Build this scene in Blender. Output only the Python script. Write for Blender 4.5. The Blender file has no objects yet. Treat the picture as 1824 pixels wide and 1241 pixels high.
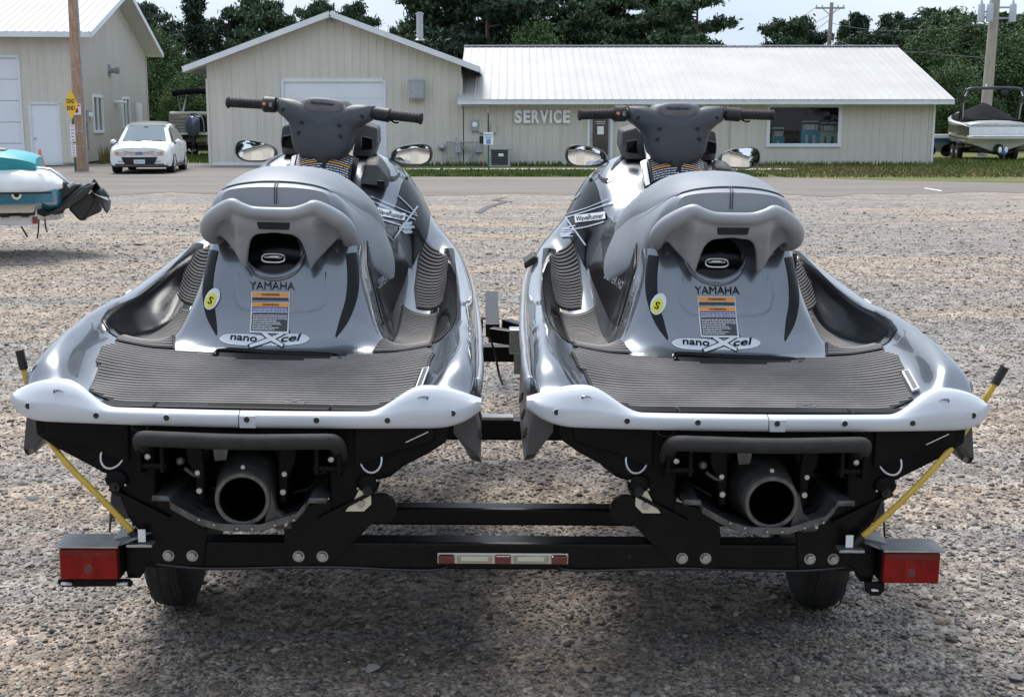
import bpy, bmesh, math, random
import numpy as np
from mathutils import Vector, Matrix, Euler
from mathutils.bvhtree import BVHTree
R = math.radians
sc = bpy.context.scene
col = sc.collection
random.seed(7); np.random.seed(7)

# ------------------------------------------------------------------ camera
CAM_H, PITCH, FPX = 1.65, R(9.99), 2300.0
cam = bpy.data.cameras.new('camera'); cam.sensor_width = 36; cam.lens = 36*FPX/1824
cam.clip_start = .05; cam.clip_end = 2000
co = bpy.data.objects.new('camera', cam); col.objects.link(co)
co.location = (0, 0, CAM_H); co.rotation_euler = (R(90)-PITCH, 0, 0)
sc.camera = co
# ------------------------------------------------------------------ world, sun, exposure
SUN_EL, SUN_ROT = R(58), R(-20)
w = bpy.data.worlds.new('World'); sc.world = w; w.use_nodes = True
nt = w.node_tree; nt.nodes.clear()
out = nt.nodes.new('ShaderNodeOutputWorld'); bg = nt.nodes.new('ShaderNodeBackground')
sky = nt.nodes.new('ShaderNodeTexSky'); sky.sky_type = 'NISHITA'; sky.sun_disc = False
sky.sun_elevation = SUN_EL; sky.sun_rotation = SUN_ROT; sky.dust_density = 3
tc = nt.nodes.new('ShaderNodeTexCoord'); sep = nt.nodes.new('ShaderNodeSeparateXYZ')
nz = nt.nodes.new('ShaderNodeTexNoise'); nz.inputs['Scale'].default_value = 2.2; nz.inputs['Detail'].default_value = 5
mp = nt.nodes.new('ShaderNodeMapping'); mp.inputs['Scale'].default_value = (1, 1, 3)
nt.links.new(tc.outputs['Generated'], mp.inputs[0]); nt.links.new(mp.outputs[0], nz.inputs['Vector'])
cr = nt.nodes.new('ShaderNodeValToRGB')       # thin overcast: cloud brightness
cr.color_ramp.elements[0].position = .3; cr.color_ramp.elements[0].color = (5.7, 6.9, 8.6, 1)
cr.color_ramp.elements[1].position = .7; cr.color_ramp.elements[1].color = (8.0, 9.0, 10.2, 1)
nt.links.new(nz.outputs['Fac'], cr.inputs[0])
mx = nt.nodes.new('ShaderNodeMix'); mx.data_type = 'RGBA'; mx.inputs[0].default_value = .82
nt.links.new(sky.outputs[0], mx.inputs[6]); nt.links.new(cr.outputs[0], mx.inputs[7])
sp = nt.nodes.new('ShaderNodeSeparateXYZ'); nt.links.new(tc.outputs['Generated'], sp.inputs[0])   # overcast skies brighten towards the zenith
mr = nt.nodes.new('ShaderNodeMapRange'); mr.inputs[1].default_value = 0; mr.inputs[2].default_value = 1; mr.inputs[3].default_value = 1; mr.inputs[4].default_value = 1.45
nt.links.new(sp.outputs['Z'], mr.inputs[0]); vm = nt.nodes.new('ShaderNodeVectorMath'); vm.operation = 'SCALE'
nt.links.new(mx.outputs[2], vm.inputs[0]); nt.links.new(mr.outputs[0], vm.inputs['Scale'])
nt.links.new(vm.outputs[0], bg.inputs['Color']); bg.inputs['Strength'].default_value = .1
nt.links.new(bg.outputs[0], out.inputs[0])
sl = bpy.data.lights.new('sun', 'SUN'); sl.energy = 3.3; sl.angle = R(22); sl.color = (1, .96, .9)
so = bpy.data.objects.new('sun', sl); col.objects.link(so)
sd = Vector((math.sin(-SUN_ROT)*-1*math.cos(SUN_EL), math.cos(SUN_ROT)*math.cos(SUN_EL), math.sin(SUN_EL)))
so.rotation_euler = sd.to_track_quat('Z', 'Y').to_euler(); so.location = (0, 0, 30)
vs = sc.view_settings; vs.view_transform = 'Standard'; vs.look = 'None'; vs.gamma = 1; vs.exposure = 0.26
vs.use_curve_mapping = False

# ------------------------------------------------------------------ picture measurements -> place
FW = Vector((0, math.cos(PITCH), -math.sin(PITCH))); UP = Vector((0, math.sin(PITCH), math.cos(PITCH)))
def ray(px, py): return FW + Vector(((px-912)/FPX, 0, 0)) + UP*((620.5-py)/FPX)
def W(px, py, Y):
    d = ray(px, py); return Vector((0, 0, CAM_H)) + d*(Y/d.y)
def G(px, py, z=0.0):
    d = ray(px, py); return Vector((0, 0, CAM_H)) + d*((z-CAM_H)/d.z)

# ------------------------------------------------------------------ materials
def mat(name, c, rough=.6, metal=0, c2=None, scale=8, bump=0, bscale=60, coat=0, spec=.5, stretch=None, sheen=0, detail=4, contrast=(.35, .65), croug=.03):
    m = bpy.data.materials.new(name); m.use_nodes = True; t = m.node_tree; b = t.nodes['Principled BSDF']
    b.inputs['Base Color'].default_value = (*c, 1); b.inputs['Roughness'].default_value = rough
    b.inputs['Metallic'].default_value = metal; b.inputs['Specular IOR Level'].default_value = spec
    b.inputs['Coat Weight'].default_value = coat; b.inputs['Coat Roughness'].default_value = croug
    if sheen: b.inputs['Sheen Weight'].default_value = sheen
    tcn = t.nodes.new('ShaderNodeTexCoord'); v = tcn.outputs['Object']
    if stretch:
        q = t.nodes.new('ShaderNodeMapping'); q.inputs['Scale'].default_value = stretch
        t.links.new(v, q.inputs[0]); v = q.outputs[0]
    if c2:
        n = t.nodes.new('ShaderNodeTexNoise'); n.inputs['Scale'].default_value = scale; n.inputs['Detail'].default_value = detail
        t.links.new(v, n.inputs['Vector']); r = t.nodes.new('ShaderNodeValToRGB')
        r.color_ramp.elements[0].position = contrast[0]; r.color_ramp.elements[0].color = (*c, 1)
        r.color_ramp.elements[1].position = contrast[1]; r.color_ramp.elements[1].color = (*c2, 1)
        t.links.new(n.outputs['Fac'], r.inputs[0]); t.links.new(r.outputs[0], b.inputs['Base Color'])
    if bump:
        n = t.nodes.new('ShaderNodeTexNoise'); n.inputs['Scale'].default_value = bscale; n.inputs['Detail'].default_value = 3
        t.links.new(v, n.inputs['Vector']); bp = t.nodes.new('ShaderNodeBump'); bp.inputs['Strength'].default_value = bump
        bp.inputs['Distance'].default_value = .002
        t.links.new(n.outputs['Fac'], bp.inputs['Height']); t.links.new(bp.outputs[0], b.inputs['Normal'])
    return m

# ------------------------------------------------------------------ mesh builder
def frame_from(d, up=Vector((0, 0, 1))):
    d = Vector(d).normalized(); up = Vector(up)
    if abs(d.dot(up)) > .98: up = Vector((1, 0, 0)) if abs(d.x) < .9 else Vector((0, 1, 0))
    a = up.cross(d).normalized(); b = d.cross(a).normalized()
    return a, b, d
class MB:
    def __init__(s): s.v = []; s.f = []; s.mi = []; s.cm = 0
    def add(s, vs, fs):
        o = len(s.v); s.v += [tuple(p) for p in vs]; s.f += [tuple(i+o for i in f) for f in fs]; s.mi += [s.cm]*len(fs); return s
    def box(s, c, d, rz=0, M=None):
        hx, hy, hz = d[0]/2, d[1]/2, d[2]/2
        m = M or (Matrix.Translation(Vector(c)) @ Matrix.Rotation(rz, 4, 'Z'))
        p = [m @ Vector((x, y, z)) for x in (-hx, hx) for y in (-hy, hy) for z in (-hz, hz)]
        return s.add(p, [(0, 1, 3, 2), (4, 6, 7, 5), (0, 4, 5, 1), (2, 3, 7, 6), (0, 2, 6, 4), (1, 5, 7, 3)])
    def bar(s, a, b, wd, ht, up=(0, 0, 1)):
        a = Vector(a); b = Vector(b); x, y, z = frame_from(b-a, up); p = []
        for q in (a, b):
            for i, j in ((-1, -1), (1, -1), (1, 1), (-1, 1)): p.append(q + x*(i*wd/2) + y*(j*ht/2))
        return s.add(p, [(3, 2, 1, 0), (4, 5, 6, 7), (0, 1, 5, 4), (1, 2, 6, 5), (2, 3, 7, 6), (3, 0, 4, 7)])
    def tube(s, pts, r, n=10, flat=1.0, up=(0, 0, 1), caps=True):
        pts = [Vector(p) for p in pts]; k = len(pts); rr = r if isinstance(r, (list, tuple)) else [r]*k
        vs = []; pa = None
        for i, p in enumerate(pts):
            d = pts[min(i+1, k-1)]-pts[max(i-1, 0)]
            if pa is None: a, b, d = frame_from(d, up)
            else:
                d.normalize(); a = (pa - d*pa.dot(d)).normalized(); b = d.cross(a)
            pa = a
            ri = rr[i]; ra, rb = (ri if isinstance(ri, tuple) else (ri, ri*flat))
            for j in range(n):
                t = 2*math.pi*j/n; vs.append(p + a*(ra*math.cos(t)) + b*(rb*math.sin(t)))
        fs = [(i*n+j, i*n+(j+1) % n, (i+1)*n+(j+1) % n, (i+1)*n+j) for i in range(k-1) for j in range(n)]
        if caps: fs += [tuple(range(n-1, -1, -1)), tuple((k-1)*n+j for j in range(n))]
        return s.add(vs, fs)
    def lathe(s, c, axis, prof, n=24, up=(0, 0, 1), cap=True):      # prof: (distance along axis, radius)
        a, b, d = frame_from(axis, up); c = Vector(c); vs = []
        for h, r in prof:
            for j in range(n):
                t = 2*math.pi*j/n; vs.append(c + d*h + a*(r*math.cos(t)) + b*(r*math.sin(t)))
        k = len(prof); fs = [(i*n+j, i*n+(j+1) % n, (i+1)*n+(j+1) % n, (i+1)*n+j) for i in range(k-1) for j in range(n)]
        if cap and prof[0][1] > 1e-5 : fs.append(tuple(range(n-1, -1, -1)))
        if cap and prof[-1][1] > 1e-5: fs.append(tuple((k-1)*n+j for j in range(n)))
        return s.add(vs, fs)
    def prism(s, outline, ext):        # 3-D planar outline, extruded by vector ext
        n = len(outline); p = [Vector(q) for q in outline]; e = Vector(ext)
        return s.add(p+[q+e for q in p], [tuple(range(n-1, -1, -1)), tuple(range(n, 2*n))] + [(i, (i+1) % n, (i+1) % n+n, i+n) for i in range(n)])
    def grid(s, rows, closed=False):
        k = len(rows); n = len(rows[0]); vs = [q for r in rows for q in r]; m = n if closed else n-1
        return s.add(vs, [(i*n+j, i*n+(j+1) % n, (i+1)*n+(j+1) % n, (i+1)*n+j) for i in range(k-1) for j in range(m)])
    def ball(s, c, r, nu=12, nv=8):
        c = Vector(c); rx, ry, rz = r if isinstance(r, tuple) else (r, r, r); rows = []
        for i in range(nv+1):
            t = math.pi*i/nv; rr = max(math.sin(t), .001)
            rows.append([c+Vector((rx*rr*math.cos(2*math.pi*j/nu), ry*rr*math.sin(2*math.pi*j/nu), -rz*math.cos(t))) for j in range(nu)])
        return s.grid(rows, True)
    def build(s, name, m, parent=None, smooth=None, bevel=0, subsurf=0, M=None, segs=2, fix=True):
        me = bpy.data.meshes.new(name); me.from_pydata([tuple(v) for v in s.v], [], s.f)
        if M is not None: me.transform(M)
        ms = m if isinstance(m, (list, tuple)) else [m]
        for q in ms: me.materials.append(q)
        if len(ms) > 1: me.polygons.foreach_set('material_index', s.mi)
        if fix:
            bm = bmesh.new(); bm.from_mesh(me); bmesh.ops.recalc_face_normals(bm, faces=bm.faces); bm.to_mesh(me); bm.free()
        me.update()
        if smooth is not None:
            me.shade_smooth()
            if smooth < 180: me.set_sharp_from_angle(angle=R(smooth))
        o = bpy.data.objects.new(name, me); col.objects.link(o)
        if parent: o.parent = parent
        if bevel:
            b = o.modifiers.new('bevel', 'BEVEL'); b.width = bevel; b.segments = segs; b.limit_method = 'ANGLE'; b.angle_limit = R(35)
        if subsurf:
            b = o.modifiers.new('sub', 'SUBSURF'); b.levels = subsurf; b.render_levels = subsurf
        return o
def tag(o, label=None, cat=None, group=None, kind=None):
    if label: o['label'] = label
    if cat: o['category'] = cat
    if group: o['group'] = group
    if kind: o['kind'] = kind
    return o
def thing(name, label, cat, loc=(0, 0, 0), rz=0, group=None):
    o = bpy.data.objects.new(name, None); o.empty_display_size = .2; col.objects.link(o); o.location = loc; o.rotation_euler = (0, 0, rz)
    return tag(o, label, cat, group)
def children(o): return [c for c in bpy.data.objects if c.parent == o]
def copy_tree(o, parent=None):
    c = o.copy(); col.objects.link(c)
    if parent: c.parent = parent
    for ch in KIDS.get(o.name) or children(o): copy_tree(ch, c)
    return c
KIDS = {}
def cr_interp(P, sub):      # catmull-rom through list of sequences (numpy)
    P = np.array(P, float); n = len(P); out = []
    for i in range(n-1):
        p0 = P[max(i-1, 0)]; p1 = P[i]; p2 = P[i+1]; p3 = P[min(i+2, n-1)]
        for k in range(sub):
            t = k/sub; out.append(.5*((2*p1)+(-p0+p2)*t+(2*p0-5*p1+4*p2-p3)*t*t+(-p0+3*p1-3*p2+p3)*t**3))
    out.append(P[-1]); return np.array(out)
def curve(pts, sub=6): return [Vector(p) for p in cr_interp([tuple(q) for q in pts], sub)]
_tc = {}
def text_data(s, size=1, extr=0, bold=0, shear=0, spacing=1.0):
    k = (s, size, extr, bold, shear, spacing)
    if k not in _tc:
        c = bpy.data.curves.new('t', 'FONT'); c.body = s; c.size = size; c.extrude = extr; c.offset = bold; c.shear = shear
        c.align_x = 'CENTER'; c.align_y = 'CENTER'; c.space_character = spacing; c.resolution_u = 4
        o = bpy.data.objects.new('t', c); col.objects.link(o)
        dg = bpy.context.evaluated_depsgraph_get(); me = bpy.data.meshes.new_from_object(o.evaluated_get(dg))
        _tc[k] = ([v.co.copy() for v in me.vertices], [tuple(p.vertices) for p in me.polygons])
        bpy.data.objects.remove(o); bpy.data.curves.remove(c); bpy.data.meshes.remove(me)
    return _tc[k]
def put_text(mb, s, c, xd, yd, size, extr=.001, bold=0, shear=0, width=None, spacing=1.0):
    v, f = text_data(s, 1, extr/size, bold, shear, spacing)
    xs = [p.x for p in v]; wd = max(xs)-min(xs); cx = (max(xs)+min(xs))/2; ys = [p.y for p in v]; cy = (max(ys)+min(ys))/2
    sx = (width/wd) if width else size
    xd = Vector(xd).normalized(); yd = Vector(yd).normalized(); n = xd.cross(yd); c = Vector(c)
    mb.add([c + xd*((p.x-cx)*sx) + yd*((p.y-cy)*size) + n*(p.z*size) for p in v], f)
def project(mb2, bvh, origin, xd, yd, off=.002):
    """2-D outline verts (x,y,extra) laid onto a surface by ray casting."""
    xd = Vector(xd).normalized(); yd = Vector(yd).normalized(); n = xd.cross(yd).normalized(); o = Vector(origin)
    outv = []
    for p in mb2.v:
        q = o + xd*p[0] + yd*p[1] + n*.4
        loc, nor, i, d = bvh.ray_cast(q, -n, 1.2)
        if loc is None: loc = o + xd*p[0] + yd*p[1]; nor = n
        if nor.dot(n) < 0: nor = -nor
        outv.append(tuple(loc + nor*(off+p[2])))
    mb2.v = outv; return mb2
def flat_grid(w, h, nx, ny, cx=0, cy=0, z=0):
    m = MB(); m.grid([[(cx-w/2+w*i/nx, cy-h/2+h*j/ny, z) for i in range(nx+1)] for j in range(ny+1)]); return m
def panels(parent, name, o, ud, vd, L, v0, vtop, m, openings=(), pw=.9, rib=.3, rh=.02, flip=1):
    """ribbed steel sheets, each its own part"""
    o = Vector(o); ud = Vector(ud).normalized(); vd = Vector(vd).normalized(); n = ud.cross(vd).normalized()*flip
    res = []
    def depth(u):
        d = abs((u+rib/2) % rib - rib/2); return rh*max(0, min(1, (.034-d)/.02))
    k = 0
    while k*pw < L-1e-4:
        a, b = k*pw, min(L, (k+1)*pw); k += 1; mb = MB()
        cuts = {a+.0015, b-.0015} | {u for op in openings for u in op[:2] if a < u < b}
        cuts = sorted(cuts)
        for c0, c1 in zip(cuts, cuts[1:]):
            mid = (c0+c1)/2; spans = [(v0, None)]
            for (u0, u1, za, zb) in openings:
                if u0 <= mid <= u1:
                    ns = []
                    for (s0, s1) in spans:
                        if za > s0+.01: ns.append((s0, za))
                        if zb is not None: ns.append((zb, s1))
                    spans = ns
            us = {c0, c1}; j = int(c0/rib)-1
            while j*rib < c1+.1:
                for q in (-.034, -.014, .014, .034):
                    if c0 < j*rib+q < c1: us.add(j*rib+q)
                j += 1
            if callable(vtop):
                us |= {u for u in getattr(vtop, 'breaks', ()) if c0 < u < c1}
            us = sorted(us)
            for s0, s1 in spans:
                if s0 > v0 and mb.f: res.append(mb.build(name, m, parent, fix=False)); mb = MB()
                rows = [[o+ud*u+vd*s0+n*depth(u) for u in us], [o+ud*u+vd*(s1 if s1 is not None else (vtop(u) if callable(vtop) else vtop))+n*depth(u) for u in us]]
                mb.grid(rows)
        if mb.f: res.append(mb.build(name, m, parent, fix=False))
    return res
# ================================================================== materials used around the place
def ramp_mix(t, fac, a, b, p0=.4, p1=.6):
    r = t.nodes.new('ShaderNodeValToRGB'); r.color_ramp.elements[0].position = p0; r.color_ramp.elements[0].color = (*a, 1)
    r.color_ramp.elements[1].position = p1; r.color_ramp.elements[1].color = (*b, 1); t.links.new(fac, r.inputs[0]); return r.outputs[0]
def mixc(t, fac, a, b, mode='MIX'):
    m = t.nodes.new('ShaderNodeMix'); m.data_type = 'RGBA'; m.blend_type = mode
    if isinstance(fac, float): m.inputs[0].default_value = fac
    else: t.links.new(fac, m.inputs[0])
    for s, q in ((6, a), (7, b)):
        if isinstance(q, tuple): m.inputs[s].default_value = (*q, 1)
        else: t.links.new(q, m.inputs[s])
    return m.outputs[2]
def noise(t, v, scale, detail=4, st=None, rough=.5):
    if st:
        q = t.nodes.new('ShaderNodeMapping'); q.inputs['Scale'].default_value = st; t.links.new(v, q.inputs[0]); v = q.outputs[0]
    n = t.nodes.new('ShaderNodeTexNoise'); n.inputs['Scale'].default_value = scale; n.inputs['Detail'].default_value = detail; n.inputs['Roughness'].default_value = rough
    t.links.new(v, n.inputs['Vector']); return n.outputs['Fac']
def gravel_mat():
    m = bpy.data.materials.new('gravel'); m.use_nodes = True; t = m.node_tree; b = t.nodes['Principled BSDF']; b.inputs['Roughness'].default_value = .92
    b.inputs['Specular IOR Level'].default_value = .25
    v = t.nodes.new('ShaderNodeTexCoord').outputs['Object']
    patch = noise(t, v, .6, 6, (.16, 1.3, 1), .62)
    fine = noise(t, v, 3.2, 6, (.6, 1.6, 1), .65)
    sand = ramp_mix(t, fine, (.265, .215, .172), (.41, .342, .28), .35, .65)
    grey = ramp_mix(t, fine, (.18, .17, .16), (.31, .29, .275), .35, .65)
    base = mixc(t, ramp_mix(t, patch, (0, 0, 0), (1, 1, 1), .43, .56), sand, grey)
    vo = t.nodes.new('ShaderNodeTexVoronoi'); vo.inputs['Scale'].default_value = 70; vo.inputs['Randomness'].default_value = 1
    t.links.new(v, vo.inputs['Vector'])
    st = ramp_mix(t, vo.outputs['Color'], (.4, .4, .42), (1.75, 1.7, 1.65), .1, .95)
    c = mixc(t, .85, base, st, 'MULTIPLY')
    vo2 = t.nodes.new('ShaderNodeTexVoronoi'); vo2.inputs['Scale'].default_value = 13; t.links.new(v, vo2.inputs['Vector'])
    st2 = ramp_mix(t, vo2.outputs['Color'], (.55, .55, .56), (1.35, 1.33, 1.3), .15, .9)
    c = mixc(t, .6, c, st2, 'MULTIPLY')
    t.links.new(c, b.inputs['Base Color'])
    bp = t.nodes.new('ShaderNodeBump'); bp.inputs['Strength'].default_value = .9; bp.inputs['Distance'].default_value = .012
    t.links.new(vo.outputs['Distance'], bp.inputs['Height']); bp.invert = True
    bp2 = t.nodes.new('ShaderNodeBump'); bp2.inputs['Strength'].default_value = .6; bp2.inputs['Distance'].default_value = .05
    t.links.new(noise(t, v, 2.0, 6, (.5, 1.5, 1)), bp2.inputs['Height']); t.links.new(bp2.outputs[0], bp.inputs['Normal'])
    t.links.new(bp.outputs[0], b.inputs['Normal']); return m
def asphalt_mat():
    m = bpy.data.materials.new('asphalt'); m.use_nodes = True; t = m.node_tree; b = t.nodes['Principled BSDF']; b.inputs['Roughness'].default_value = .9
    b.inputs['Specular IOR Level'].default_value = .25
    v = t.nodes.new('ShaderNodeTexCoord').outputs['Object']
    c = ramp_mix(t, noise(t, v, .5, 6, (.25, 1.3, 1), .6), (.155, .137, .122), (.21, .186, .166), .35, .65)
    c = mixc(t, .5, c, ramp_mix(t, noise(t, v, 60, 3), (.6, .6, .6), (1.4, 1.4, 1.4), .3, .7), 'MULTIPLY')
    c = mixc(t, ramp_mix(t, noise(t, v, .8, 6, (.2, 2.5, 1), .7), (0, 0, 0), (.5, .5, .5), .55, .72), c, (.24, .2, .17))
    t.links.new(c, b.inputs['Base Color'])
    bp = t.nodes.new('ShaderNodeBump'); bp.inputs['Strength'].default_value = .5; bp.inputs['Distance'].default_value = .01
    t.links.new(noise(t, v, 90, 3), bp.inputs['Height']); t.links.new(bp.outputs[0], b.inputs['Normal']); return m
def lawn_mat():
    m = bpy.data.materials.new('lawn'); m.use_nodes = True; t = m.node_tree; b = t.nodes['Principled BSDF']; b.inputs['Roughness'].default_value = .95
    b.inputs['Specular IOR Level'].default_value = .1
    v = t.nodes.new('ShaderNodeTexCoord').outputs['Object']
    g = ramp_mix(t, noise(t, v, 14, 5), (.045, .085, .022), (.12, .16, .05), .35, .65)
    d = ramp_mix(t, noise(t, v, 20, 5), (.14, .10, .055), (.26, .19, .11), .35, .65)
    t.links.new(mixc(t, ramp_mix(t, noise(t, v, .7, 6, (.4, 1.6, 1), .65), (0, 0, 0), (1, 1, 1), .44, .62), g, d), b.inputs['Base Color'])
    return m
M = {}
M['gravel'] = gravel_mat(); M['asphalt'] = asphalt_mat(); M['lawn'] = lawn_mat()
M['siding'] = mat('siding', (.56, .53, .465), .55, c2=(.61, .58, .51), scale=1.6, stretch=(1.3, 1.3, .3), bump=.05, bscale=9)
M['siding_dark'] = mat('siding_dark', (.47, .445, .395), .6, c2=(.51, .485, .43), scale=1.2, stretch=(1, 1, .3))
M['roof_steel'] = mat('roof_steel', (.39, .378, .37), .55, c2=(.44, .43, .42), scale=.6, spec=.4)
M['trim_white'] = mat('trim_white', (.72, .74, .77), .5, c2=(.66, .68, .71), scale=2)
M['soffit'] = mat('soffit', (.5, .49, .47), .7)
M['door_white'] = mat('door_white', (.74, .77, .81), .45, c2=(.7, .73, .78), scale=1.5)
M['dark_in'] = mat('dark_interior', (.02, .022, .025), .8)
M['glass'] = mat('window_glass', (.02, .025, .03), .04, spec=.8)
M['concrete'] = mat('concrete', (.42, .40, .37), .85, c2=(.33, .31, .28), scale=3)
M['galv'] = mat('galvanised', (.42, .44, .47), .42, .7, c2=(.34, .36, .39), scale=8)
M['box_grey'] = mat('box_grey', (.36, .38, .4), .5, c2=(.3, .32, .34), scale=5)
M['blackp'] = mat('black_plastic', (.012, .012, .013), .5, c2=(.02, .02, .021), scale=30)
M['white_paint'] = mat('white_paint', (.86, .87, .88), .35)
M['red'] = mat('red_plastic', (.35, .02, .02), .3)
M['chrome'] = mat('chrome', (.75, .76, .78), .12, 1)
M['steel'] = mat('steel', (.5, .5, .5), .35, .9)
M['rubber'] = mat('rubber', (.018, .018, .019), .8, c2=(.03, .029, .028), scale=20, bump=.2)
M['blue_sign'] = mat('blue_sign', (.03, .16, .55), .4)
M['yellow_sign'] = mat('yellow_sign', (.85, .5, .02), .4)
M['green_post'] = mat('green_post', (.03, .09, .05), .5)
M['text_black'] = mat('text_black', (.015, .015, .015), .5)
M['text_red'] = mat('text_red', (.5, .03, .03), .5)

def sheet(name, pts, z, m, kind='structure'):
    b = MB(); b.add([(x, y, z) for x, y in pts], [tuple(range(len(pts)))]); o = b.build(name, m); tag(o, kind=kind); return o
rnd = random.Random(3)
# ------------------------------------------------------------------ the ground
sheet('ground', [(-320, -120), (320, -120), (320, 420), (-320, 420)], -.012, M['lawn'])
sheet('gravel_lot', [(-90, -60), (90, -60), (90, 31), (-90, 31)], -.002, M['gravel'])
edge = []
for i in range(0, 141):
    x = -70+i; edge.append((x, 29.6 + .35*math.sin(x*.7) + .4*math.sin(x*2.3+1) + rnd.uniform(-.5, .5) + .012*x))
far = [(70, 33), (20, 33.0), (14, 34.6), (10.2, 36.6), (8, 38.4), (0, 38.7), (-3.7, 38.9), (-4.6, 40), (-4.7, 48.95), (-9.8, 48.95), (-9.9, 51.5), (-13.5, 51.5), (-14, 50.5), (-19, 49.4), (-19.2, 48.6), (-70, 44)]
sheet('road', edge + far, .004, M['asphalt'])
sheet('concrete_apron', [(-9.3, 46.8), (-4.75, 46.8), (-4.75, 48.98), (-9.3, 48.98)], .008, M['asphalt'])
sheet('walkway', [(-4.2, 43.8), (9.6, 43.8), (9.6, 45.2), (-4.2, 45.2)], .03, M['concrete'])
sheet('door_slab', [(-21, 47.4), (-16.9, 47.9), (-16.5, 49.9), (-21, 49.4)], .035, M['concrete'])
# grass blades in the two strips
def blades(name, n, fx, h0, h1, m, seed=1, wd=.02):
    r = np.random.RandomState(seed); P = np.array([fx(r) for _ in range(n)]); a = r.rand(n)*6.283; h = h0+(h1-h0)*r.rand(n)
    le = (r.rand(n, 2)-.5)*.12; V = np.zeros((n, 3, 3)); wv = np.stack([np.cos(a)*wd, np.sin(a)*wd], 1)
    V[:, 0, :2] = P-wv; V[:, 1, :2] = P+wv; V[:, 2, :2] = P+le; V[:, 2, 2] = h
    me = bpy.data.meshes.new(name); me.from_pydata(V.reshape(-1, 3).tolist(), [], np.arange(n*3).reshape(-1, 3).tolist()); me.materials.append(m)
    o = bpy.data.objects.new(name, me); col.objects.link(o); tag(o, kind='stuff'); return o
M['blade'] = mat('grass_blade', (.05, .10, .02), .8, c2=(.16, .18, .06), scale=1.3, spec=.1)
M['blade_dry'] = mat('grass_blade_dry', (.2, .15, .07), .8, c2=(.1, .13, .04), scale=1.0, spec=.1)
blades('grass', 9000, lambda r: (-4.3+12*r.rand(), 39+4.7*r.rand()), .05, .13, M['blade'], 2, .03)
blades('grass', 16000, lambda r: (8+20*r.rand(), 38.5+10.3*r.rand()), .04, .11, M['blade_dry'], 3, .03)
blades('grass', 9000, lambda r: (13+14*r.rand(), 45+12*r.rand()), .06, .14, M['blade'], 4, .03)
blades('grass', 2500, lambda r: (-4.5+21*r.rand(), 48.3+.65*r.rand()), .08, .22, M['blade'], 5, .03)
blades('weeds', 700, lambda r: (-16.2-1.8*(q := r.rand())+.15+.2*r.rand(), 50.5+14*q), .3, .8, M['blade_dry'], 6, .02)
blades('grass', 3000, lambda r: (-15+5*r.rand(), 51.6+14*r.rand()), .08, .25, M['blade'], 7, .03)
def sprigs(r):
    c = ((r.rand()-.5)*9, 4.2+7*r.rand()); return c
cl = [((random.random()-.5)*9, 4.3+8*random.random()) for _ in range(60)]
blades('weeds', 900, lambda r: tuple(np.array(cl[r.randint(60)])+r.randn(2)*.035), .01, .035, M['blade'], 8, .004)

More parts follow.
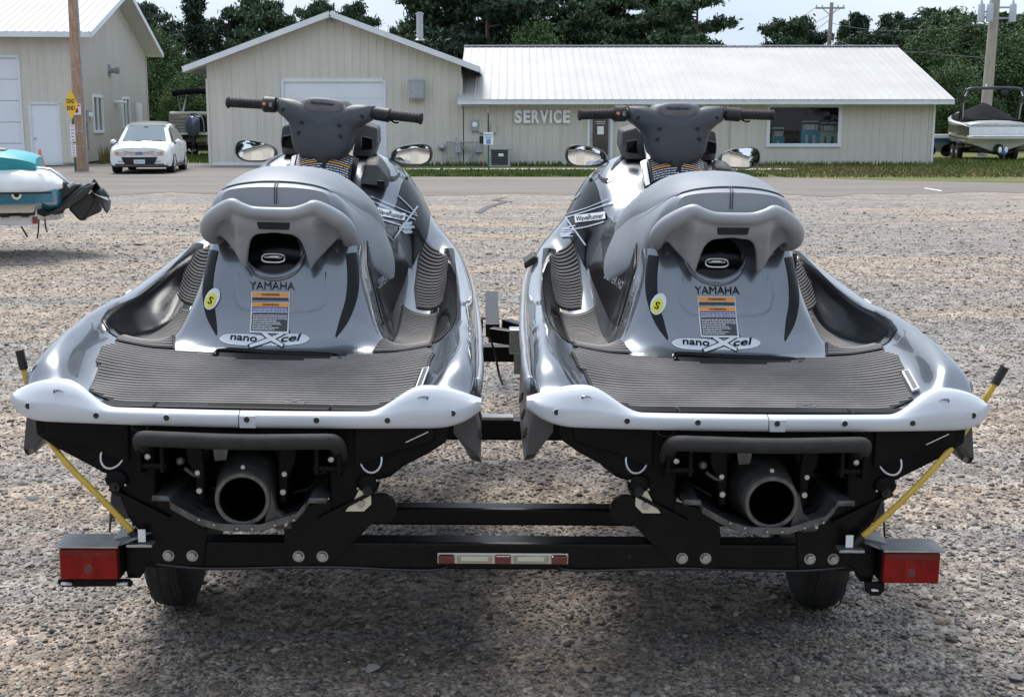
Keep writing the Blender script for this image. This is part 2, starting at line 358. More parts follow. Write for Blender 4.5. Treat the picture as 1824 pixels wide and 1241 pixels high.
# loose stones
def stones():
    ph = (1+5**.5)/2; base = np.array([(-1, ph, 0), (1, ph, 0), (-1, -ph, 0), (1, -ph, 0), (0, -1, ph), (0, 1, ph), (0, -1, -ph), (0, 1, -ph), (ph, 0, -1), (ph, 0, 1), (-ph, 0, -1), (-ph, 0, 1)])/1.9
    fc = np.array([(0, 11, 5), (0, 5, 1), (0, 1, 7), (0, 7, 10), (0, 10, 11), (1, 5, 9), (5, 11, 4), (11, 10, 2), (10, 7, 6), (7, 1, 8), (3, 9, 4), (3, 4, 2), (3, 2, 6), (3, 6, 8), (3, 8, 9), (4, 9, 5), (2, 4, 11), (6, 2, 10), (8, 6, 7), (9, 8, 1)])
    r = np.random.RandomState(5); N = 110000
    t = r.rand(N); Y = 3.15*np.exp(t**.92*math.log(28/3.15)); Y = Y[r.rand(N) < np.clip((28-Y)/15, 0, 1)]; N = len(Y); X = (r.rand(N)-.5)*2*(Y*.42+.25)
    s = np.clip(  .0038*np.exp(r.randn(N)*.48), .0018, .018)*(1+.07*(Y-3)); big = r.rand(N) < .012; s[big] *= 1.8
    sc3 = np.stack([s*(.8+.7*r.rand(N)), s*(.8+.7*r.rand(N)), s*(.33+.32*r.rand(N))], 1)
    a = r.rand(N)*6.283; tl = (r.rand(N)-.5)*.9; J = base[None]*(1+.28*(r.rand(N, 12, 1)-.5)*2)
    V = J*sc3[:, None, :]
    y2 = V[:, :, 1]*np.cos(tl)[:, None]-V[:, :, 2]*np.sin(tl)[:, None]; z2 = V[:, :, 1]*np.sin(tl)[:, None]+V[:, :, 2]*np.cos(tl)[:, None]
    x3 = V[:, :, 0]*np.cos(a)[:, None]-y2*np.sin(a)[:, None]; y3 = V[:, :, 0]*np.sin(a)[:, None]+y2*np.cos(a)[:, None]
    V = np.stack([x3+X[:, None], y3+Y[:, None], z2+sc3[:, None, 2]*.35], 2)
    F = (fc[None]+12*np.arange(N)[:, None, None]).reshape(-1, 3)
    me = bpy.data.meshes.new('gravel_stones'); nf = len(F)
    me.vertices.add(N*12); me.vertices.foreach_set('co', V.reshape(-1)); me.loops.add(nf*3); me.loops.foreach_set('vertex_index', F.reshape(-1).astype(np.int32))
    me.polygons.add(nf); me.polygons.foreach_set('loop_start', np.arange(0, nf*3, 3, dtype=np.int32)); me.update(calc_edges=True)
    pal = np.array([(.26, .26, .262), (.16, .162, .168), (.36, .352, .34), (.10, .10, .103), (.32, .275, .235), (.36, .31, .265), (.21, .175, .155), (.5, .48, .45), (.30, .27, .25), (.2, .2, .21)])
    c = pal[r.randint(0, len(pal), N)]*(.8+.4*r.rand(N, 1))*.84*np.array([1.05, 1, .93]); c = np.concatenate([c, np.ones((N, 1))], 1)
    at = me.attributes.new('stone_col', 'FLOAT_COLOR', 'POINT'); at.data.foreach_set('color', np.repeat(c, 12, 0).reshape(-1))
    m = bpy.data.materials.new('stone'); m.use_nodes = True; t = m.node_tree; b = t.nodes['Principled BSDF']; b.inputs['Roughness'].default_value = .8
    b.inputs['Specular IOR Level'].default_value = .3
    an = t.nodes.new('ShaderNodeAttribute'); an.attribute_name = 'stone_col'
    tcn = t.nodes.new('ShaderNodeTexCoord')
    t.links.new(mixc(t, .5, an.outputs['Color'], ramp_mix(t, noise(t, tcn.outputs['Object'], 300, 3), (.6, .6, .6), (1.4, 1.4, 1.4), .3, .7), 'MULTIPLY'), b.inputs['Base Color'])
    me.materials.append(m); me.shade_flat()
    o = bpy.data.objects.new('gravel_stones', me); col.objects.link(o); tag(o, kind='stuff')
stones()
# long dark crack in the lot
cb = MB(); cp = curve([G(895, 353), G(880, 357), G(898, 360), G(870, 368), G(850, 380)], 5)
cb.grid([[(p.x-.05, p.y, .008), (p.x+.09, p.y+.1, .008)] for p in cp]); tag(cb.build('crack', mat('tar', (.05, .048, .048), .7)), kind='structure')
pb = MB()
for a, b in (((1235, 322), (1275, 326)), ((1645, 336), (1675, 341)), ((430, 283), (448, 290))):
    p, q = G(*a), G(*b); pb.prism([(p.x, p.y, .007), (q.x, q.y, .007), (q.x+.12, q.y+.2, .007), (p.x+.12, p.y+.2, .007)], (0, 0, .002))
tag(pb.build('road_marking', M['white_paint']), kind='structure')

# ================================================================== service building
SY = 49.0
gb = thing('service_building', 'long low beige ribbed steel building with white roof, SERVICE letters and a gabled garage front', 'building', (0, SY, 0))
gM = Matrix.Translation((0, -SY, 0))
def pt(mb, name, m, parent, **k): return mb.build(name, m, parent, M=gM, **k)
xl, xr = W(371, 200, SY).x, W(822, 200, SY).x; xc = W(591, 20, SY).x; xw = W(1664, 200, SY).x
zeL, zpk = W(345, 112, SY).z, W(591, 30, SY).z+.05
slope = (zpk-zeL)/(xc-xl)
def gtop(u): return zpk - .02 - slope*abs(u-(xc-xl))
gtop_f = lambda u: gtop(u)
class TopF:
    def __init__(s, f, br): s.f = f; s.breaks = br
    def __call__(s, u): return s.f(u)
gd0, gd1 = W(507, 200, SY).x-xl, W(683, 200, SY).x-xl; gdz = W(600, 146, SY).z
for p in panels(gb, 'siding_panel', (xl, 0, 0), (1, 0, 0), (0, 0, 1), xr-xl, .1, TopF(gtop, (xc-xl,)), M['siding'], [(gd0, gd1, 0, gdz)], pw=.915): pass
# solid wall behind the sheets (shell with the garage opening)
b = MB(); D = 16
for a0, a1, z0, z1 in ((xl+.02, xl+gd0, 0, 3), (xl+gd1, xr-.02, 0, 3), (xl+gd0, xl+gd1, gdz, 3)): b.box(((a0+a1)/2, .12, (z0+z1)/2), (a1-a0, .16, z1-z0))
b.prism([(xl+.02, .04, 3), (xr-.02, .04, 3), (xr-.02, .04, gtop(xr-xl)-.06), (xc, .04, zpk-.08), (xl+.02, .04, gtop(0)-.06)], (0, .16, 0))
b.box((xl+.1, D/2+.2, 1.7), (.16, D-.4, 3.4)); b.box((xr-.1, D/2+.2, 1.7), (.16, D-.4, 3.4)); b.box(((xl+xr)/2, D, 1.7), (xr-xl, .16, 3.4))
b.build('wall_core', M['siding_dark'], gb)
b = MB(); b.box(((xl+xr)/2, -.004, .05), (xr-xl, .03, .1)); b.build('base_trim', M['trim_white'], gb)
for x in (xl, xr):
    b = MB(); b.box((x, -.01, 1.6), (.09, .08, 3.2)); b.build('corner_trim', M['siding'], gb)
# garage door
b = MB(); gx0, gx1 = xl+gd0, xl+gd1
nsec = 5
gdoor = None
for i in range(nsec):
    q = MB(); z0 = .02+i*gdz/nsec; q.box(((gx0+gx1)/2, .05, z0+gdz/nsec/2-.01), (gx1-gx0-.004, .05, gdz/nsec-.005)); q.build('door_section', M['door_white'], gb, bevel=.006)
b.box((gx0-.05, .0, gdz/2), (.1, .08, gdz+.1)); b.box((gx1+.05, .0, gdz/2), (.1, .08, gdz+.1)); b.box(((gx0+gx1)/2, .0, gdz+.06), (gx1-gx0, .08, .12)); b.build('door_frame', M['trim_white'], gb)
# gabled roof: sheets, rake and fascia
ov, fo = .75, .55
for sgn in (-1, 1):
    ex = xc+sgn*((xc-xl) + ov); 
    zr = lambda x: zpk + .1 - slope*abs(x-xc)
    o0 = Vector((xc, -fo, zr(xc))); vd = Vector((ex-xc, 0, zr(ex)-zr(xc))); L = vd.length
    panels(gb, 'roof_panel', o0 if sgn > 0 else o0, (0, 1, 0), vd, D+fo, 0, L, M['roof_steel'], pw=.915, rh=.013, flip=(-1 if sgn > 0 else 1))
    b = MB(); b.bar((xc, -fo-.02, zr(xc)-.09), (ex, -fo-.02, zr(ex)-.09), .03, .2, up=(0, 0, 1)); b.build('rake_trim', M['trim_white'], gb)
    b = MB(); b.prism([(xc, -fo, zr(xc)-.2), (ex, -fo, zr(ex)-.2), (ex, -fo, zr(ex)-.16), (xc, -fo, zr(xc)-.16)], (0, fo+.02, 0)); b.build('soffit', M['soffit'], gb)
    b = MB(); b.box((ex, D/2-fo/2, zr(ex)-.09), (.03, D+fo, .18)); b.build('fascia', M['trim_white'], gb)
# service wing
wz = W(1200, 184, SY-.55).z; wx0, wx1 = W(815, 180, SY-.6).x, W(1700, 180, SY-.6).x
win1 = (W(1141, 200, SY).x, W(1258, 200, SY).x, W(1200, 258, SY).z, wz+.05)
win2 = (W(1366, 200, SY).x, W(1500, 200, SY).x, W(1400, 262, SY).z, wz-.02)
dor = (W(1046, 200, SY).x, W(1092, 200, SY).x, .04, W(1060, 202, SY).z)
x0w = xr+.08
ops = [(a[0]-x0w, a[1]-x0w, a[2], a[3]) for a in (win1, win2, dor)]
panels(gb, 'siding_panel', (x0w, 0, 0), (1, 0, 0), (0, 0, 1), xw-x0w, .08, wz+.12, M['siding'], ops, pw=.915)
b = MB()
us = sorted({x0w, xw, *win1[:2], *win2[:2], *dor[:2]})
for a0, a1 in zip(us, us[1:]):
    mid = (a0+a1)/2; sp = [(0, wz+.1)]
    for o_ in (win1, win2, dor):
        if o_[0] < mid < o_[1]: sp = [(0, o_[2]), (o_[3], wz+.12)]
    for z0, z1 in sp:
        if z1 > z0+.02: b.box((mid, .12, (z0+z1)/2), (a1-a0, .16, z1-z0))
WD = 12.0
b.box((xw-.08, WD/2+.2, 1.2), (.16, WD-.4, 2.4)); b.box(((x0w+xw)/2, WD, 1.2), (xw-x0w, .16, 2.4))
b.build('wall_core', M['siding_dark'], gb)
b = MB(); b.box(((x0w+xw)/2, -.004, .04), (xw-x0w, .03, .08)); b.build('base_trim', M['trim_white'], gb)
b = MB(); b.box((xw, -.01, 1.2), (.08, .08, 2.4)); b.build('corner_trim', M['trim_white'], gb)
b = MB(); b.box((W(1315, 200, SY).x, -.035, wz/2+.04), (.55, .07, wz)); b.build('pilaster', M['siding'], gb, bevel=.01)
# floor, ceiling of the showroom
b = MB(); b.box(((x0w+xw)/2, 6.0, .02), (xw-x0w-.4, 11.5, .04)); b.build('floor_slab', M['concrete'], gb)
b = MB(); b.box(((x0w+xw)/2, 6.0, wz+.15), (xw-x0w-.4, 11.5, .04)); b.build('ceiling', M['soffit'], gb)
b = MB(); b.box(((x0w+xw)/2, 3.4, 1.2), (xw-x0w-.4, .1, 2.3)); b.build('inner_wall', mat('inner_wall', (.06, .06, .065), .8), gb)
# wing roof
rz, ry = W(1200, 83, SY+7.0).z, 7.0
vd = Vector((0, ry+.6, rz-wz-.14)); sL = vd.length
rx1 = W(1622, 82, SY+7.0).x
panels(gb, 'roof_panel', (wx0, -.6, wz+.14), (1, 0, 0), vd, wx1-wx0, 0, sL, M['roof_steel'], pw=.915, rh=.013)
vd2 = Vector((0, ry+.6, -(rz-wz-.14)))
panels(gb, 'roof_panel', (wx0, ry, rz), (1, 0, 0), vd2, wx1-wx0, 0, sL, M['roof_steel'], pw=.915, rh=.013)
b = MB(); b.prism([(wx1-.03, -.6, wz+.12), (wx1-.03, ry, rz-.02), (wx1-.03, 2*ry+.6, wz+.12), (wx1-.03, 2*ry+.6, wz-.03), (wx1-.03, ry, rz-.17), (wx1-.03, -.6, wz-.03)], (.05, 0, 0)); b.build('rake_trim', M['trim_white'], gb)
b = MB(); b.prism([(xw-.02, 0, wz), (xw-.02, ry, rz-.2), (xw-.02, 2*ry, wz)], (-.1, 0, 0)); b.build('gable_wall', M['siding'], gb)
b = MB(); b.box(((wx0+wx1)/2, -.62, wz+.04), (wx1-wx0, .05, .17)); b.box(((wx0+wx1)/2, -.655, wz+.13), (wx1-wx0, .03, .02)); b.build('fascia', M['trim_white'], gb)
b = MB(); b.box(((wx0+wx1)/2, -.3, wz-.02), (wx1-wx0-.1, .6, .02)); b.build('soffit', M['soffit'], gb)
b = MB(); b.box(((wx0+wx1)/2, ry, rz+.035), (wx1-wx0, .35, .02)); b.build('ridge_cap', M['trim_white'], gb)
# window frames, panes
def window(o_, fw=.13, mull=0):
    x0, x1, z0, z1 = o_; f = MB()
    for c, d in ((((x0+x1)/2, -.01, z0+fw/2), (x1-x0, .1, fw)), (((x0+x1)/2, -.01, z1-fw/2), (x1-x0, .1, fw)), ((x0+fw/2, -.01, (z0+z1)/2), (fw, .1, z1-z0-2*fw)), ((x1-fw/2, -.01, (z0+z1)/2), (fw, .1, z1-z0-2*fw))): f.box(c, d)
    fo_ = f.build('window', M['trim_white'], gb, bevel=.006)
    g = MB(); g.box(((x0+x1)/2, .05, (z0+z1)/2), (x1-x0-2*fw, .012, z1-z0-2*fw)); g.build('pane', M['pane'], fo_); return fo_
mg = bpy.data.materials.new('shop_glass'); mg.use_nodes = True; pb_ = mg.node_tree.nodes['Principled BSDF']
pb_.inputs['Roughness'].default_value = .02; pb_.inputs['Transmission Weight'].default_value = 1; pb_.inputs['IOR'].default_value = 1.3; pb_.inputs['Base Color'].default_value = (.82, .87, .88, 1)
M['pane'] = mg
window(win2); window((win1[0], win1[1], win1[2], wz-.02), .1)
x0, x1, z0, z1 = dor; f = MB()
for c, d in (((x0+.05, -.01, z1/2), (.1, .1, z1)), ((x1-.05, -.01, z1/2), (.1, .1, z1)), (((x0+x1)/2, -.01, z1-.05), (x1-x0-.2, .1, .1))): f.box(c, d)
dr = f.build('door', M['trim_white'], gb, bevel=.005)
f = MB(); f.box(((x0+x1)/2, .03, 1.02), (x1-x0-.2, .04, 1.94)); f.build('leaf', mat('door_leaf', (.45, .46, .48), .4), dr)
f = MB(); f.box(((x0+x1)/2+.02, .0, 1.15), (.58, .03, 1.5)); f.build('pane', M['glass'], dr)
f = MB(); f.box(((x0+x1)/2+.02, -.022, 1.3), (.24, .006, .3)); f.box(((x0+x1)/2+.02, -.022, 1.55), (.3, .006, .02)); f.box(((x0+x1)/2+.02, -.022, 1.62), (.36, .006, .02)); f.build('notice', M['white_paint'], dr)
f = MB(); f.ball((x0+.17, -.05, 1.0), .035); f.ball((x0+.17, -.05, 1.18), .025); f.build('handle', M['steel'], dr, smooth=180)
# things behind the shop window
DI = [(1385, 'teal', .5, 1.0), (1442, 'sky', .7, 1.25), (1475, 'pale', .7, 1.2)]
cols = {'teal': (.05, .42, .5), 'sky': (.12, .5, .75), 'pale': (.75, .8, .65)}
for i, (px, cn, wd, hh) in enumerate(DI):
    x = W(px, 220, SY+1.4).x
    t_ = thing('display_stand', ['teal display stand with small boats behind the left of the shop window', 'blue display rack behind the middle right of the shop window', 'pale display rack with surf boards behind the right of the shop window'][i], 'display stand', (x, SY+1.4, .04))
    b = MB(); b.box((0, 0, hh/2), (wd, .4, hh)); b.build('cabinet', mat('cab_'+cn, cols[cn], .5), t_, bevel=.01)
    b = MB(); b.box((0, 0, hh+.12), (wd*.8, .3, .2)); b.box((0, -.02, hh+.33), (wd*.9, .3, .04)); b.build('shelf', M['white_paint'], t_)
    for s in (-.3, .3):
        b = MB(); b.box((s*wd, 0, hh+.18), (.03, .3, .3)); b.build('upright', M['blackp'], t_)
    for k in range(3):
        b = MB(); b.box((-.2*wd+k*.2*wd, -.215, hh*.55), (.14*wd, .02, hh*.6)); b.build('board', M['white_paint'] if (k+i) % 2 else mat('board', (.1, .35, .5), .4), t_, bevel=.02)
# SERVICE letters
sv = thing('service_sign', 'white raised letters reading SERVICE fixed to the beige wall', 'sign', (W(969, 208, SY).x, SY-.05, W(969, 208, SY).z))
xs = {}
v, f = text_data('SERVICE', 1, 0, .02)
adv = [('S', -3.05), ('E', -2.03), ('R', -1.0), ('V', .02), ('I', .80), ('C', 1.6), ('E', 2.67)]
lw = {'S': .27, 'E': .25, 'R': .29, 'V': .31, 'I': .085, 'C': .29}
for ch, xx in adv:
    b = MB(); put_text(b, ch, (xx*.315, -.03, 0), (1, 0, 0), (0, 0, 1), .62, .035, .045, width=lw[ch]*1.05); b.build('letter', M['white_paint'], sv)

# small fixtures on the building
def fix(name, label, cat, loc, mk):
    t_ = thing(name, label, cat, loc); mk(t_); return t_
def P(px, py, dy=0): q = W(px, py, SY+dy); return q
def mkvent(t_):
    b = MB(); b.box((0, -.2, 0), (.55, .4, .7)); b.build('hood', M['box_grey'], t_, bevel=.02)
    b = MB(); b.box((0, -.2, -.37), (.5, .3, .04)); b.build('flange', M['galv'], t_)
    b = MB(); b.box((0, -.205, .3), (.57, .42, .03)); b.build('lip', M['galv'], t_)
fix('wall_vent', 'grey sheet metal exhaust hood on the wall right of the wide garage door', 'vent', P(743, 159), mkvent)
def mkgl(t_):
    b = MB(); b.box((0, -.03, 0), (.22, .06, .3)); b.build('backplate', M['siding'], t_, bevel=.01)
    b = MB(); b.lathe((0, -.06, .05), (0, -1, -.3), [(0, .05), (.1, .07), (.12, .05)], 12); b.build('lamp', M['galv'], t_, smooth=50)
fix('gable_light', 'small floodlight on a plate under the gable peak', 'light', P(590, 40), mkgl)
def mkflue(t_):
    b = MB(); b.lathe((0, 0, 0), (0, 0, 1), [(0, .13), (.95, .13)], 16); b.build('pipe', M['galv'], t_, smooth=50)
    b = MB(); b.lathe((0, 0, .95), (0, 0, 1), [(0, .16), (.05, .16), (.05, .1), (.09, .1)], 16); b.build('cap', M['galv'], t_, smooth=50)
    b = MB(); b.lathe((0, 0, -.02), (0, 0, 1), [(0, .2), (.06, .14)], 16); b.build('collar', M['galv'], t_, smooth=50)
q = W(748, 70, SY+2.5); fix('flue_pipe', 'grey metal flue pipe standing on the gabled roof', 'chimney', (q.x, q.y, q.z-.02), mkflue)
def mkspout(t_):
    a, b_, c_ = P(822, 180)-P(822, 180), P(868, 181)-P(822, 180), P(868, 195)-P(822, 180)
    b = MB(); b.tube(curve([(0, -.1, 0), (.9, -.1, -.01), (.98, -.08, -.05), (.98, -.08, -.28)], 4), .035, 8); b.build('pipe', M['trim_white'], t_, smooth=60)
    b = MB(); b.box((-.02, -.05, .0), (.1, .12, .1)); b.build('outlet', M['trim_white'], t_)
fix('downspout', 'white downspout elbow beneath the left end of the wing fascia', 'gutter', P(822, 188), mkspout)
def mkmeter(t_):
    b = MB(); b.box((0, -.07, 0), (.3, .14, .4)); b.build('box', M['box_grey'], t_, bevel=.01)
    b = MB(); b.lathe((0, -.14, .03), (0, -1, 0), [(0, .1), (.05, .1), (.07, .06), (.071, 0)], 16); b.build('dial', M['white_paint'], t_, smooth=50)
fix('electric_meter', 'round electric meter on a grey box on the beige wall', 'meter', P(846, 224), mkmeter)
def mkbox(w_, h_, m, d=.14):
    def f_(t_):
        b = MB(); b.box((0, -d/2, 0), (w_, d, h_)); b.build('box', m, t_, bevel=.01)
        b = MB(); b.box((0, -d-.005, 0), (w_*.88, .012, h_*.9)); b.build('cover', m, t_, bevel=.004)
    return f_
fix('breaker_box', 'tan electrical box beside the round electric meter', 'box', P(861, 226), mkbox(.32, .46, M['siding_dark']))
fix('junction_box', 'small round edged tan box right of the electrical boxes', 'box', P(879, 230), mkbox(.2, .28, M['siding_dark']))
fix('phone_box', 'small black utility box on the wall behind the left blue parking sign', 'box', P(858, 249), mkbox(.16, .26, M['blackp']))
fix('utility_box', 'grey utility box low on the wall left of the air conditioner', 'box', P(853, 265), mkbox(.26, .3, M['box_grey']))
def mkgas(t_):
    b = MB(); b.box((0, -.2, .0), (.24, .18, .3)); b.ball((0, -.2, .2), (.13, .1, .1)); b.build('body', M['box_grey'], t_, bevel=.02)
    b = MB(); b.tube(curve([(-.42, -.12, -.6), (-.42, -.12, .1), (-.4, -.12, .22), (-.3, -.14, .25), (1.0, -.1, .25)], 3), .022, 8); b.build('pipe', M['box_grey'], t_, smooth=60)
    b = MB(); b.tube([(-.06, -.18, .2), (-.06, -.18, .42)], .03, 8); b.build('riser', M['box_grey'], t_, smooth=60)
    b = MB(); b.tube([(0, -.2, -.1), (0, -.2, -.3), (-.42, -.12, -.35)], .02, 8); b.build('riser', M['box_grey'], t_, smooth=60)
    b = MB(); b.ball((-.6, -.12, .05), (.14, .1, .13)); b.tube([(-.6, -.12, .0), (-.42, -.12, 0)], .02, 8); b.build('regulator', M['galv'], t_, smooth=180)
    for k in range(4):
        b = MB(); b.tube(curve([(.1, -.15, .12-.03*k), (.55, -.2, .0-.05*k), (.65-.08*k, -.2, -.4), (.5-.1*k, -.2, -.62)], 5), .014, 6); b.build('hose', M['box_grey'], t_, smooth=60)
q = P(816, 272); fix('gas_meter', 'grey gas meter with looping pipes at the foot of the wall', 'gas meter', (q.x, SY, .62), mkgas)
def mkac(t_):
    b = MB(); b.box((0, 0, .3), (.66, .66, .56)); b.build('coil', M['blackp'], t_)
    for x in (-.34, .34):
        for y in (-.34, .34): 
            c_ = MB(); c_.box((x, y, .32), (.07, .07, .6)); c_.build('corner_post', M['box_grey'], t_)
    b = MB(); b.box((0, 0, .64), (.78, .78, .07)); b.build('top', M['box_grey'], t_, bevel=.02)
    b = MB(); b.box((0, 0, .02), (.8, .8, .05)); b.build('base', M['box_grey'], t_)
    for k in range(6):
        b = MB(); b.box((0, -.345, .1+k*.085), (.6, .01, .008)); b.build('grille_bar', M['box_grey'], t_)
    b = MB(); b.box((.05, -.352, .42), (.18, .004, .1)); b.build('sticker', M['white_paint'], t_)
q = P(890, 290, -1); fix('air_conditioner', 'grey and black air conditioner unit on the ground at the wall', 'air conditioner', (q.x, SY-.8, 0), mkac)
def pk_sign(px, label):
    q = W(px, 250, SY-4.6)
    t_ = thing('parking_sign', label, 'sign', (q.x, q.y, 0))
    b = MB(); b.box((0, .02, .95), (.05, .03, 1.9)); b.build('post', M['green_post'], t_)
    zc = q.z-.0; zt = W(px, 236, SY-4.6).z; zb = W(px, 258, SY-4.6).z
    b = MB(); b.box((0, -.01, (zt+zb)/2), (.33, .015, zt-zb)); pl_ = b.build('plate', M['white_paint'], t_, bevel=.003)
    b = MB(); b.box((0, -.021, (zt+zb)/2-.1), (.14, .006, .15)); s_ = b.build('symbol_field', M['blue_sign'], pl_)
    b = MB(); zc = (zt+zb)/2-.1
    b.ball((-.01, -.026, zc+.05), (.012, .004, .012), 8, 6); b.bar((-.01, -.026, zc+.035), (-.005, -.026, zc), .012, .004, up=(0, 1, 0)); b.bar((-.005, -.026, zc), (.03, -.026, zc), .012, .004, up=(0, 1, 0)); b.bar((.03, -.026, zc), (.04, -.026, zc-.04), .012, .004, up=(0, 1, 0))
    cpts = [(-.005+.04*math.cos(a), -.026, zc-.015+.04*math.sin(a)) for a in [R(100+26*i) for i in range(9)]]; b.tube(cpts, .005, 5); b.build('wheelchair', M['white_paint'], pl_)
    b = MB()
    put_text(b, 'RESERVED', (0, -.021, zt-.08), (1, 0, 0), (0, 0, 1), .07, .002, .01, width=.27); b.build('lettering', M['blue_sign'], pl_); b = MB(); put_text(b, 'PARKING', (0, -.021, zt-.17), (1, 0, 0), (0, 0, 1), .07, .002, .01, width=.24)
    b.build('lettering', M['blue_sign'], pl_)
pk_sign(870, 'blue and white handicap parking sign on a green post before the air conditioner')
pk_sign(1258, 'handicap parking sign on a green post before the partly hidden middle window')

# ================================================================== left garage building
A0 = W(144, 290, 50.0); A0 = Vector((A0.x, 50.0, 0)); ez = W(145, 55, 50).z
far_ = W(258, 92, 64.5); side = Vector((far_.x-A0.x, 14.5, 0)); SL = side.length; sd_ = side.normalized(); fd = Vector((-sd_.y, sd_.x, 0))   # fd: leftward along the front
ang = math.atan2(-fd.y, -fd.x)
lb = thing('garage_building', 'tall beige steel building with white gabled roof at the left edge', 'building', A0, ang)
# local frame: +x right along front, +y back along the side; corner at origin
FL = 14.0
def lx(px, py):      # front wall point -> local x,z
    d = ray(px, py); C0 = Vector((0, 0, CAM_H)); n = sd_; t = (A0-C0).dot(n)/d.dot(n); p = C0+d*t; return (p-A0).dot(-fd), p.z
def ly(px, py):      # side wall point -> local y,z
    d = ray(px, py); C0 = Vector((0, 0, CAM_H)); n = fd; t = (A0-C0).dot(n)/d.dot(n); p = C0+d*t; return (p-A0).dot(sd_), p.z
dx0, dz1 = lx(52, 184); dx1, _ = lx(104, 184); gx1_, gz1 = lx(30, 103)
panels(lb, 'siding_panel', (-FL, 0, 0), (1, 0, 0), (0, 0, 1), FL, .06, ez-.05, M['siding'], [(FL+dx0, FL+dx1, 0, dz1), (FL+gx1_-4.6, FL+gx1_, 0, gz1)], pw=.915)
lsl = .29; lrz = ez + lsl*SL/2
wy = [(ly(163, 168), ly(184, 237)), (ly(216, 172), ly(232, 230))]
sops = [(a[0], b_[0], b_[1], a[1]) for a, b_ in wy]
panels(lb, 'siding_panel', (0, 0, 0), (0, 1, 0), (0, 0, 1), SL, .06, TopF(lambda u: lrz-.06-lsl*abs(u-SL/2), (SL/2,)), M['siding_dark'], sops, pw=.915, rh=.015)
b = MB(); b.box((-FL/2-.1, .17, ez/2), (FL-.3, .16, ez-.1)); b.box((-.16, SL/2, ez/2), (.16, SL-.1, ez-.1)); b.box((-FL/2, SL, ez/2), (FL, .16, ez-.1))
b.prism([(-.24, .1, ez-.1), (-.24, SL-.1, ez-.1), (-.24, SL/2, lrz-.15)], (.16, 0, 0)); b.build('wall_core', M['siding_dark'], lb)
for px_ in ((0, 0), (0, SL)):
    b = MB(); b.box((px_[0], px_[1], ez/2), (.1, .1, ez)); b.build('corner_trim', M['siding'], lb)
b = MB(); b.box((dx0+.0, .03, dz1/2), (.07, .1, dz1)); b.box((dx1, .03, dz1/2), (.07, .1, dz1)); b.box(((dx0+dx1)/2, .03, dz1), (dx1-dx0+.07, .1, .07)); dd = b.build('door', M['trim_white'], lb)
b = MB(); b.box(((dx0+dx1)/2, .06, dz1/2), (dx1-dx0-.07, .05, dz1-.05)); b.build('leaf', M['door_white'], dd)
b = MB(); b.ball((dx0+.14, .01, 1.0), .04); b.build('handle', M['steel'], dd, smooth=180)
for i in range(5):
    b = MB(); z0 = i*gz1/5; b.box((gx1_-2.3, .07, z0+gz1/10), (4.58, .05, gz1/5-.02)); b.build('door_section', M['door_white'], lb, bevel=.008)
b = MB(); b.box((gx1_+.04, .01, gz1/2), (.09, .08, gz1)); b.box((gx1_-2.3, .01, gz1+.04), (4.7, .08, .09)); b.build('door_frame', M['trim_white'], lb)
for a, b_ in wy:
    y0, y1, z1, z0 = a[0], b_[0], a[1], b_[1]; f = MB(); fw = .12
    for c, d in (((.01, (y0+y1)/2, z0+fw/2), (.1, y1-y0, fw)), ((.01, (y0+y1)/2, z1-fw/2), (.1, y1-y0, fw)), ((.01, y0+fw/2, (z0+z1)/2), (.1, fw, z1-z0-2*fw)), ((.01, y1-fw/2, (z0+z1)/2), (.1, fw, z1-z0-2*fw)), ((.01, (y0+y1)/2, (z0+z1)/2), (.08, .1, z1-z0-2*fw))): f.box(c, d)
    wn = f.build('window', M['white_paint'], lb)
    g = MB(); g.box((-.03, (y0+y1)/2, (z0+z1)/2), (.02, y1-y0-.1, z1-z0-.1)); g.build('pane', M['glass'], wn)
# roof
go = .75
vd = Vector((0, SL/2+.6, lsl*(SL/2+.6))); z_e = ez - lsl*.6+.1
panels(lb, 'roof_panel', (-FL, -.6, z_e), (1, 0, 0), vd, FL+go, 0, vd.length, M['roof_steel'], pw=.915)
panels(lb, 'roof_panel', (-FL, SL/2, lrz+.1), (1, 0, 0), Vector((0, SL/2+.6, -lsl*(SL/2+.6))), FL+go, 0, vd.length, M['roof_steel'], pw=.915)
for s in (0, 1):
    ya, yb = (-.62, SL/2) if s == 0 else (SL+.62, SL/2)
    za = lrz+.02-lsl*(SL/2+.62)
    b = MB(); b.bar((go+.02, ya, za-.02), (go+.02, yb, lrz), .04, .22); b.build('rake_trim', M['trim_white'], lb)
    b = MB(); b.prism([(0, ya, za-.1), (0, yb, lrz-.08), (0, yb, lrz-.06), (0, ya, za-.08)], (go, 0, 0)); b.build('soffit', M['soffit'], lb)
b = MB(); b.box((-FL/2+go/2, -.62, z_e-.1), (FL+go, .04, .2)); b.build('fascia', M['trim_white'], lb)
b = MB(); b.box((-FL/2, -.3, z_e-.19), (FL, .6, .02)); b.build('soffit', M['soffit'], lb)
def side_pt(px, py): 
    y, z = ly(px, py); return A0 + sd_*y + Vector((0, 0, z))
def mk1(t_):
    b = MB(); b.lathe((0, 0, 0), (1, 0, 0), [(0, .2), (.03, .2), (.03, .11), (.3, .11), (.3, .15), (.42, .15)], 14); b.build('pipe', M['galv'], t_, smooth=45)
    b = MB(); b.box((.01, 0, 0), (.02, .5, .5)); b.build('plate', M['galv'], t_)
t_ = fix('vent_pipe', 'grey metal vent pipe sticking out high on the left building side wall', 'vent', side_pt(194, 126), mk1); t_.rotation_euler.z = ang
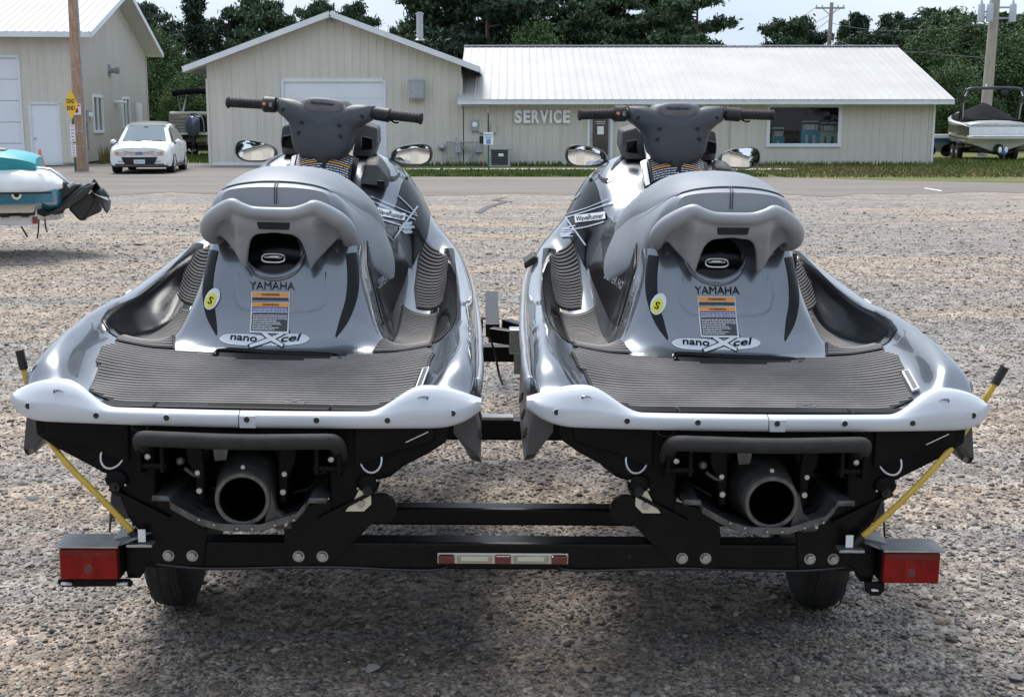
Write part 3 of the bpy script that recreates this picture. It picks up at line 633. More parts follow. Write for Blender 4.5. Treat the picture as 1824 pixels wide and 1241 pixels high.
def mk2(t_):
    b = MB(); b.tube([(0, 0, 0), (.25, 0, 0), (.5, 0, -.02)], .06, 8); b.tube([(.25, 0, .02), (.25, .0, -.18)], .05, 8); b.build('pipe', M['white_paint'], t_, smooth=60)
    b = MB(); b.tube([(.2, -.35, .0), (.2, .35, .0)], .05, 8); b.build('tee', M['white_paint'], t_, smooth=60)
t_ = fix('pvc_vent', 'white plastic tee vent on the side wall between the two windows', 'pipe', side_pt(205, 182), mk2); t_.rotation_euler.z = ang
t_ = fix('white_cabinet', 'narrow white cabinet on the side wall right of the second window', 'cabinet', side_pt(246, 204), lambda t_: (MB().box((.06, 0, 0), (.12, .9, 1.0)).build('box', M['white_paint'], t_, bevel=.01), MB().box((.125, 0, 0), (.012, .8, .9)).build('cover', M['white_paint'], t_))); t_.rotation_euler.z = ang
def mk3(t_):
    b = MB(); b.box((.08, 0, 0), (.16, .35, .5)); b.build('box', M['box_grey'], t_, bevel=.01)
    b = MB(); b.lathe((.16, 0, .05), (1, 0, 0), [(0, .1), (.1, .1), (.12, .05), (.121, 0)], 12); b.build('dial', M['white_paint'], t_, smooth=45)
    b = MB(); b.tube([(.06, 0, -.2), (.06, 0, -1.3)], .03, 6); b.build('conduit', M['galv'], t_, smooth=60)
t_ = fix('electric_meter', 'electric meter box on the left building just right of the wooden pole', 'meter', side_pt(152, 208), mk3); t_.rotation_euler.z = ang
# ================================================================== jet ski
M['paint'] = mat('craft_paint', (.135, .15, .175), .27, .7, coat=1, croug=.02, c2=(.15, .165, .19), scale=200)
M['black_gloss'] = mat('black_gloss', (.003, .0035, .0045), .12, spec=.22)
M['hull_black'] = mat('hull_black', (.004, .004, .0045), .5, c2=(.007, .007, .0075), scale=12, bump=.12, bscale=40, spec=.12)
M['bumper'] = mat('bumper_grey', (.60, .63, .68), .42, c2=(.50, .53, .58), scale=9, stretch=(.3, 1, 2.5), detail=7, bump=.08, bscale=90)
M['rail'] = mat('rail_grey', (.36, .38, .42), .3, .3, c2=(.31, .33, .37), scale=10)
M['sponson'] = mat('sponson_grey', (.07, .075, .085), .35, c2=(.09, .095, .105), scale=8)
M['seat_lt'] = mat('seat_vinyl', (.21, .23, .26), .48, c2=(.24, .26, .29), scale=6, bump=.12, bscale=350, spec=.4)
M['seat_dk'] = mat('seat_vinyl_dark', (.27, .295, .33), .46, c2=(.31, .335, .37), scale=6, bump=.12, bscale=350, spec=.4)
M['handle_grey'] = mat('grab_grey', (.31, .325, .35), .38, c2=(.37, .385, .41), scale=5, bump=.08, bscale=260, spec=.5)
M['console'] = mat('console_grey', (.045, .05, .06), .5, c2=(.058, .063, .074), scale=5, bump=.1, bscale=300, spec=.5)
M['pad_grey'] = mat('pad_grey', (.15, .145, .155), .6, bump=.1, bscale=200)
M['mat_base'] = mat('mat_base', (.008, .008, .009), .7)
M['mat_rib'] = mat('mat_rib', (.27, .245, .23), .75, c2=(.19, .178, .17), scale=7, bump=.3, bscale=200)  # paler than the mat base: light caught by the ribs, put into their colour
M['pump_metal'] = mat('pump_metal', (.05, .05, .048), .5, .5, c2=(.11, .11, .105), scale=14, bump=.25, bscale=60)
M['plate_metal'] = mat('plate_metal', (.16, .165, .165), .5, .6, c2=(.07, .07, .068), scale=16, bump=.2, bscale=60)
M['lab_white'] = mat('label_white', (.74, .76, .8), .35)
M['lab_orange'] = mat('label_orange', (.85, .33, .04), .35)
M['lab_black'] = mat('label_black', (.015, .017, .025), .3)
M['lab_blue'] = mat('label_blue', (.03, .08, .3), .35)
M['thread'] = mat('thread', (.05, .06, .09), .6)
M['mirror'] = mat('mirror_glass', (.85, .87, .9), .01, 1)
M['decal_dark'] = mat('decal_dark', (.035, .04, .048), .4)
M['decal_silver'] = mat('decal_silver', (.5, .53, .58), .25, .5)
M['frame_black'] = mat('frame_black', (.01, .01, .011), .35)
M['bore_shade'] = mat('bore_shade', (.0015, .0015, .0015), .9, spec=.02)  # shade inside the nozzle bore, put in as near-black colour
M['rim_metal'] = mat('rim_metal', (.17, .17, .16), .5, .5, c2=(.10, .10, .095), scale=40, bump=.2)
M['yellow'] = mat('sticker_yellow', (.75, .72, .05), .4)
M['knob_red'] = mat('knob_red', (.6, .1, .05), .4)

ST = [   # y : ten (x, z) from the rub rail to the centre line
 (0.045, [(.500,.895),(.498,.91),(.49,.925),(.47,.92),(.43,.885),(.34,.868),(.26,.865),(.17,.865),(.08,.865),(0,.865)]),
 (0.10, [(.575,.895),(.572,.908),(.555,.922),(.51,.918),(.445,.89),(.35,.873),(.265,.871),(.17,.871),(.08,.871),(0,.871)]),
 (0.16, [(.605,.905),(.60,.908),(.572,.914),(.525,.915),(.455,.897),(.36,.879),(.265,.877),(.18,.877),(.08,.877),(0,.877)]),
 (0.26, [(.628,.915),(.62,.95),(.588,.972),(.54,.965),(.478,.91),(.37,.892),(.27,.890),(.18,.890),(.08,.890),(0,.890)]),
 (0.42, [(.632,.925),(.622,.975),(.59,1.008),(.55,.992),(.495,.948),(.39,.925),(.30,.916),(.19,.914),(.08,.914),(0,.914)]),
 (0.56, [(.632,.935),(.622,.987),(.588,1.024),(.55,1.01),(.50,.968),(.40,.945),(.33,.938),(.22,.934),(.10,.931),(0,.931)]),
 (0.62, [(.63,.94),(.622,.993),(.588,1.032),(.55,1.016),(.502,.974),(.41,.952),(.345,.95),(.26,.958),(.14,.968),(0,.973)]),
 (0.68, [(.63,.944),(.62,.998),(.586,1.037),(.55,1.02),(.50,.968),(.41,.946),(.345,.955),(.28,1.0),(.18,1.045),(0,1.06)]),
 (0.75, [(.63,.948),(.619,1.003),(.585,1.04),(.548,1.02),(.497,.948),(.40,.925),(.335,.955),(.275,1.07),(.195,1.19),(0,1.215)]),
 (0.82, [(.629,.952),(.617,1.007),(.582,1.043),(.547,1.02),(.492,.935),(.395,.912),(.325,.955),(.265,1.13),(.205,1.28),(0,1.33)]),
 (0.92, [(.628,.957),(.615,1.01),(.58,1.045),(.545,1.02),(.49,.928),(.395,.905),(.325,.955),(.268,1.15),(.218,1.32),(0,1.36)]),
 (1.12, [(.622,.97),(.61,1.02),(.575,1.045),(.54,1.02),(.487,.922),(.40,.902),(.325,.94),(.272,1.12),(.225,1.32),(0,1.38)]),
 (1.38, [(.612,.985),(.605,1.04),(.57,1.065),(.535,1.045),(.484,.945),(.41,.93),(.335,.975),(.285,1.14),(.235,1.31),(0,1.38)]),
 (1.68, [(.60,1.0),(.592,1.055),(.56,1.10),(.525,1.10),(.475,1.045),(.41,1.045),(.36,1.08),(.315,1.18),(.25,1.30),(0,1.38)]),
 (1.90, [(.585,1.012),(.575,1.07),(.545,1.125),(.51,1.15),(.46,1.155),(.42,1.19),(.375,1.27),(.32,1.36),(.24,1.43),(0,1.46)]),
 (2.08, [(.565,1.025),(.555,1.08),(.525,1.135),(.485,1.18),(.445,1.225),(.41,1.28),(.37,1.355),(.31,1.435),(.205,1.50),(0,1.525)]),
 (2.30, [(.53,1.042),(.52,1.09),(.49,1.145),(.45,1.19),(.415,1.235),(.38,1.285),(.34,1.36),(.28,1.435),(.17,1.50),(0,1.52)]),
 (2.65, [(.44,1.075),(.435,1.115),(.41,1.16),(.375,1.20),(.34,1.24),(.30,1.28),(.25,1.33),(.19,1.37),(.11,1.40),(0,1.41)]),
 (3.00, [(.28,1.105),(.275,1.135),(.26,1.165),(.235,1.19),(.21,1.215),(.18,1.235),(.15,1.255),(.11,1.27),(.06,1.28),(0,1.285)]),
 (3.28, [(.05,1.13),(.049,1.14),(.046,1.15),(.042,1.156),(.036,1.16),(.03,1.165),(.024,1.168),(.016,1.17),(.008,1.172),(0,1.173)])]
RIG = Matrix.Translation((-.03, 3.345, 0)) @ Matrix.Rotation(R(1.25), 4, 'Z') @ Matrix.Rotation(R(.75), 4, 'Y')
SEATM = {-1: RIG @ Matrix.Translation((-.705, 0, .85)) @ Matrix.Rotation(R(.55), 4, 'Y') @ Matrix.Translation((0, 0, -.85)), 1: RIG @ Matrix.Translation((.705, 0, 0))}
def view_ray(side, px, py):
    mi = SEATM[side].inverted(); o = mi @ Vector((0, 0, CAM_H)); return o, (mi.to_3x3() @ ray(px, py)).normalized()
def seen(bvh, side, px, py, off):
    o, d = view_ray(side, px, py); loc, n, i, t = bvh.ray_cast(o, d)
    if loc is None: return None, None
    if n.dot(d) > 0: n = -n
    return loc+n*off, n
def lay(mb, bvh, side, cx, cy, off, ang=0, mirror=False):
    """lay a small flat drawing (x right, y down, in measured picture units) on the surface where the decal sits"""
    ca, sa = math.cos(ang), math.sin(ang); o = []; last = None
    for p in mb.v:
        q, n = seen(bvh, side, cx+p[0]*ca-p[1]*sa, cy+p[0]*sa+p[1]*ca, off+p[2])
        if q is None: q = last or Vector((0, 1, 1))
        last = q; o.append((-q.x, q.y, q.z) if mirror else tuple(q))
    mb.v = o; return mb
def gridpx(w_, h_, nx=8, ny=4, cx=0, cy=0): return flat_grid(w_, h_, nx, ny, cx, cy)
def quadpx(c, nx=14, ny=10):
    m_ = MB(); c = [Vector(p+(0,)) if len(p) == 2 else Vector(p) for p in c]
    m_.grid([[tuple((c[0]*(1-u)+c[1]*u)*(1-v)+(c[3]*(1-u)+c[2]*u)*v) for u in [i/nx for i in range(nx+1)]] for v in [j/ny for j in range(ny+1)]]); return m_
def bandpx(left, right, sub=4):      # two edge polylines of equal length
    m_ = MB(); L_ = cr_interp([p+(0,) for p in left], sub); R_ = cr_interp([p+(0,) for p in right], sub)
    m_.grid([[tuple(a+(b-a)*t/8) for t in range(9)] for a, b in zip(L_, R_)]); return m_
def strokepx(pts, wd, sub=4):
    P_ = cr_interp([p+(0,) for p in pts], sub); m_ = MB(); rows = []; n = len(P_)
    ww = wd if isinstance(wd, (list, tuple)) else [wd]*len(pts)
    for i, p in enumerate(P_):
        d = P_[min(i+1, n-1)]-P_[max(i-1, 0)]; l = math.hypot(d[0], d[1]) or 1; w2 = np.interp(i/(n-1)*(len(ww)-1), range(len(ww)), ww)/2
        rows.append([(p[0]-d[1]/l*w2, p[1]+d[0]/l*w2, 0), (p[0], p[1], 0), (p[0]+d[1]/l*w2, p[1]-d[0]/l*w2, 0)])
    m_.grid(rows); return m_
def textpx(s_, size, width=None, bold=0, shear=0):
    m_ = MB(); put_text(m_, s_, (0, 0, 0), (1, 0, 0), (0, -1, 0), size, .0001, bold, shear, width); m_.v = [(x, y, 0) for x, y, z in m_.v]; return m_
def craft_deck(parent):
    g = cr_interp([[(y,)+p for p in pr] for y, pr in ST], 7)           # rows along y
    h = np.array([cr_interp(r, 6) for r in g])                           # each row (n,3) -> y,x,z
    b = MB(); rows = []
    for r in h:
        half = [(max(p[1], 0), p[0], p[2]) for p in r]; half[-1] = (0, half[-1][1], half[-1][2])
        rows.append(half + [(-x, y, z) for x, y, z in half[-2::-1]])
    b.grid(rows); o = b.build('deck', M['paint'], parent, smooth=180)
    return o, BVHTree.FromPolygons([Vector(v) for v in b.v], b.f), rows
def make_craft():
    root = thing('jet_ski', '', 'jet ski', (0, 0, 0))
    body = root
    deck, bvh, rows = craft_deck(root)
    parts = []
    # ---- hull below the rub rail
    hs = []
    keel = [(0.03, .565), (.6, .56), (1.2, .565), (1.8, .59), (2.4, .66), (2.8, .76), (3.1, .90), (3.26, 1.06)]
    kz = lambda y: np.interp(y, [k[0] for k in keel], [k[1] for k in keel])
    for i, (y, pr) in enumerate(ST):
        yy = max(y, .10); rx, rz = pr[0]; rx = rx-.02*(y < .3); k = kz(yy)
        if y > 2.9: ch = rx*.8
        else: ch = min(.47, rx*.8)
        cz = k + (rz-k)*.52; mx_ = rx-.012
        half = [(mx_, yy, rz-.005), (rx*.93, yy, rz-.06), (ch+.02, yy, cz+.02), (ch-.05, yy, cz-.05), (ch*.52, yy, k+(cz-k)*.42), (ch*.47, yy, k+(cz-k)*.30), (.03, yy, k+.01), (0, yy, k)]
        hs.append(half + [(-x, y_, z) for x, y_, z in half[-2::-1]])
    b = MB(); b.grid(hs); b.build('hull', M['hull_black'], root, smooth=40)
    # transom, recessed pump tunnel in its middle
    b = MB()
    half = hs[0]; tun = [(.235, .80), (.235, .66), (.17, .60), (0, .60)]
    out_ = [(p[0], p[2]) for p in half[:8]]
    Ltr = [(.62-.03, .06, .88), (.565, .06, .80), (.49, .06, .765), (.40, .06, .69), (.30, .06, .645), (.235, .06, .60)]
    for s in (-1, 1):
        poly = [(s*.235, .05, .885)] + [(s*x, .05, z) for x, y, z in [(.555, 0, .885), (.55, 0, .80), (.50, 0, .765), (.36, 0, .69), (.315, 0, .635), (.235, 0, .60)]]
        b.prism(poly, (0, .06, 0))
    b.prism([(-.235, .05, .885), (.235, .05, .885), (.235, .05, .80), (-.235, .05, .80)], (0, .06, 0))
    b.build('transom', M['hull_black'], root, bevel=.006)
    b = MB(); b.prism([(-.235, .30, .80), (.235, .30, .80), (.235, .30, .60), (-.235, .30, .60)], (0, .02, 0)); 
    for s in (-1, 1): b.box((s*.24, .2, .71), (.012, .28, .22))
    b.box((0, .2, .805), (.47, .28, .012)); b.build('pump_tunnel', M['hull_black'], root)
    # raised bulges and scuffs on the transom
    for s in (-1, 1):
        b = MB(); b.prism([(s*.30, .05, .86), (s*.525, .05, .86), (s*.515, .05, .80), (s*.36, .05, .755), (s*.30, .05, .74)], (0, -.012, 0)); b.build('transom_panel', M['hull_black'], root, bevel=.008)
    # side flanges (sponsons)
    for s in (-1, 1):
        secs = []
        for y, a in ((.20, .75), (.23, 1), (.6, 1), (.85, .8), (1.0, .45), (1.08, .12)):
            z = .85+.04*y; sec = [(.565, z), (.60+.02*a, z-.012), (.612+.02*a, z-.05), (.622+.022*a, z-.07-.09*a), (.630+.014*a, z-.072-.10*a), (.60+.016*a, z-.07-.085*a), (.565, z-.07)]
            secs.append([(s*x, y+.03*(k == 4), zz) for k, (x, zz) in enumerate(sec)])
        b = MB(); b.grid(secs); n0 = len(secs[0]); b.add(secs[0], [tuple(range(n0))]); b.build('sponson', M['sponson'], root, smooth=40)
        for k in range(3):
            q = MB(); y = .27+.2*k; q.bar((s*.637, y, .775+.01*k), (s*.644, y+.10, .735+.01*k), .016, .004, up=(1, 0, 0)); q.build('sponson_slot', M['blackp'], root)
    # ---- stern bumper in three pieces
    def bsec(x):
        a = abs(x); e = min(1, max(0, (a-.335)/.15)); e = e*e*(3-2*e); t = min(max(0, (a-.50)/.14), 1)
        top = .882 + .064*e - .052*t**1.8; bot = .838 + .03*t**2.5
        y0 = .0 + .028*(a/.5)**2 + .075*t**3; dep = .05+.055*e*(1-.2*t**3)
        return top, bot, y0, dep
    def bump(x0, x1, n):
        rr = []
        for i in range(n+1):
            x = x0+(x1-x0)*i/n; top, bot, y0, dep = bsec(x); hh = top-bot
            cz_ = bot+min(hh*.86, .034+.3*max(0, hh-.046)); ye = y0+.012+.42*max(0, dep-.05)
            rr.append([(x, y0+dep, top-.012), (x, y0+dep*.75, top-.002), (x, (ye+y0+dep*.75)/2, top+.001), (x, ye, top-.004), (x, (ye+y0)/2+.003, cz_+(top-cz_)*.52), (x, y0+.004, cz_+.004), (x, y0, cz_-.004), (x, y0, bot+.012), (x, y0+.005, bot+.003), (x, y0+.018, bot), (x, y0+dep, bot+.002)])
        b = MB(); b.grid(rr)
        for r_ in (rr[0], rr[-1]): b.add(r_, [tuple(range(len(r_)))])
        return b.build('bumper', M['bumper'], root, smooth=50)
    bump(-.642, -.0015, 50); b2 = bump(.0015, .642, 50)
    b = MB(); b.prism([(.003, -.0008, .874), (.045, -.0008, .874), (.045, -.0008, .841), (.003, -.0008, .841)], (0, .006, 0)); b.build('bumper_joint', M['bumper'], root, bevel=.001)
    for x in (-.565, -.378, -.19, .022, .205, .392, .565):
        top, bot, y0, dep = bsec(x); zc = bot+.026+(.012 if abs(x) > .5 else 0)
        b = MB(); b.lathe((x, y0+.004, zc), (0, -1, 0), [(0, .0095), (.0055, .0095), (.006, .008), (.003, .0075), (.0031, 0)], 16); b.build('screw_hole', M['bumper'], root, smooth=40)
        b = MB(); b.lathe((x, y0-.0005, zc), (0, -1, 0), [(0, .0078), (.0008, .0078)], 16); b.build('screw', M['blackp'], root)
    # ---- rub rail along each side
    for s in (-1, 1):
        pts = [(s*(pr[0][0]+.004), max(y, .12), pr[0][1]-.008) for y, pr in ST if y > .2]; pts = curve(pts, 4)
        b = MB(); b.tube(pts, [(.012, .026)]*len(pts), 10); b.build('rub_rail', M['rail'], root, smooth=180)
    # ---- deck mats with ribs
    def zdeck(x, y):
        loc, n, i, d = bvh.ray_cast(Vector((x, y, 2.0)), Vector((0, 0, -1))); return loc.z if loc else .9
    def mat_part(name, ys, lim, pitch=.0195, inner=None, m=None, bow=0):
        b = MB(); base = MB(); rows_ = []
        y0, y1 = ys; k = int((y1-y0)/pitch)
        for i in range(k+1):
            y = y0+(y1-y0)*i/k; xa, xb = lim(y)
            rows_.append([(xa+(xb-xa)*j/24, y, zdeck(xa+(xb-xa)*j/24, y)+.004) for j in range(25)])
        base.grid(rows_)
        bo = base.build(name, M['mat_base'], root, smooth=60)
        rb = MB()
        for i in range(k):
            y = y0+pitch*(i+.5); xa, xb = lim(y); xa += .006; xb -= .006; n = 24; c = []
            segs = [(xa, xb)] if inner is None else inner(y, xa, xb)
            for (u0, u1) in segs:
                c = []
                for j in range(n+1):
                    x = u0+(u1-u0)*j/n; z = zdeck(x, y)+.004
                    c.append([(x, y-.0055, z), (x, y-.004, z+.0058), (x, y+.0028, z+.0062), (x, y+.0040, z)])
                rb.grid(c)
        r_ = rb.build('mat_rib', M['mat_rib'], bo); tag(r_, kind='stuff'); return bo
    def lim_main(y):
        a = np.interp(y, [.055, .11, .17, .37, .375, .44, .50, .60], [.325, .345, .445, .47, .485, .49, .50, .46]); return -a, a
    def inn(y, xa, xb):
        if y < .50: return [(xa, xb)]
        w_ = np.interp(y, [.50, .54, .60], [.05, .21, .30]); return [(xa, -w_), (w_, xb)]
    bo = mat_part('rear_mat', (.055, .57), lim_main, inner=inn)
    # pull the mat away where the pedestal foot covers it (foot rises through it)
    for s in (-1, 1):
        mat_part('side_mat', (.585, .72), lambda y, s=s: tuple(sorted((s*np.interp(y, [.58, .72], [.30, .335]), s*.485))), inner=None)
        mat_part('well_mat', (1.46, 1.86), lambda y, s=s: tuple(sorted((s*np.interp(y, [1.46, 1.6, 1.75, 1.86], [.395, .38, .385, .405]), s*np.interp(y, [1.46, 1.6, 1.8, 1.86], [.50, .51, .50, .46])))), pitch=.021)
        mat_part('floor_mat', (.80, 1.42), lambda y, s=s: tuple(sorted((s*.345, s*.475))), pitch=.02)
    b = MB(); z = zdeck(.06, .12)+.011; b.lathe((.13, .12, zdeck(.13, .12)+.007), (0, -.15, 1), [(0, .03), (.004, .028), (.004, .012), (.001, .01), (.001, 0)], 20); b.build('drain_plug', M['decal_dark'], root, smooth=40)
    b = MB(); zz = zdeck(.44, .3); b.prism([(.455, .22, zdeck(.455, .22)+.008), (.475, .22, zdeck(.475, .22)+.008), (.488, .36, zdeck(.488, .36)+.008), (.468, .36, zdeck(.468, .36)+.008)], (0, 0, .006)); b.build('mat_badge', M['lab_white'], root)
    b = MB(); b.prism([(.459, .225, zdeck(.459, .225)+.0145), (.472, .225, zdeck(.472, .225)+.0145), (.484, .355, zdeck(.484, .355)+.0145), (.472, .355, zdeck(.472, .355)+.0145)], (0, 0, .001)); b.build('mat_badge_face', M['decal_dark'], root)
    # ---- pedestal rear: emblem dish, latch, letters, warning labels
    nz_ = Vector((0, -1, .42)).normalized(); upv = Vector((0, .42, 1)).normalized(); X = Vector((1, 0, 0))
    def decal(name, shape, origin, m, off=.0015, xd=X, yd=upv, parent=root, smooth=None, tgt=None):
        project(shape, tgt or bvh, origin, xd, yd, off); return shape.build(name, m, parent, smooth=smooth, fix=True)
    def rrect(w_, h_, r=.01, cx=0, cy=0, n=10):
        return flat_grid(w_, h_, n, n, cx, cy)
    PO = Vector((.0, .72, 1.12))
    def strip_poly(pts):            # thin fan polygon subdivided
        b = MB(); b.add([(x, y, 0) for x, y in pts], [tuple(range(len(pts)))]); return b
    def dl(name, mb, cx, cy, m, off, par=root, side=-1, ang=0, mirror=False, target=None, smooth=None):
        lay(mb, target or bvh, side, cx, cy, off, ang, mirror); return mb.build(name, m, par, smooth=smooth)
    # dark dish with the chrome latch, and the moulding that curves beneath it
    dish = MB(); dish.grid([[(48*k/6*math.cos(R(a)), 42*k/6*math.sin(R(a)), 0) for a in range(0, 361, 12)] for k in range(7)])
    dl('latch_recess', dish, 488, 452, M['black_gloss'], .003, smooth=180)
    mo = strokepx([(-58, -14), (-50, 14), (-30, 34), (0, 42), (30, 34), (50, 14), (58, -14)], [3, 10, 13, 14, 13, 10, 3]); 
    mo.v = [(p[0], p[1], .006*(k % 3 == 1)) for k, p in enumerate(mo.v)]
    dl('moulding', mo, 488, 452, M['paint'], .004, smooth=180)
    lp, ln = seen(bvh, -1, 488, 459, 0); ctr = lp+Vector((0, -.014, 0))
    ring = [ctr + X*(.036*math.copysign(abs(math.cos(t))**.6, math.cos(t))) + upv*(.014*math.copysign(abs(math.sin(t))**.8, math.sin(t))) for t in [2*math.pi*i/28 for i in range(29)]]
    b = MB(); b.tube(ring, .0038, 8, caps=False); b.build('latch_ring', M['chrome'], root, smooth=180)
    b = MB(); b.ball(ctr+Vector((0, .004, 0)), (.033, .008, .011)); b.build('latch_well', M['black_gloss'], root, smooth=180)
    b = MB(); b.tube([ctr+X*-.026+upv*.001, ctr+X*-.016+upv*.005+Vector((0, -.007, 0)), ctr+X*.016+upv*.005+Vector((0, -.007, 0)), ctr+X*.026+upv*.001], .0055, 8); b.build('latch_bar', M['chrome'], root, smooth=180)
    dl('maker_lettering', textpx('YAMAHA', 20, 80, .0), 485, 509, M['decal_dark'], .0045, ang=R(1))
    cre = strokepx([(424, 486), (420, 520), (430, 543), (455, 550), (500, 552), (552, 550), (574, 540), (582, 515), (582, 484)], [4, 12, 14, 12, 11, 12, 14, 12, 4]); cre.v = [(p[0], p[1], .0022*(k % 3 == 1)) for k, p in enumerate(cre.v)]
    # warning labels
    dl('panel_crease', cre, 0, 0, M['paint'], .0003, smooth=180)
    l1 = dl('warning_label', gridpx(68, 17, 8, 3), 482, 529, M['lab_white'], .0032, ang=R(1))
    dl('label_header', gridpx(65, 8, 8, 2), 482, 525.5, M['lab_orange'], .0042, l1, ang=R(1)); dl('label_field', gridpx(65, 6, 8, 2), 482, 533.5, M['lab_black'], .0042, l1, ang=R(1))
    dl('label_title', textpx('WARNING', 6, 32, .02), 482, 525.5, M['lab_black'], .0052, l1, ang=R(1))
    l2 = dl('warning_label', quadpx([(-34, -28), (34, -28), (32, 28), (-37, 26)], 8, 8), 482, 567, M['lab_white'], .0032)
    dl('label_header', gridpx(65, 7, 8, 2), 482, 543.5, M['lab_orange'], .0042, l2, ang=R(1)); dl('label_title', textpx('WARNING', 5.5, 30, .02), 482, 543.5, M['lab_black'], .0052, l2, ang=R(1))
    dl('label_field', gridpx(64, 9, 8, 2), 481.5, 552, M['lab_blue'], .0042, l2, ang=R(1)); dl('label_field', quadpx([(-32, -17), (32, -17), (30, 17), (-34, 15.5)], 8, 6), 481.5, 574.5, M['decal_dark'], .0042, l2)
    r9 = random.Random(4); tl = MB()
    for i in range(12):
        yy = -17+3.2*i if i > 2 else -19.5+3.2*i; wl = 60*(1 if i < 6 else r9.uniform(.3, .95)); x = -30-i*.15
        while x < -30+wl:
            g = min(r9.uniform(2, 7), -30+wl-x+1); g2 = gridpx(g, 1.35, 1, 1, x+g/2, yy+.015*x); tl.add(g2.v, g2.f); x += g+1
    tag(dl('label_text', tl, 481.5, 570, M['lab_white'], .0052, l2), kind='stuff')
    # arrow-ended model badge with a large crossing letter
    bd = MB(); rws = []
    for i in range(33):
        x = -80+160*i/32; t = max(0, (abs(x)-66)/14); bow = -.0011*x*x*0
        up_, lo_ = -9+7*t, 9-8*t; cv = 4-abs(x)*.045; rws.append([(x, up_+cv, 0), (x, 0+cv*1, 0), (x, lo_+cv, 0)])
    bd.grid(rws); bo_ = dl('model_badge', bd, 471, 603, M['decal_silver'], .0010)
    for sg, a_ in ((-1, 5), (1, -5)):
        ed = strokepx([(14*sg, 11.5), (62*sg, 8), (78*sg, 0), (64*sg, -7.5), (16*sg, -6.5)], 2.6, 3); dl('badge_edge', ed, 471, 604, M['lab_white'], .0017, bo_)
    dl('model_lettering', textpx('nano', 17, 48, .02, .1), 434, 603, M['text_black'], .0026, bo_, ang=R(5)); dl('model_lettering', textpx('cel', 17, 38, .02, .3), 519, 602, M['text_black'], .0026, bo_, ang=R(-5))
    dl('cross_edge', strokepx([(-36, 15), (0, 3), (38, -14)], [8, 11, 6]), 478, 603, M['text_black'], .0020, bo_)
    dl('cross_edge', strokepx([(-12, -12), (4, 0), (28, 14)], [9, 11, 8]), 478, 603, M['text_black'], .0021, bo_)
    dl('model_cross', strokepx([(-33, 14), (0, 3), (35, -13)], [5, 7, 3]), 478, 603, M['lab_white'], .0024, bo_)
    dl('model_cross', strokepx([(-10, -11), (4, 0), (26, 13)], [6, 7, 5]), 478, 603, M['lab_white'], .0026, bo_)
    fm = [seen(bvh, -1, px, py, .004)[0] for px, py in ((384, 636), (388, 626), (405, 624), (445, 627), (487, 630), (530, 632), (570, 633), (598, 636), (606, 643))]
    b = MB(); b.tube(curve(fm, 3), [(.009, .006)]*25, 8); b.build('foot_moulding', M['black_gloss'], root, smooth=180)
    # black inlays at the pedestal corners, side covers, shroud panels; both sides alike
    for mir in (False, True):
        s = -1 if mir else 1
        dl('corner_inlay', bandpx([(616, 452), (619, 490), (616, 530), (606, 565), (597, 598)], [(634, 450), (639, 490), (636, 530), (622, 570), (599, 601)]), 0, 0, M['black_gloss'], .003, mirror=mir, smooth=180)
        def gpatch(name, fn, i0, i1, m, off, nj=10):
            rr_ = []
            for i in range(i0, i1+1):
                j0, j1 = fn(i); rw_ = []
                for q in range(nj+1):
                    jf = j0+(j1-j0)*q/nj; ja = int(jf); t = jf-ja; A_ = Vector(rows[i][ja]); B_ = Vector(rows[i][min(ja+1, 54)]); P_ = A_.lerp(B_, t)
                    du = B_-A_; dv = Vector(rows[i+1][ja])-Vector(rows[i-1][ja]); n_ = du.cross(dv).normalized()
                    if n_.z < -.02: n_ = -n_
                    P_ = P_+n_*off; rw_.append((s*P_.x, P_.y, P_.z))
                rr_.append(rw_)
            b = MB(); b.grid(rr_); return b.build(name, m, root, smooth=180)
        I_ = lambda i, xs_, ys_: float(np.interp(i, xs_, ys_))
        gpatch('well_liner', lambda i: (I_(i, [43, 47, 57, 97], [25, 18.5, 16.5, 16.5]), I_(i, [43, 67, 87, 97], [27, 28, 27, 23])), 43, 97, M['black_gloss'], .0022)
        gpatch('side_cover', lambda i: (I_(i, [69, 91], [37, 37]), I_(i, [69, 73, 91], [43, 47, 47])), 69, 91, M['black_gloss'], .0022)
        gpatch('shroud_panel', lambda i: (I_(i, [91, 97, 105, 113], [36, 31, 29, 29]), I_(i, [91, 97, 105, 113], [47, 44, 41, 36])), 91, 113, M['black_gloss'], .0022)
        dl('side_trim', strokepx([(682, 299), (686, 312), (697, 319), (707, 316), (712, 308)], [2, 6, 8, 6, 2]), 0, 0, M['black_gloss'], .003, mirror=mir)
        dl('side_trim', strokepx([(650, 281), (666, 275), (680, 287), (690, 300)], [2, 5, 5, 2]), 0, 0, M['black_gloss'], .003, mirror=mir)
    def stripes(side, L_):
        for pts, wd in L_: dl('stripe', strokepx(pts, wd), 0, 0, M['decal_silver'], .0062, side=side)
    stripes(-1, [([(655, 357), (690, 372), (738, 392)], 2), ([(660, 352), (700, 368), (742, 386)], 1.4), ([(676, 392), (705, 400), (730, 408)], 2.4), ([(742, 368), (722, 395), (700, 425)], 3), ([(708, 350), (725, 366), (740, 382)], 1.4), ([(655, 395), (680, 412), (700, 430)], 1.6)])
    stripes(1, [([(1093, 362), (1050, 376), (1000, 392)], 2), ([(1085, 356), (1045, 372), (998, 386)], 1.4), ([(1078, 396), (1050, 404), (1020, 410)], 2.4), ([(998, 372), (1018, 400), (1045, 438)], 3), ([(1035, 345), (1018, 362), (1002, 380)], 1.4)])
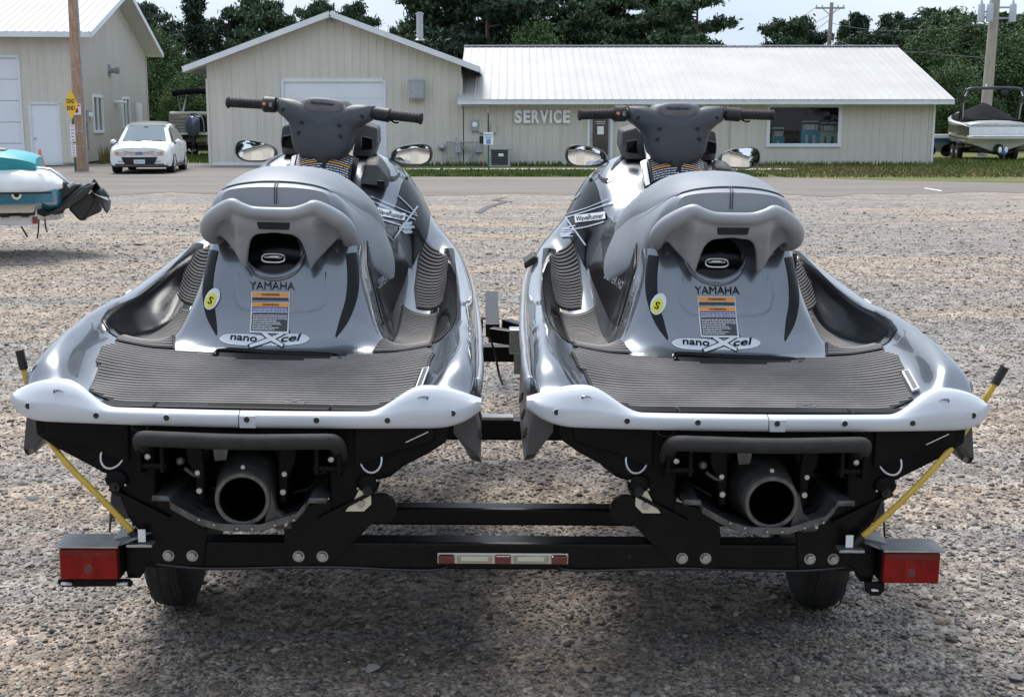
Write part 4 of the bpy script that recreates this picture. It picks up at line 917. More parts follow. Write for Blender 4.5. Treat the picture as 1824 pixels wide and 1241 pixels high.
    for side, cx, cy, an in ((-1, 693, 383, R(10)), (1, 1053, 388, R(-7))):
        dl('lettering_band', gridpx(54, 13, 10, 3), cx, cy, M['lab_white'], .0068, side=side, ang=an)
        tb = textpx('WaveRunner', 13, 49, .01, .1); dl('class_lettering', tb, cx, cy, M['text_black'], .0082, side=side, ang=an)
    rg = random.Random(11)
    for side, cx, cy in ((-1, 722, 408), (1, 1012, 414)):
        g_ = MB()
        for k in range(12): q_ = strokepx([(rg.uniform(-14, 2), -9+1.6*k), (rg.uniform(4, 15), -11+1.7*k)], rg.uniform(.8, 2.6), 2); g_.add(q_.v, q_.f)
        tag(dl('graphic', g_, cx, cy, M['decal_silver'], .0058, side=side), kind='stuff')
    for s in (-1, 1):
        xs_ = Vector((0, s, 0)); ys_ = Vector((0, 0, 1))
        tb = MB(); put_text(tb, 'SUPER HO', (0, 0, 0), (1, 0, 0), (0, 1, 0), .042, .0004, .01, .3, width=.36); project(tb, bvh, Vector((s*.2, 1.27, 1.09)), xs_, ys_, .004); tb.build('series_lettering', M['decal_silver'], root)
        for yc, zc, wl in ((1.25, 1.035, .3), (1.18, 1.01, .12)):
            g_ = flat_grid(wl, .005, 8, 1); project(g_, bvh, Vector((s*.2, yc, zc)), xs_, ys_, .004); g_.build('stripe', M['lab_white'], root)
    # round sticker on the left flank
    def disc(rx_, ry_, n=20):
        b = MB(); b.grid([[(rx_*k/3*math.cos(2*math.pi*i/n), ry_*k/3*math.sin(2*math.pi*i/n), 0) for i in range(n+1)] for k in range(4)]); return b
    st_o = dl('round_sticker', disc(13, 20), 1173, 542, M['lab_white'], .0045, side=1, ang=R(20))
    dl('sticker_disc', disc(9, 14), 1171, 545, M['yellow'], .0055, st_o, side=1, ang=R(20))
    dl('sticker_mark', textpx('S', 18, 8, .02), 1171, 545, M['text_black'], .0065, st_o, side=1, ang=R(20))

    # ---- seat: saddle loft
    SE = [(.655, [(.10,1.355),(.150,1.36),(.168,1.39),(.155,1.422),(.12,1.434),(.06,1.440),(0,1.441)]),
          (.70, [(.12,1.36),(.190,1.345),(.205,1.375),(.182,1.418),(.132,1.444),(.065,1.458),(0,1.462)]),
          (.80, [(.15,1.28),(.218,1.26),(.235,1.30),(.216,1.372),(.166,1.440),(.09,1.476),(0,1.486)]),
          (.95, [(.17,1.21),(.238,1.18),(.255,1.22),(.240,1.325),(.190,1.425),(.105,1.480),(0,1.492)]),
          (1.15, [(.17,1.17),(.262,1.125),(.278,1.17),(.262,1.285),(.225,1.390),(.13,1.462),(0,1.478)]),
          (1.40, [(.18,1.10),(.290,1.06),(.306,1.10),(.287,1.215),(.238,1.345),(.135,1.42),(0,1.435)]),
          (1.60, [(.18,1.06),(.305,1.01),(.320,1.045),(.293,1.17),(.222,1.315),(.11,1.39),(0,1.405)]),
          (1.72, [(.18,1.12),(.285,1.07),(.298,1.10),(.265,1.21),(.205,1.32),(.10,1.395),(0,1.41)]),
          (1.84, [(.14,1.27),(.19,1.27),(.20,1.29),(.18,1.34),(.14,1.38),(.07,1.41),(0,1.42)])]
    g = cr_interp([[(y,)+p for p in pr] for y, pr in SE], 7); h = [cr_interp(r_, 6) for r_ in g]; rws = []
    for r_ in h:
        half = [(p[1], p[0], p[2]) for p in r_]; half[-1] = (0, half[-1][1], half[-1][2]); rws.append(half+[(-x, y, z) for x, y, z in half[-2::-1]])
    b = MB(); b.grid(rws); n0 = len(rws[0]); b.add(rws[0], [tuple(range(n0))]); b.add(rws[-1], [tuple(range(n0))])
    seat = b.build('seat', M['seat_dk'], root, smooth=60)
    sb = BVHTree.FromPolygons([Vector(v) for v in b.v], b.f)
    # upper cover panel, a touch proud, with seams
    nrow = len(rws); i0, i1 = 3, nrow-6
    def pan(ja, jb, ia, ib, m, off, name):
        q = MB(); rr_ = []
        for i in range(ia, ib):
            row = rws[i]; c_ = len(row)//2
            a = ja(i); sel = [j for j in range(c_-a, c_+a+1)]
            rr2 = []
            for j in sel:
                P0 = Vector(row[j]); dy = Vector(rws[min(i+1, nrow-1)][j])-Vector(rws[i-1][j]); dx = Vector(row[min(j+1, len(row)-1)])-Vector(row[j-1]); nn_ = dx.cross(dy); 
                if nn_.z < 0: nn_ = -nn_
                edge_ = min(1, min(j-sel[0], sel[-1]-j)/1.0)
                rr2.append(P0+nn_.normalized()*off*(edge_ if a < c_ else 1))
            rr_.append(rr2)
        q.grid(rr_); return q.build(name, m, parent=seat, smooth=180)
    pan(lambda i: 16, None, 5, nrow-6, M['seat_lt'], .005, 'seat_cover')
    for s in (-1, 1):
        pts = []
        for i in range(5, nrow-6):
            row = rws[i]; c_ = len(row)//2; pts.append(Vector(row[c_+s*17])+Vector((s*.002, 0, .002)))
        q = MB(); q.tube(pts, .0016, 5); q.build('seam', M['thread'], seat, smooth=180)
        pts = [Vector(rws[i][len(rws[i])//2+s*25])+Vector((s*.0015, 0, 0)) for i in range(14, nrow-14)]
        q = MB(); q.tube(pts, .0014, 5); q.build('seam', M['thread'], seat, smooth=180)
    row = rws[5]; c_ = len(row)//2; q = MB(); q.tube([Vector(row[j])+Vector((0, -.002, .002)) for j in range(c_-17, c_+18)], .0016, 5); q.build('seam', M['thread'], seat, smooth=180)
    for dx in (-.0035, .0035):
        q = MB(); pp = []
        for i in range(0, 6): p = rws[i][c_]; pp.append((p[0]+dx, p[1]-.002, p[2]+.003))
        pp = [(dx, .651, 1.39)] + pp; q.tube(pp, .0014, 5); q.build('seam', M['thread'], seat, smooth=180)

    # ---- grab handle: bar, wings and blades fused into one casting
    b = MB()
    top = [(-.198, .81, 1.262), (-.215, .75, 1.276), (-.217, .70, 1.303), (-.198, .66, 1.338), (-.160, .628, 1.366), (-.124, .61, 1.385), (-.104, .603, 1.379), (-.06, .60, 1.366), (0, .599, 1.364)]
    rad = [(.014, .016), (.023, .024), (.028, .028), (.027, .028), (.027, .027), (.025, .023), (.023, .020), (.022, .0195), (.022, .0195)]
    cp = curve(top, 4); rd = cr_interp(rad, 4)
    full = cp + [Vector((-p.x, p.y, p.z)) for p in cp[-2::-1]]; rf = [tuple(r_) for r_ in rd] + [tuple(r_) for r_ in rd[-2::-1]]
    b.tube(full, rf, 14)
    # web: rows from the bar down to the blade tips; every row gives inner and outer edge
    for s in (-1, 1):
        rw = [(1.352, .0, .165, .602), (1.335, .0, .185, .605), (1.318, .0, .196, .612), (1.303, .0, .197, .622), (1.297, .055, .194, .627), (1.285, .072, .188, .634), (1.27, .080, .174, .642), (1.25, .086, .155, .652), (1.225, .091, .132, .664), (1.205, .095, .115, .674), (1.185, .098, .104, .684)]
        fr, bk = [], []
        for z, xi, xo, y in rw:
            f_, k_ = [], []
            for j in range(13):
                t = j/12; x = xi+(xo-xi)*t; hol = .062*max(0, math.sin(math.pi*min(1, max(0, (x-.118)/.085))))*max(0, min(1, (1.355-z)/.04)) - .006*max(0, 1-abs(x-.112)/.02)
                yy = y + 1.9*max(0, x-.10)**2*2.4 + hol; f_.append((s*x, yy, z)); k_.append((s*x, yy+.032, z+.004))
            fr.append(f_); bk.append(k_)
        b.grid(fr); b.grid([r_[::-1] for r_ in bk])
        for e in (0, 12): b.grid([[r1[e], r2[e]] for r1, r2 in zip(fr, bk)])
        for e in (0, len(rw)-1): b.grid([fr[e], bk[e]])
    gh = b.build('grab_handle', M['handle_grey'], root, smooth=180)
    rm = gh.modifiers.new('fuse', 'REMESH'); rm.mode = 'VOXEL'; rm.voxel_size = .0048; rm.use_smooth_shade = True
    sm = gh.modifiers.new('smooth', 'SMOOTH'); sm.factor = .7; sm.iterations = 9
    b = MB(); b.prism([(-.052, .603, 1.338), (.052, .603, 1.338), (.046, .610, 1.314), (-.046, .610, 1.314)], (0, .012, 0)); b.build('handle_slot', M['dark_in'], root, bevel=.003)

    # ---- instrument hood, steering console, bars, mirrors
    b = MB(); b.grid([[(x*wd, y, z0+dz-abs(x)**2.2*fall) for x in (-1, -.8, -.55, -.3, 0, .3, .55, .8, 1)] for y, wd, z0, dz, fall in ((1.90, .17, 1.40, .02, .05), (1.98, .18, 1.47, .02, .07), (2.06, .19, 1.52, .02, .09), (2.2, .18, 1.565, .02, .12), (2.4, .14, 1.55, .0, .12), (2.6, .10, 1.45, -.02, .1))])
    b.build('hood', M['paint'], root, smooth=180)
    for s in (-1, 1):
        b = MB(); b.prism([(s*.10, 1.98, 1.50), (s*.185, 2.0, 1.50), (s*.20, 2.05, 1.555), (s*.195, 2.07, 1.615), (s*.135, 2.06, 1.635), (s*.115, 2.02, 1.60)], (0, .18, .01)); b.build('windshield_cheek', M['blackp'], root, bevel=.008)
        b = MB(); b.prism([(s*.14, 1.955, 1.525), (s*.185, 1.975, 1.53), (s*.185, 1.985, 1.575), (s*.14, 1.965, 1.585)], (0, .03, 0)); b.build('vent', M['black_gloss'], root, bevel=.005)
        # mirror
        b = MB(); mc = Vector((s*.330, 2.22, 1.512)); hw, hh = .090, .055
        prof = []
        for i in range(28):
            t = 2*math.pi*i/28; cx_, sy_ = math.cos(t), math.sin(t)
            x = hw*math.copysign(abs(cx_)**.75, cx_); z = hh*math.copysign(abs(sy_)**.8, sy_)
            k_ = .5-.5*x*s/hw; z = z*(1-.32*k_) - .012*k_
            prof.append((x, z))
        rr_ = []
        for k, (sc_, dy) in enumerate(((.83, .006), (.93, -.012), (1.0, 0), (.98, .03), (.85, .06), (.5, .085), (.05, .09))):
            rr_.append([mc+Vector((x*sc_, dy+.06*abs(x), z*sc_)) for x, z in prof])
        b.grid(rr_, True); mo = b.build('mirror', M['frame_black'], root, smooth=60)
        b = MB(); rg_ = []
        for k_ in range(8):
            f_ = max(.01, k_/7)*.86; rg_.append([mc+Vector((x*f_, -.003+((x*f_)**2+(z*f_)**2)/.9+.07*z*f_, z*f_)) for x, z in prof])
        b.grid(rg_, True); b.build('mirror_glass', M['mirror'], mo, smooth=180)
        b = MB(); b.tube(curve([(s*.27, 2.25, 1.495), (s*.235, 2.24, 1.475), (s*.20, 2.22, 1.45)], 4), [(.022, .016)]*9, 10); b.build('mirror_arm', M['black_gloss'], mo, smooth=180)
    # warning placard on the storage lid in front of the seat
    b = MB(); b.grid([[(x*.135, 1.74+.17*t, 1.425+.10*t-.03*x*x+.0) for x in (-1, -.75, -.5, -.25, 0, .25, .5, .75, 1)] for t in (0, .25, .5, .75, 1)]); b.build('glove_lid', M['black_gloss'], root, smooth=180)
    lidp = lambda x, t, o_=.004: Vector((x*.135, 1.74+.17*t, 1.425+.10*t-.03*x*x)) + Vector((0, -.5, .86))*o_
    def lidpatch(x0, x1, t0, t1, name, m, off, par=root, bow=0):
        b = MB(); b.grid([[lidp(x0+(x1-x0)*i/8, t0+(t1-t0)*j/3 + bow*(1-(x0+(x1-x0)*i/8)**2), off) for i in range(9)] for j in range(4)]); return b.build(name, m, par, smooth=180)
    pl_ = lidpatch(-.8, .86, .1, .97, 'warning_placard', M['lab_black'], .004)
    lidpatch(-.97, -.84, .05, .97, 'placard_edge', M['lab_white'], .005, pl_)
    for t in (.90, .46): lidpatch(-.72, .8, t, t+.045, 'placard_line', M['lab_orange'], .006, pl_, .06)
    tx = MB(); r9 = random.Random(8)
    for i in range(9):
        t = .12+.085*i
        if abs(t-.47) < .05: continue
        x = -.72
        while x < .78:
            g_ = r9.uniform(.03, .13)
            if abs(x-.02) > .05:
                q = []
                for e in (0, 1): q += [lidp(x+g_*.8*e, t+.05*(1-x*x), .007), lidp(x+g_*.8*e, t+.026+.05*(1-x*x), .007)]
                tx.add(q, [(0, 2, 3, 1)])
            x += g_
    o = tx.build('placard_text', M['lab_white'], pl_); tag(o, kind='stuff')
    # black fuel cap cover block right of the seat front
    b = MB(); b.prism([(.15, 1.78, 1.40), (.265, 1.78, 1.385), (.262, 1.80, 1.425), (.215, 1.84, 1.475), (.165, 1.85, 1.475)], (0, .12, .03)); b.build('cover_block', M['blackp'], root, bevel=.01)
    b = MB(); b.box((.235, 1.775, 1.40), (.03, .02, .032)); b.build('latch_block', M['black_gloss'], root, bevel=.004)
    # steering column neck (does not turn)
    b = MB(); b.tube([(0, 1.95, 1.42), (0, 1.96, 1.50), (0, 1.97, 1.56)], [(.150, .07), (.13, .06), (.10, .05)], 20); b.build('column_boot', M['blackp'], root, smooth=180)
    # turning assembly: the console carries everything on the bars
    piv = Vector((0, 1.93, 1.60))
    def cprof(z):
        return np.interp(z, [1.515, 1.53, 1.56, 1.60, 1.64, 1.67, 1.69, 1.71, 1.735, 1.75], [.045, .085, .125, .138, .148, .165, .19, .205, .205, .200])
    zs = [1.505, 1.512, 1.525, 1.545, 1.57, 1.60, 1.63, 1.66]
    rr_ = []
    b = MB()
    # shield body: outline in x-z, front (rear facing) surface slightly domed
    outl = [(-.195, 1.752), (-.195, 1.700), (-.19, 1.690), (-.165, 1.672), (-.14, 1.648), (-.128, 1.61), (-.118, 1.56), (-.10, 1.528), (-.072, 1.505), (-.035, 1.496), (0, 1.494)]
    outl = outl + [(-x, z) for x, z in outl[-2::-1]]
    topl = [(.195, 1.752), (.17, 1.755), (.13, 1.755), (.10, 1.745), (.085, 1.762), (.04, 1.768), (0, 1.769), (-.04, 1.768), (-.085, 1.762), (-.10, 1.745), (-.13, 1.755), (-.17, 1.755)]
    ring = outl + topl[1:-0 or None]
    ring = ring[:]
    cx_, cz_ = 0, 1.66
    rows_ = []
    for k, (sc_, dy) in enumerate(((0.0, -.062), (.35, -.060), (.65, -.054), (.86, -.044), (.95, -.034), (1.0, -.018), (1.0, .03), (.93, .075), (.6, .09), (0.0, .09))):
        rows_.append([Vector((cx_+(x-cx_)*sc_, 1.90+dy+(1.66-z)*-.18*1.0*sc_, cz_+(z-cz_)*sc_)) - piv for x, z in ring])
    b.grid(rows_, True)
    con = b.build('steering_console', M['console'], root, smooth=50); con.location = piv
    cb_ = BVHTree.FromPolygons([Vector(v) for v in b.v], b.f)
    def cpt(x, z, off=0):
        loc, n, i, d = cb_.ray_cast(Vector((x, -.5, z-piv.z)), Vector((0, 1, 0))); return (loc if loc else Vector((x, -.08, z-piv.z))) + Vector((0, -off, 0))
    for x, z in ((-.158, 1.702), (.158, 1.702), (-.075, 1.655), (.075, 1.655), (-.082, 1.61), (.082, 1.61)):
        p = cpt(x, z); q = MB(); q.lathe(p+Vector((0, .004, 0)), (0, -1, 0), [(0, .0115), (.0055, .0115), (.0065, .0095), (.003, .008), (.003, 0)], 16); q.build('bolt_boss', M['console'], con, smooth=40)
        q = MB(); q.lathe(p+Vector((0, -.0005, 0)), (0, -1, 0), [(0, .0075), (.001, .0075)], 14); q.build('bolt_hole', M['dark_in'], con)
    q = MB(); rr_ = []
    for k, (sc_, dy) in enumerate(((0, .014), (.7, .013), (.9, .009), (1, 0), (1.02, -.01))):
        rr_.append([Vector((.078*sc_*math.copysign(abs(math.cos(t))**.6, math.cos(t)), 0, 1.735-piv.z+.034*sc_*math.copysign(abs(math.sin(t))**.7, math.sin(t))*(1-.0*k))) + Vector((0, cpt(0, 1.735).y-dy+.004+.15*.02*math.sin(t), 0)) for t in [2*math.pi*i/32 for i in range(32)]])
    q.grid(rr_, True); pad = q.build('bar_pad', M['pad_grey'], con, smooth=180)
    q = MB(); put_text(q, 'WaveRunner', (0, cpt(0, 1.735).y-.0105, 1.746-piv.z), (1, 0, 0), (0, 0, 1), .016, .002, .0, .5, width=.095); q.build('pad_lettering', M['decal_dark'], pad)
    for s in (-1, 1):
        q = MB(); q.tube([(s*.18, -.02, 1.724-piv.z), (s*.205, -.022, 1.722-piv.z)], [(.027, .027), (.022, .022)], 16); q.build('bar_collar', M['blackp'], con, smooth=50)
        if s < 0:
            q = MB(); q.tube([(-.20, -.024, 1.722-piv.z), (-.205, -.024, 1.722-piv.z), (-.248, -.03, 1.720-piv.z), (-.254, -.03, 1.720-piv.z)], [(.026, .030), (.036, .036), (.037, .036), (.028, .030)], 14); sw = q.build('switch_box', M['blackp'], con, smooth=40)
            q = MB(); q.lathe((-.240, -.063, 1.722-piv.z), (0, -1, 0), [(0, .0085), (.004, .0085), (.005, .005), (.005, 0)], 14); q.build('stop_button', M['knob_red'], sw, smooth=40)
            q = MB(); q.lathe((-.240, -.0675, 1.722-piv.z), (0, -1, 0), [(0, .003), (.0015, .003)], 10); q.build('button_mark', M['lab_white'], sw)
            q = MB(); 
            put_text(q, 'START', (-.215, -.0625, 1.727-piv.z), (1, 0, 0), (0, 0, 1), .006, .0006, .01, width=.013); q.build('switch_mark', M['lab_white'], sw)
            q = MB(); q.tube([Vector((-.215+.0045*math.cos(R(a)), -.0625, 1.717-piv.z+.0045*math.sin(R(a)))) for a in range(0, 361, 30)], .0009, 5, caps=False); q.build('switch_mark', M['lab_white'], sw)
            q = MB(); q.box((-.222, -.02, 1.754-piv.z), (.02, .02, .012)); q.build('trim_switch', M['blackp'], sw, bevel=.003)
        else:
            q = MB(); q.tube([(.205, -.024, 1.722-piv.z), (.26, -.03, 1.717-piv.z), (.27, -.031, 1.716-piv.z)], [(.031, .031), (.031, .031), (.022, .022)], 14); th = q.build('throttle_housing', M['blackp'], con, smooth=40)
            q = MB(); q.tube(curve([(.262, -.03, 1.702-piv.z), (.285, -.035, 1.688-piv.z), (.30, -.045, 1.690-piv.z)], 3), [(.006, .004)]*7, 8); q.build('throttle_lever', M['blackp'], th, smooth=60)
        g0 = .254 if s < 0 else .262
        pts = []; rad_ = []
        for i in range(41):
            t = i/40; x = g0+(.395-g0)*t; pts.append((s*x, -.03-.02*t, 1.719-piv.z-.004*t)); r_ = .0212+.001*math.sin(t*60)
            if t < .05 or t > .93: r_ = .0255
            rad_.append((r_, r_))
        pts.append((s*.397, -.05, 1.715-piv.z)); rad_.append((.020, .020))
        q = MB(); q.tube(pts, rad_, 16); gr = q.build('grip', M['rubber'], con, smooth=50)
        q = MB(); put_text(q, 'YAMAHA', (s*.32, -.063, 1.722-piv.z), (1, 0, 0), (0, 0, 1), .014, .001, .01, width=.05); q.build('grip_lettering', M['decal_dark'], gr)
    # ---- stern gear: boarding step bar, hinges, tow eyes, pump, ride plate
    b = MB(); zt = .812; b.tube(curve([(-.262, .06, .75), (-.262, .02, .785), (-.255, -.01, zt-.004), (-.235, -.025, zt+.002), (-.2, -.028, zt+.002), (0, -.028, zt-.002), (.2, -.028, zt+.002), (.235, -.025, zt+.002), (.255, -.01, zt-.004), (.262, .02, .785), (.262, .06, .75)], 4), .021, 14); b.build('boarding_step', M['rubber'], root, smooth=180)
    for s in (-1, 1):
        for dx in (-.03, .03):
            q = MB(); q.prism([(s*.235+dx-.006, -.0, .79), (s*.235+dx-.006, .06, .80), (s*.235+dx-.006, .06, .70), (s*.235+dx-.006, .0, .715)], (.012, 0, 0)); q.build('step_bracket', M['hull_black'], root, bevel=.004)
        q = MB(); q.tube([(s*.235-.04, .015, .73), (s*.235+.04, .015, .73)], .009, 8); q.build('hinge_pin', M['hull_black'], root, smooth=60)
        q = MB(); q.lathe((s*.243, .01, .757), (0, -1, 0), [(0, .008), (.006, .008), (.009, .004), (.009, 0)], 10); q.build('bolt', M['steel'], root, smooth=40)
        # tow eye
        c_ = Vector((s*.345, .045, .752)); dr_ = Vector((1, 0, -.28*-s)).normalized(); dn = Vector((.28*-s*-1*0, 0, 0))
        ax = Vector((1, 0, s*.36)).normalized(); ay = Vector((s*.36, 0, -1)).normalized()
        pts = [c_ + ax*(.030*math.cos(R(a))) + ay*(.035*math.sin(R(a))) + Vector((0, -.022*math.sin(R(a)), 0)) for a in range(0, 181, 15)]
        q = MB(); q.tube(pts, .0035, 8); q.build('tow_eye', M['steel'], root, smooth=180)
        q = MB(); q.bar(c_-ax*.045+Vector((0, 0, .002)), c_+ax*.045+Vector((0, 0, .002)), .02, .012, up=(0, 1, 0)); q.build('eye_plate', M['hull_black'], root, bevel=.004)
        # drain plug plate
        dp = Vector((s*.338, .045, .682)); q = MB(); q.ball(dp, (.032, .012, .026)); q.build('drain_plate', M['hull_black'], root, smooth=180)
        for e in (-1, 1):
            q = MB(); q.lathe(dp+Vector((e*.026, -.008, .012*e*s)), (0, -1, 0), [(0, .004), (.004, .003), (.004, 0)], 8); q.build('bolt', M['steel'], root)
        q = MB(); q.lathe(dp+Vector((0, -.0, -.012)), (0, -1, -.3), [(0, .014), (.02, .013), (.02, .006), (.03, .005), (.03, 0)], 12); q.build('drain_cap', M['blackp'], root, smooth=40)
    # trim ring bracket and steering nozzle
    for s in (-1, 1):
        q = MB(); q.prism([(s*.105, .03, .80), (s*.15, .03, .80), (s*.145, .03, .74), (s*.125, .03, .70), (s*.12, .03, .625), (s*.10, .03, .625), (s*.098, .03, .72)], (0, .10, 0)); q.build('nozzle_bracket', M['hull_black'], root, bevel=.005)
        q = MB(); q.lathe((s*.112, .03, .66), (0, -1, 0), [(0, .009), (.008, .008), (.008, 0)], 8); q.build('bolt', M['steel'], root)
        q = MB(); q.lathe((s*.116, .03, .71), (0, -1, 0), [(0, .008), (.008, .007), (.008, 0)], 8); q.build('bolt', M['steel'], root)
    q = MB(); q.tube(curve([(-.115, .06, .72), (-.10, .06, .775), (-.05, .06, .805), (0, .06, .812), (.05, .06, .805), (.10, .06, .775), (.115, .06, .72)], 3), [(.016, .02)]*19, 8); q.build('trim_ring', M['hull_black'], root, smooth=180)
    nzc = Vector((.012, -.02, .652)); ax_ = Vector((.03, -1, -.03))
    q = MB(); q.lathe(nzc, ax_, [(-.26, .098), (-.16, .095), (-.08, .085), (-.03, .077), (0, .074), (.004, .070), (.004, .061)], 32, cap=False); q.build('nozzle', M['pump_metal'], root, smooth=40)
    q = MB(); q.lathe(nzc, ax_, [(.0035, .0612), (-.03, .057), (-.13, .057), (-.129, 0)], 28, cap=False); q.build('nozzle_shade', M['bore_shade'], root)  # added black inner tube, stands for the shade inside the metal bore
    q = MB(); q.lathe(nzc, ax_, [(.003, .0735), (.0075, .071), (.0075, .064), (.003, .0615)], 32, cap=False); q.build('nozzle_rim', M['rim_metal'], root, smooth=40)
    q = MB(); q.prism([nzc+Vector((.074, .0, .03)), nzc+Vector((.09, .0, -.03)), nzc+Vector((.125, .0, -.065)), nzc+Vector((.13, .0, -.082)), nzc+Vector((.09, .0, -.085)), nzc+Vector((.055, .0, -.067))], (0, .03, 0)); q.build('nozzle_arm', M['pump_metal'], root, bevel=.006)
    q = MB(); q.lathe(nzc+Vector((.118, -.0, -.06)), (0, -1, 0), [(0, .01), (.02, .009), (.03, .004)], 8); q.build('ball_joint', M['steel'], root, smooth=60)
    q = MB(); q.lathe(nzc+Vector((.0, .02, .085)), (0, -1, 0), [(0, .007), (.012, .006), (.012, 0)], 8); q.build('bolt', M['steel'], root)
    q = MB(); q.prism([(-.075, .03, .775), (-.035, .03, .775), (-.04, .03, .745), (-.07, .03, .742)], (0, .01, 0)); q.build('bracket_tab', M['plate_metal'], root)
    q = MB(); q.lathe((-.165, .05, .735), (0, -1, .2), [(0, .012), (.015, .011), (.02, .006)], 10); q.build('hose_fitting', M['plate_metal'], root, smooth=50)
    q = MB(); q.tube(curve([(-.155, .05, .715), (-.13, .04, .70), (-.11, .03, .70)], 3), .006, 6); q.build('cable', M['plate_metal'], root, smooth=60)
    # ride plate: bent metal edge
    pl = [(-.215, .655), (-.17, .655), (-.165, .632), (-.12, .606), (-.085, .588), (-.03, .575), (.07, .575), (.12, .592), (.165, .606), (.19, .636), (.20, .655), (.245, .655)]
    pl = [(x-.01, z-.002) for x, z in pl]
    q = MB(); rr_ = []
    for x, z in pl: rr_.append([(x, -.03, z+.008), (x, -.032, z-.006), (x*.98, .25, z-.006), (x*.98, .25, z+.006)])
    q.grid(rr_, False); q.build('ride_plate', M['plate_metal'], root, smooth=30).modifiers.new('solid', 'SOLIDIFY').thickness = .006
    q = MB(); rr_ = []
    for x, z in pl[2:-2]: rr_.append([(x*1.0, -.036, z+.014), (x*1.0, -.036, z-.003)])
    q.grid(rr_); q.build('plate_lip', M['plate_metal'], root).modifiers.new('solid', 'SOLIDIFY').thickness = .005
    for x, z in ((-.10, .600), (-.06, .587), (.0, .577), (.04, .577), (.1, .588), (.15, .603)):
        q = MB(); q.lathe((x, -.04, z), (0, -1, 0), [(0, .004), (.003, .003), (.003, 0)], 6); q.build('bolt', M['steel'], root)
    # round maker mark and scuff at the upper left of the transom
    q = MB(); q.tube([Vector((-.27+.022*math.cos(R(a)), .0365, .83+.012*math.sin(R(a)))) for a in range(0, 361, 20)], .0012, 5, caps=False); q.build('hull_mark', M['decal_dark'], root)
    q = MB(); q.bar((.44, .0365, .80), (.50, .0365, .83), .002, .001, up=(0, 1, 0)); q.build('scratch', M['lab_white'], root)
    return root, con
CR, CON = make_craft()
# both craft stand in the frame of the parked rig: slight yaw and a lean on the uneven gravel
def rigged(o, x, y, z=0): o.matrix_world = RIG @ Matrix.Translation((x, y, z))
BASEZ = .55
for ch in children(CR): ch.location.z -= BASEZ
CR['label'] = 'left grey jet ski on the trailer, its handlebar turned to the right'; CR['group'] = 'jet skis side by side on the trailer'
CR2 = copy_tree(CR)
CR2['label'] = 'right grey jet ski on the trailer, with a strap clip on its left gunwale'
CON2 = [c for c in children(CR2) if c.name.startswith('steering_console')][0]
CR.matrix_world = SEATM[-1] @ Matrix.Translation((0, 0, BASEZ)); CR2.matrix_world = SEATM[1] @ Matrix.Translation((0, 0, BASEZ))
CON.rotation_euler = (0, R(3.4), R(-8)); CON2.rotation_euler = (0, R(-.6), R(4))
for c_ in (CON, CON2): c_.scale = (1, 1, .90); c_.location.z -= .022
# strap clip and side latch only the right craft shows
b = MB(); b.prism([(-.60, 1.72, 1.075), (-.555, 1.72, 1.10), (-.55, 1.72, 1.12), (-.565, 1.72, 1.13), (-.605, 1.72, 1.10)], (0, .10, .01)); o = b.build('strap_clip', M['blackp'], CR2, bevel=.006); o.location.z = -BASEZ
b = MB(); b.box((.268, .93, 1.20), (.02, .035, .06)); o = b.build('side_clip', M['blackp'], CR2, bevel=.005); o.location.z = -BASEZ
# ================================================================== jet ski trailer
M['frame_paint'] = mat('trailer_black', (.003, .0033, .004), .3, spec=.16, c2=(.006, .0063, .007), scale=20)
M['lens_red'] = mat('lens_red', (.30, .005, .005), .3, spec=.3, c2=(.20, .003, .003), scale=26)
M['lens_dark'] = mat('lens_dark_red', (.10, .004, .006), .15, coat=.8)
M['pole_yellow'] = mat('pole_yellow', (.62, .42, .06), .5, c2=(.55, .36, .05), scale=20)
M['carpet'] = mat('bunk_carpet', (.10, .10, .10), .95, c2=(.16, .155, .15), scale=40, bump=.4, bscale=200)
M['carpet_dark'] = mat('bunk_carpet_end', (.012, .012, .013), .95, bump=.4, bscale=200)
M['wood_grey'] = mat('grey_wood', (.26, .25, .24), .85, c2=(.33, .32, .3), scale=6, stretch=(8, 1, 8))
M['zinc'] = mat('zinc', (.42, .43, .43), .35, .8, c2=(.34, .35, .35), scale=30)
M['alu'] = mat('brushed_plate', (.62, .61, .52), .35, .5)
M['fender'] = mat('fender_plastic', (.03, .032, .036), .35, c2=(.04, .043, .048), scale=9)
TR = thing('jet_ski_trailer', 'black two place trailer with red tail lamps and yellow guide poles under the jet skis', 'trailer')
TR.matrix_world = RIG
def T(mb, name, m, parent=None, **k): return mb.build(name, m, parent or TR, **k)
BZ = .467
b = MB(); b.box((0, .10, BZ), (2.02, .075, .078)); T(b, 'rear_beam', M['frame_paint'], bevel=.008)
b = MB(); b.box((0, .52, .447), (2.0, .07, .055)); T(b, 'cross_beam', M['frame_paint'], bevel=.008)
b = MB(); b.box((0, 1.5, .485), (2.0, .075, .08)); T(b, 'cross_beam', M['frame_paint'], bevel=.008)
b = MB(); b.box((0, 3.05, .50), (1.4, .075, .08)); T(b, 'cross_beam', M['frame_paint'], bevel=.008)
b = MB(); b.box((0, 1.5, .53), (.12, .06, .01)); T(b, 'step_plate', M['zinc'])
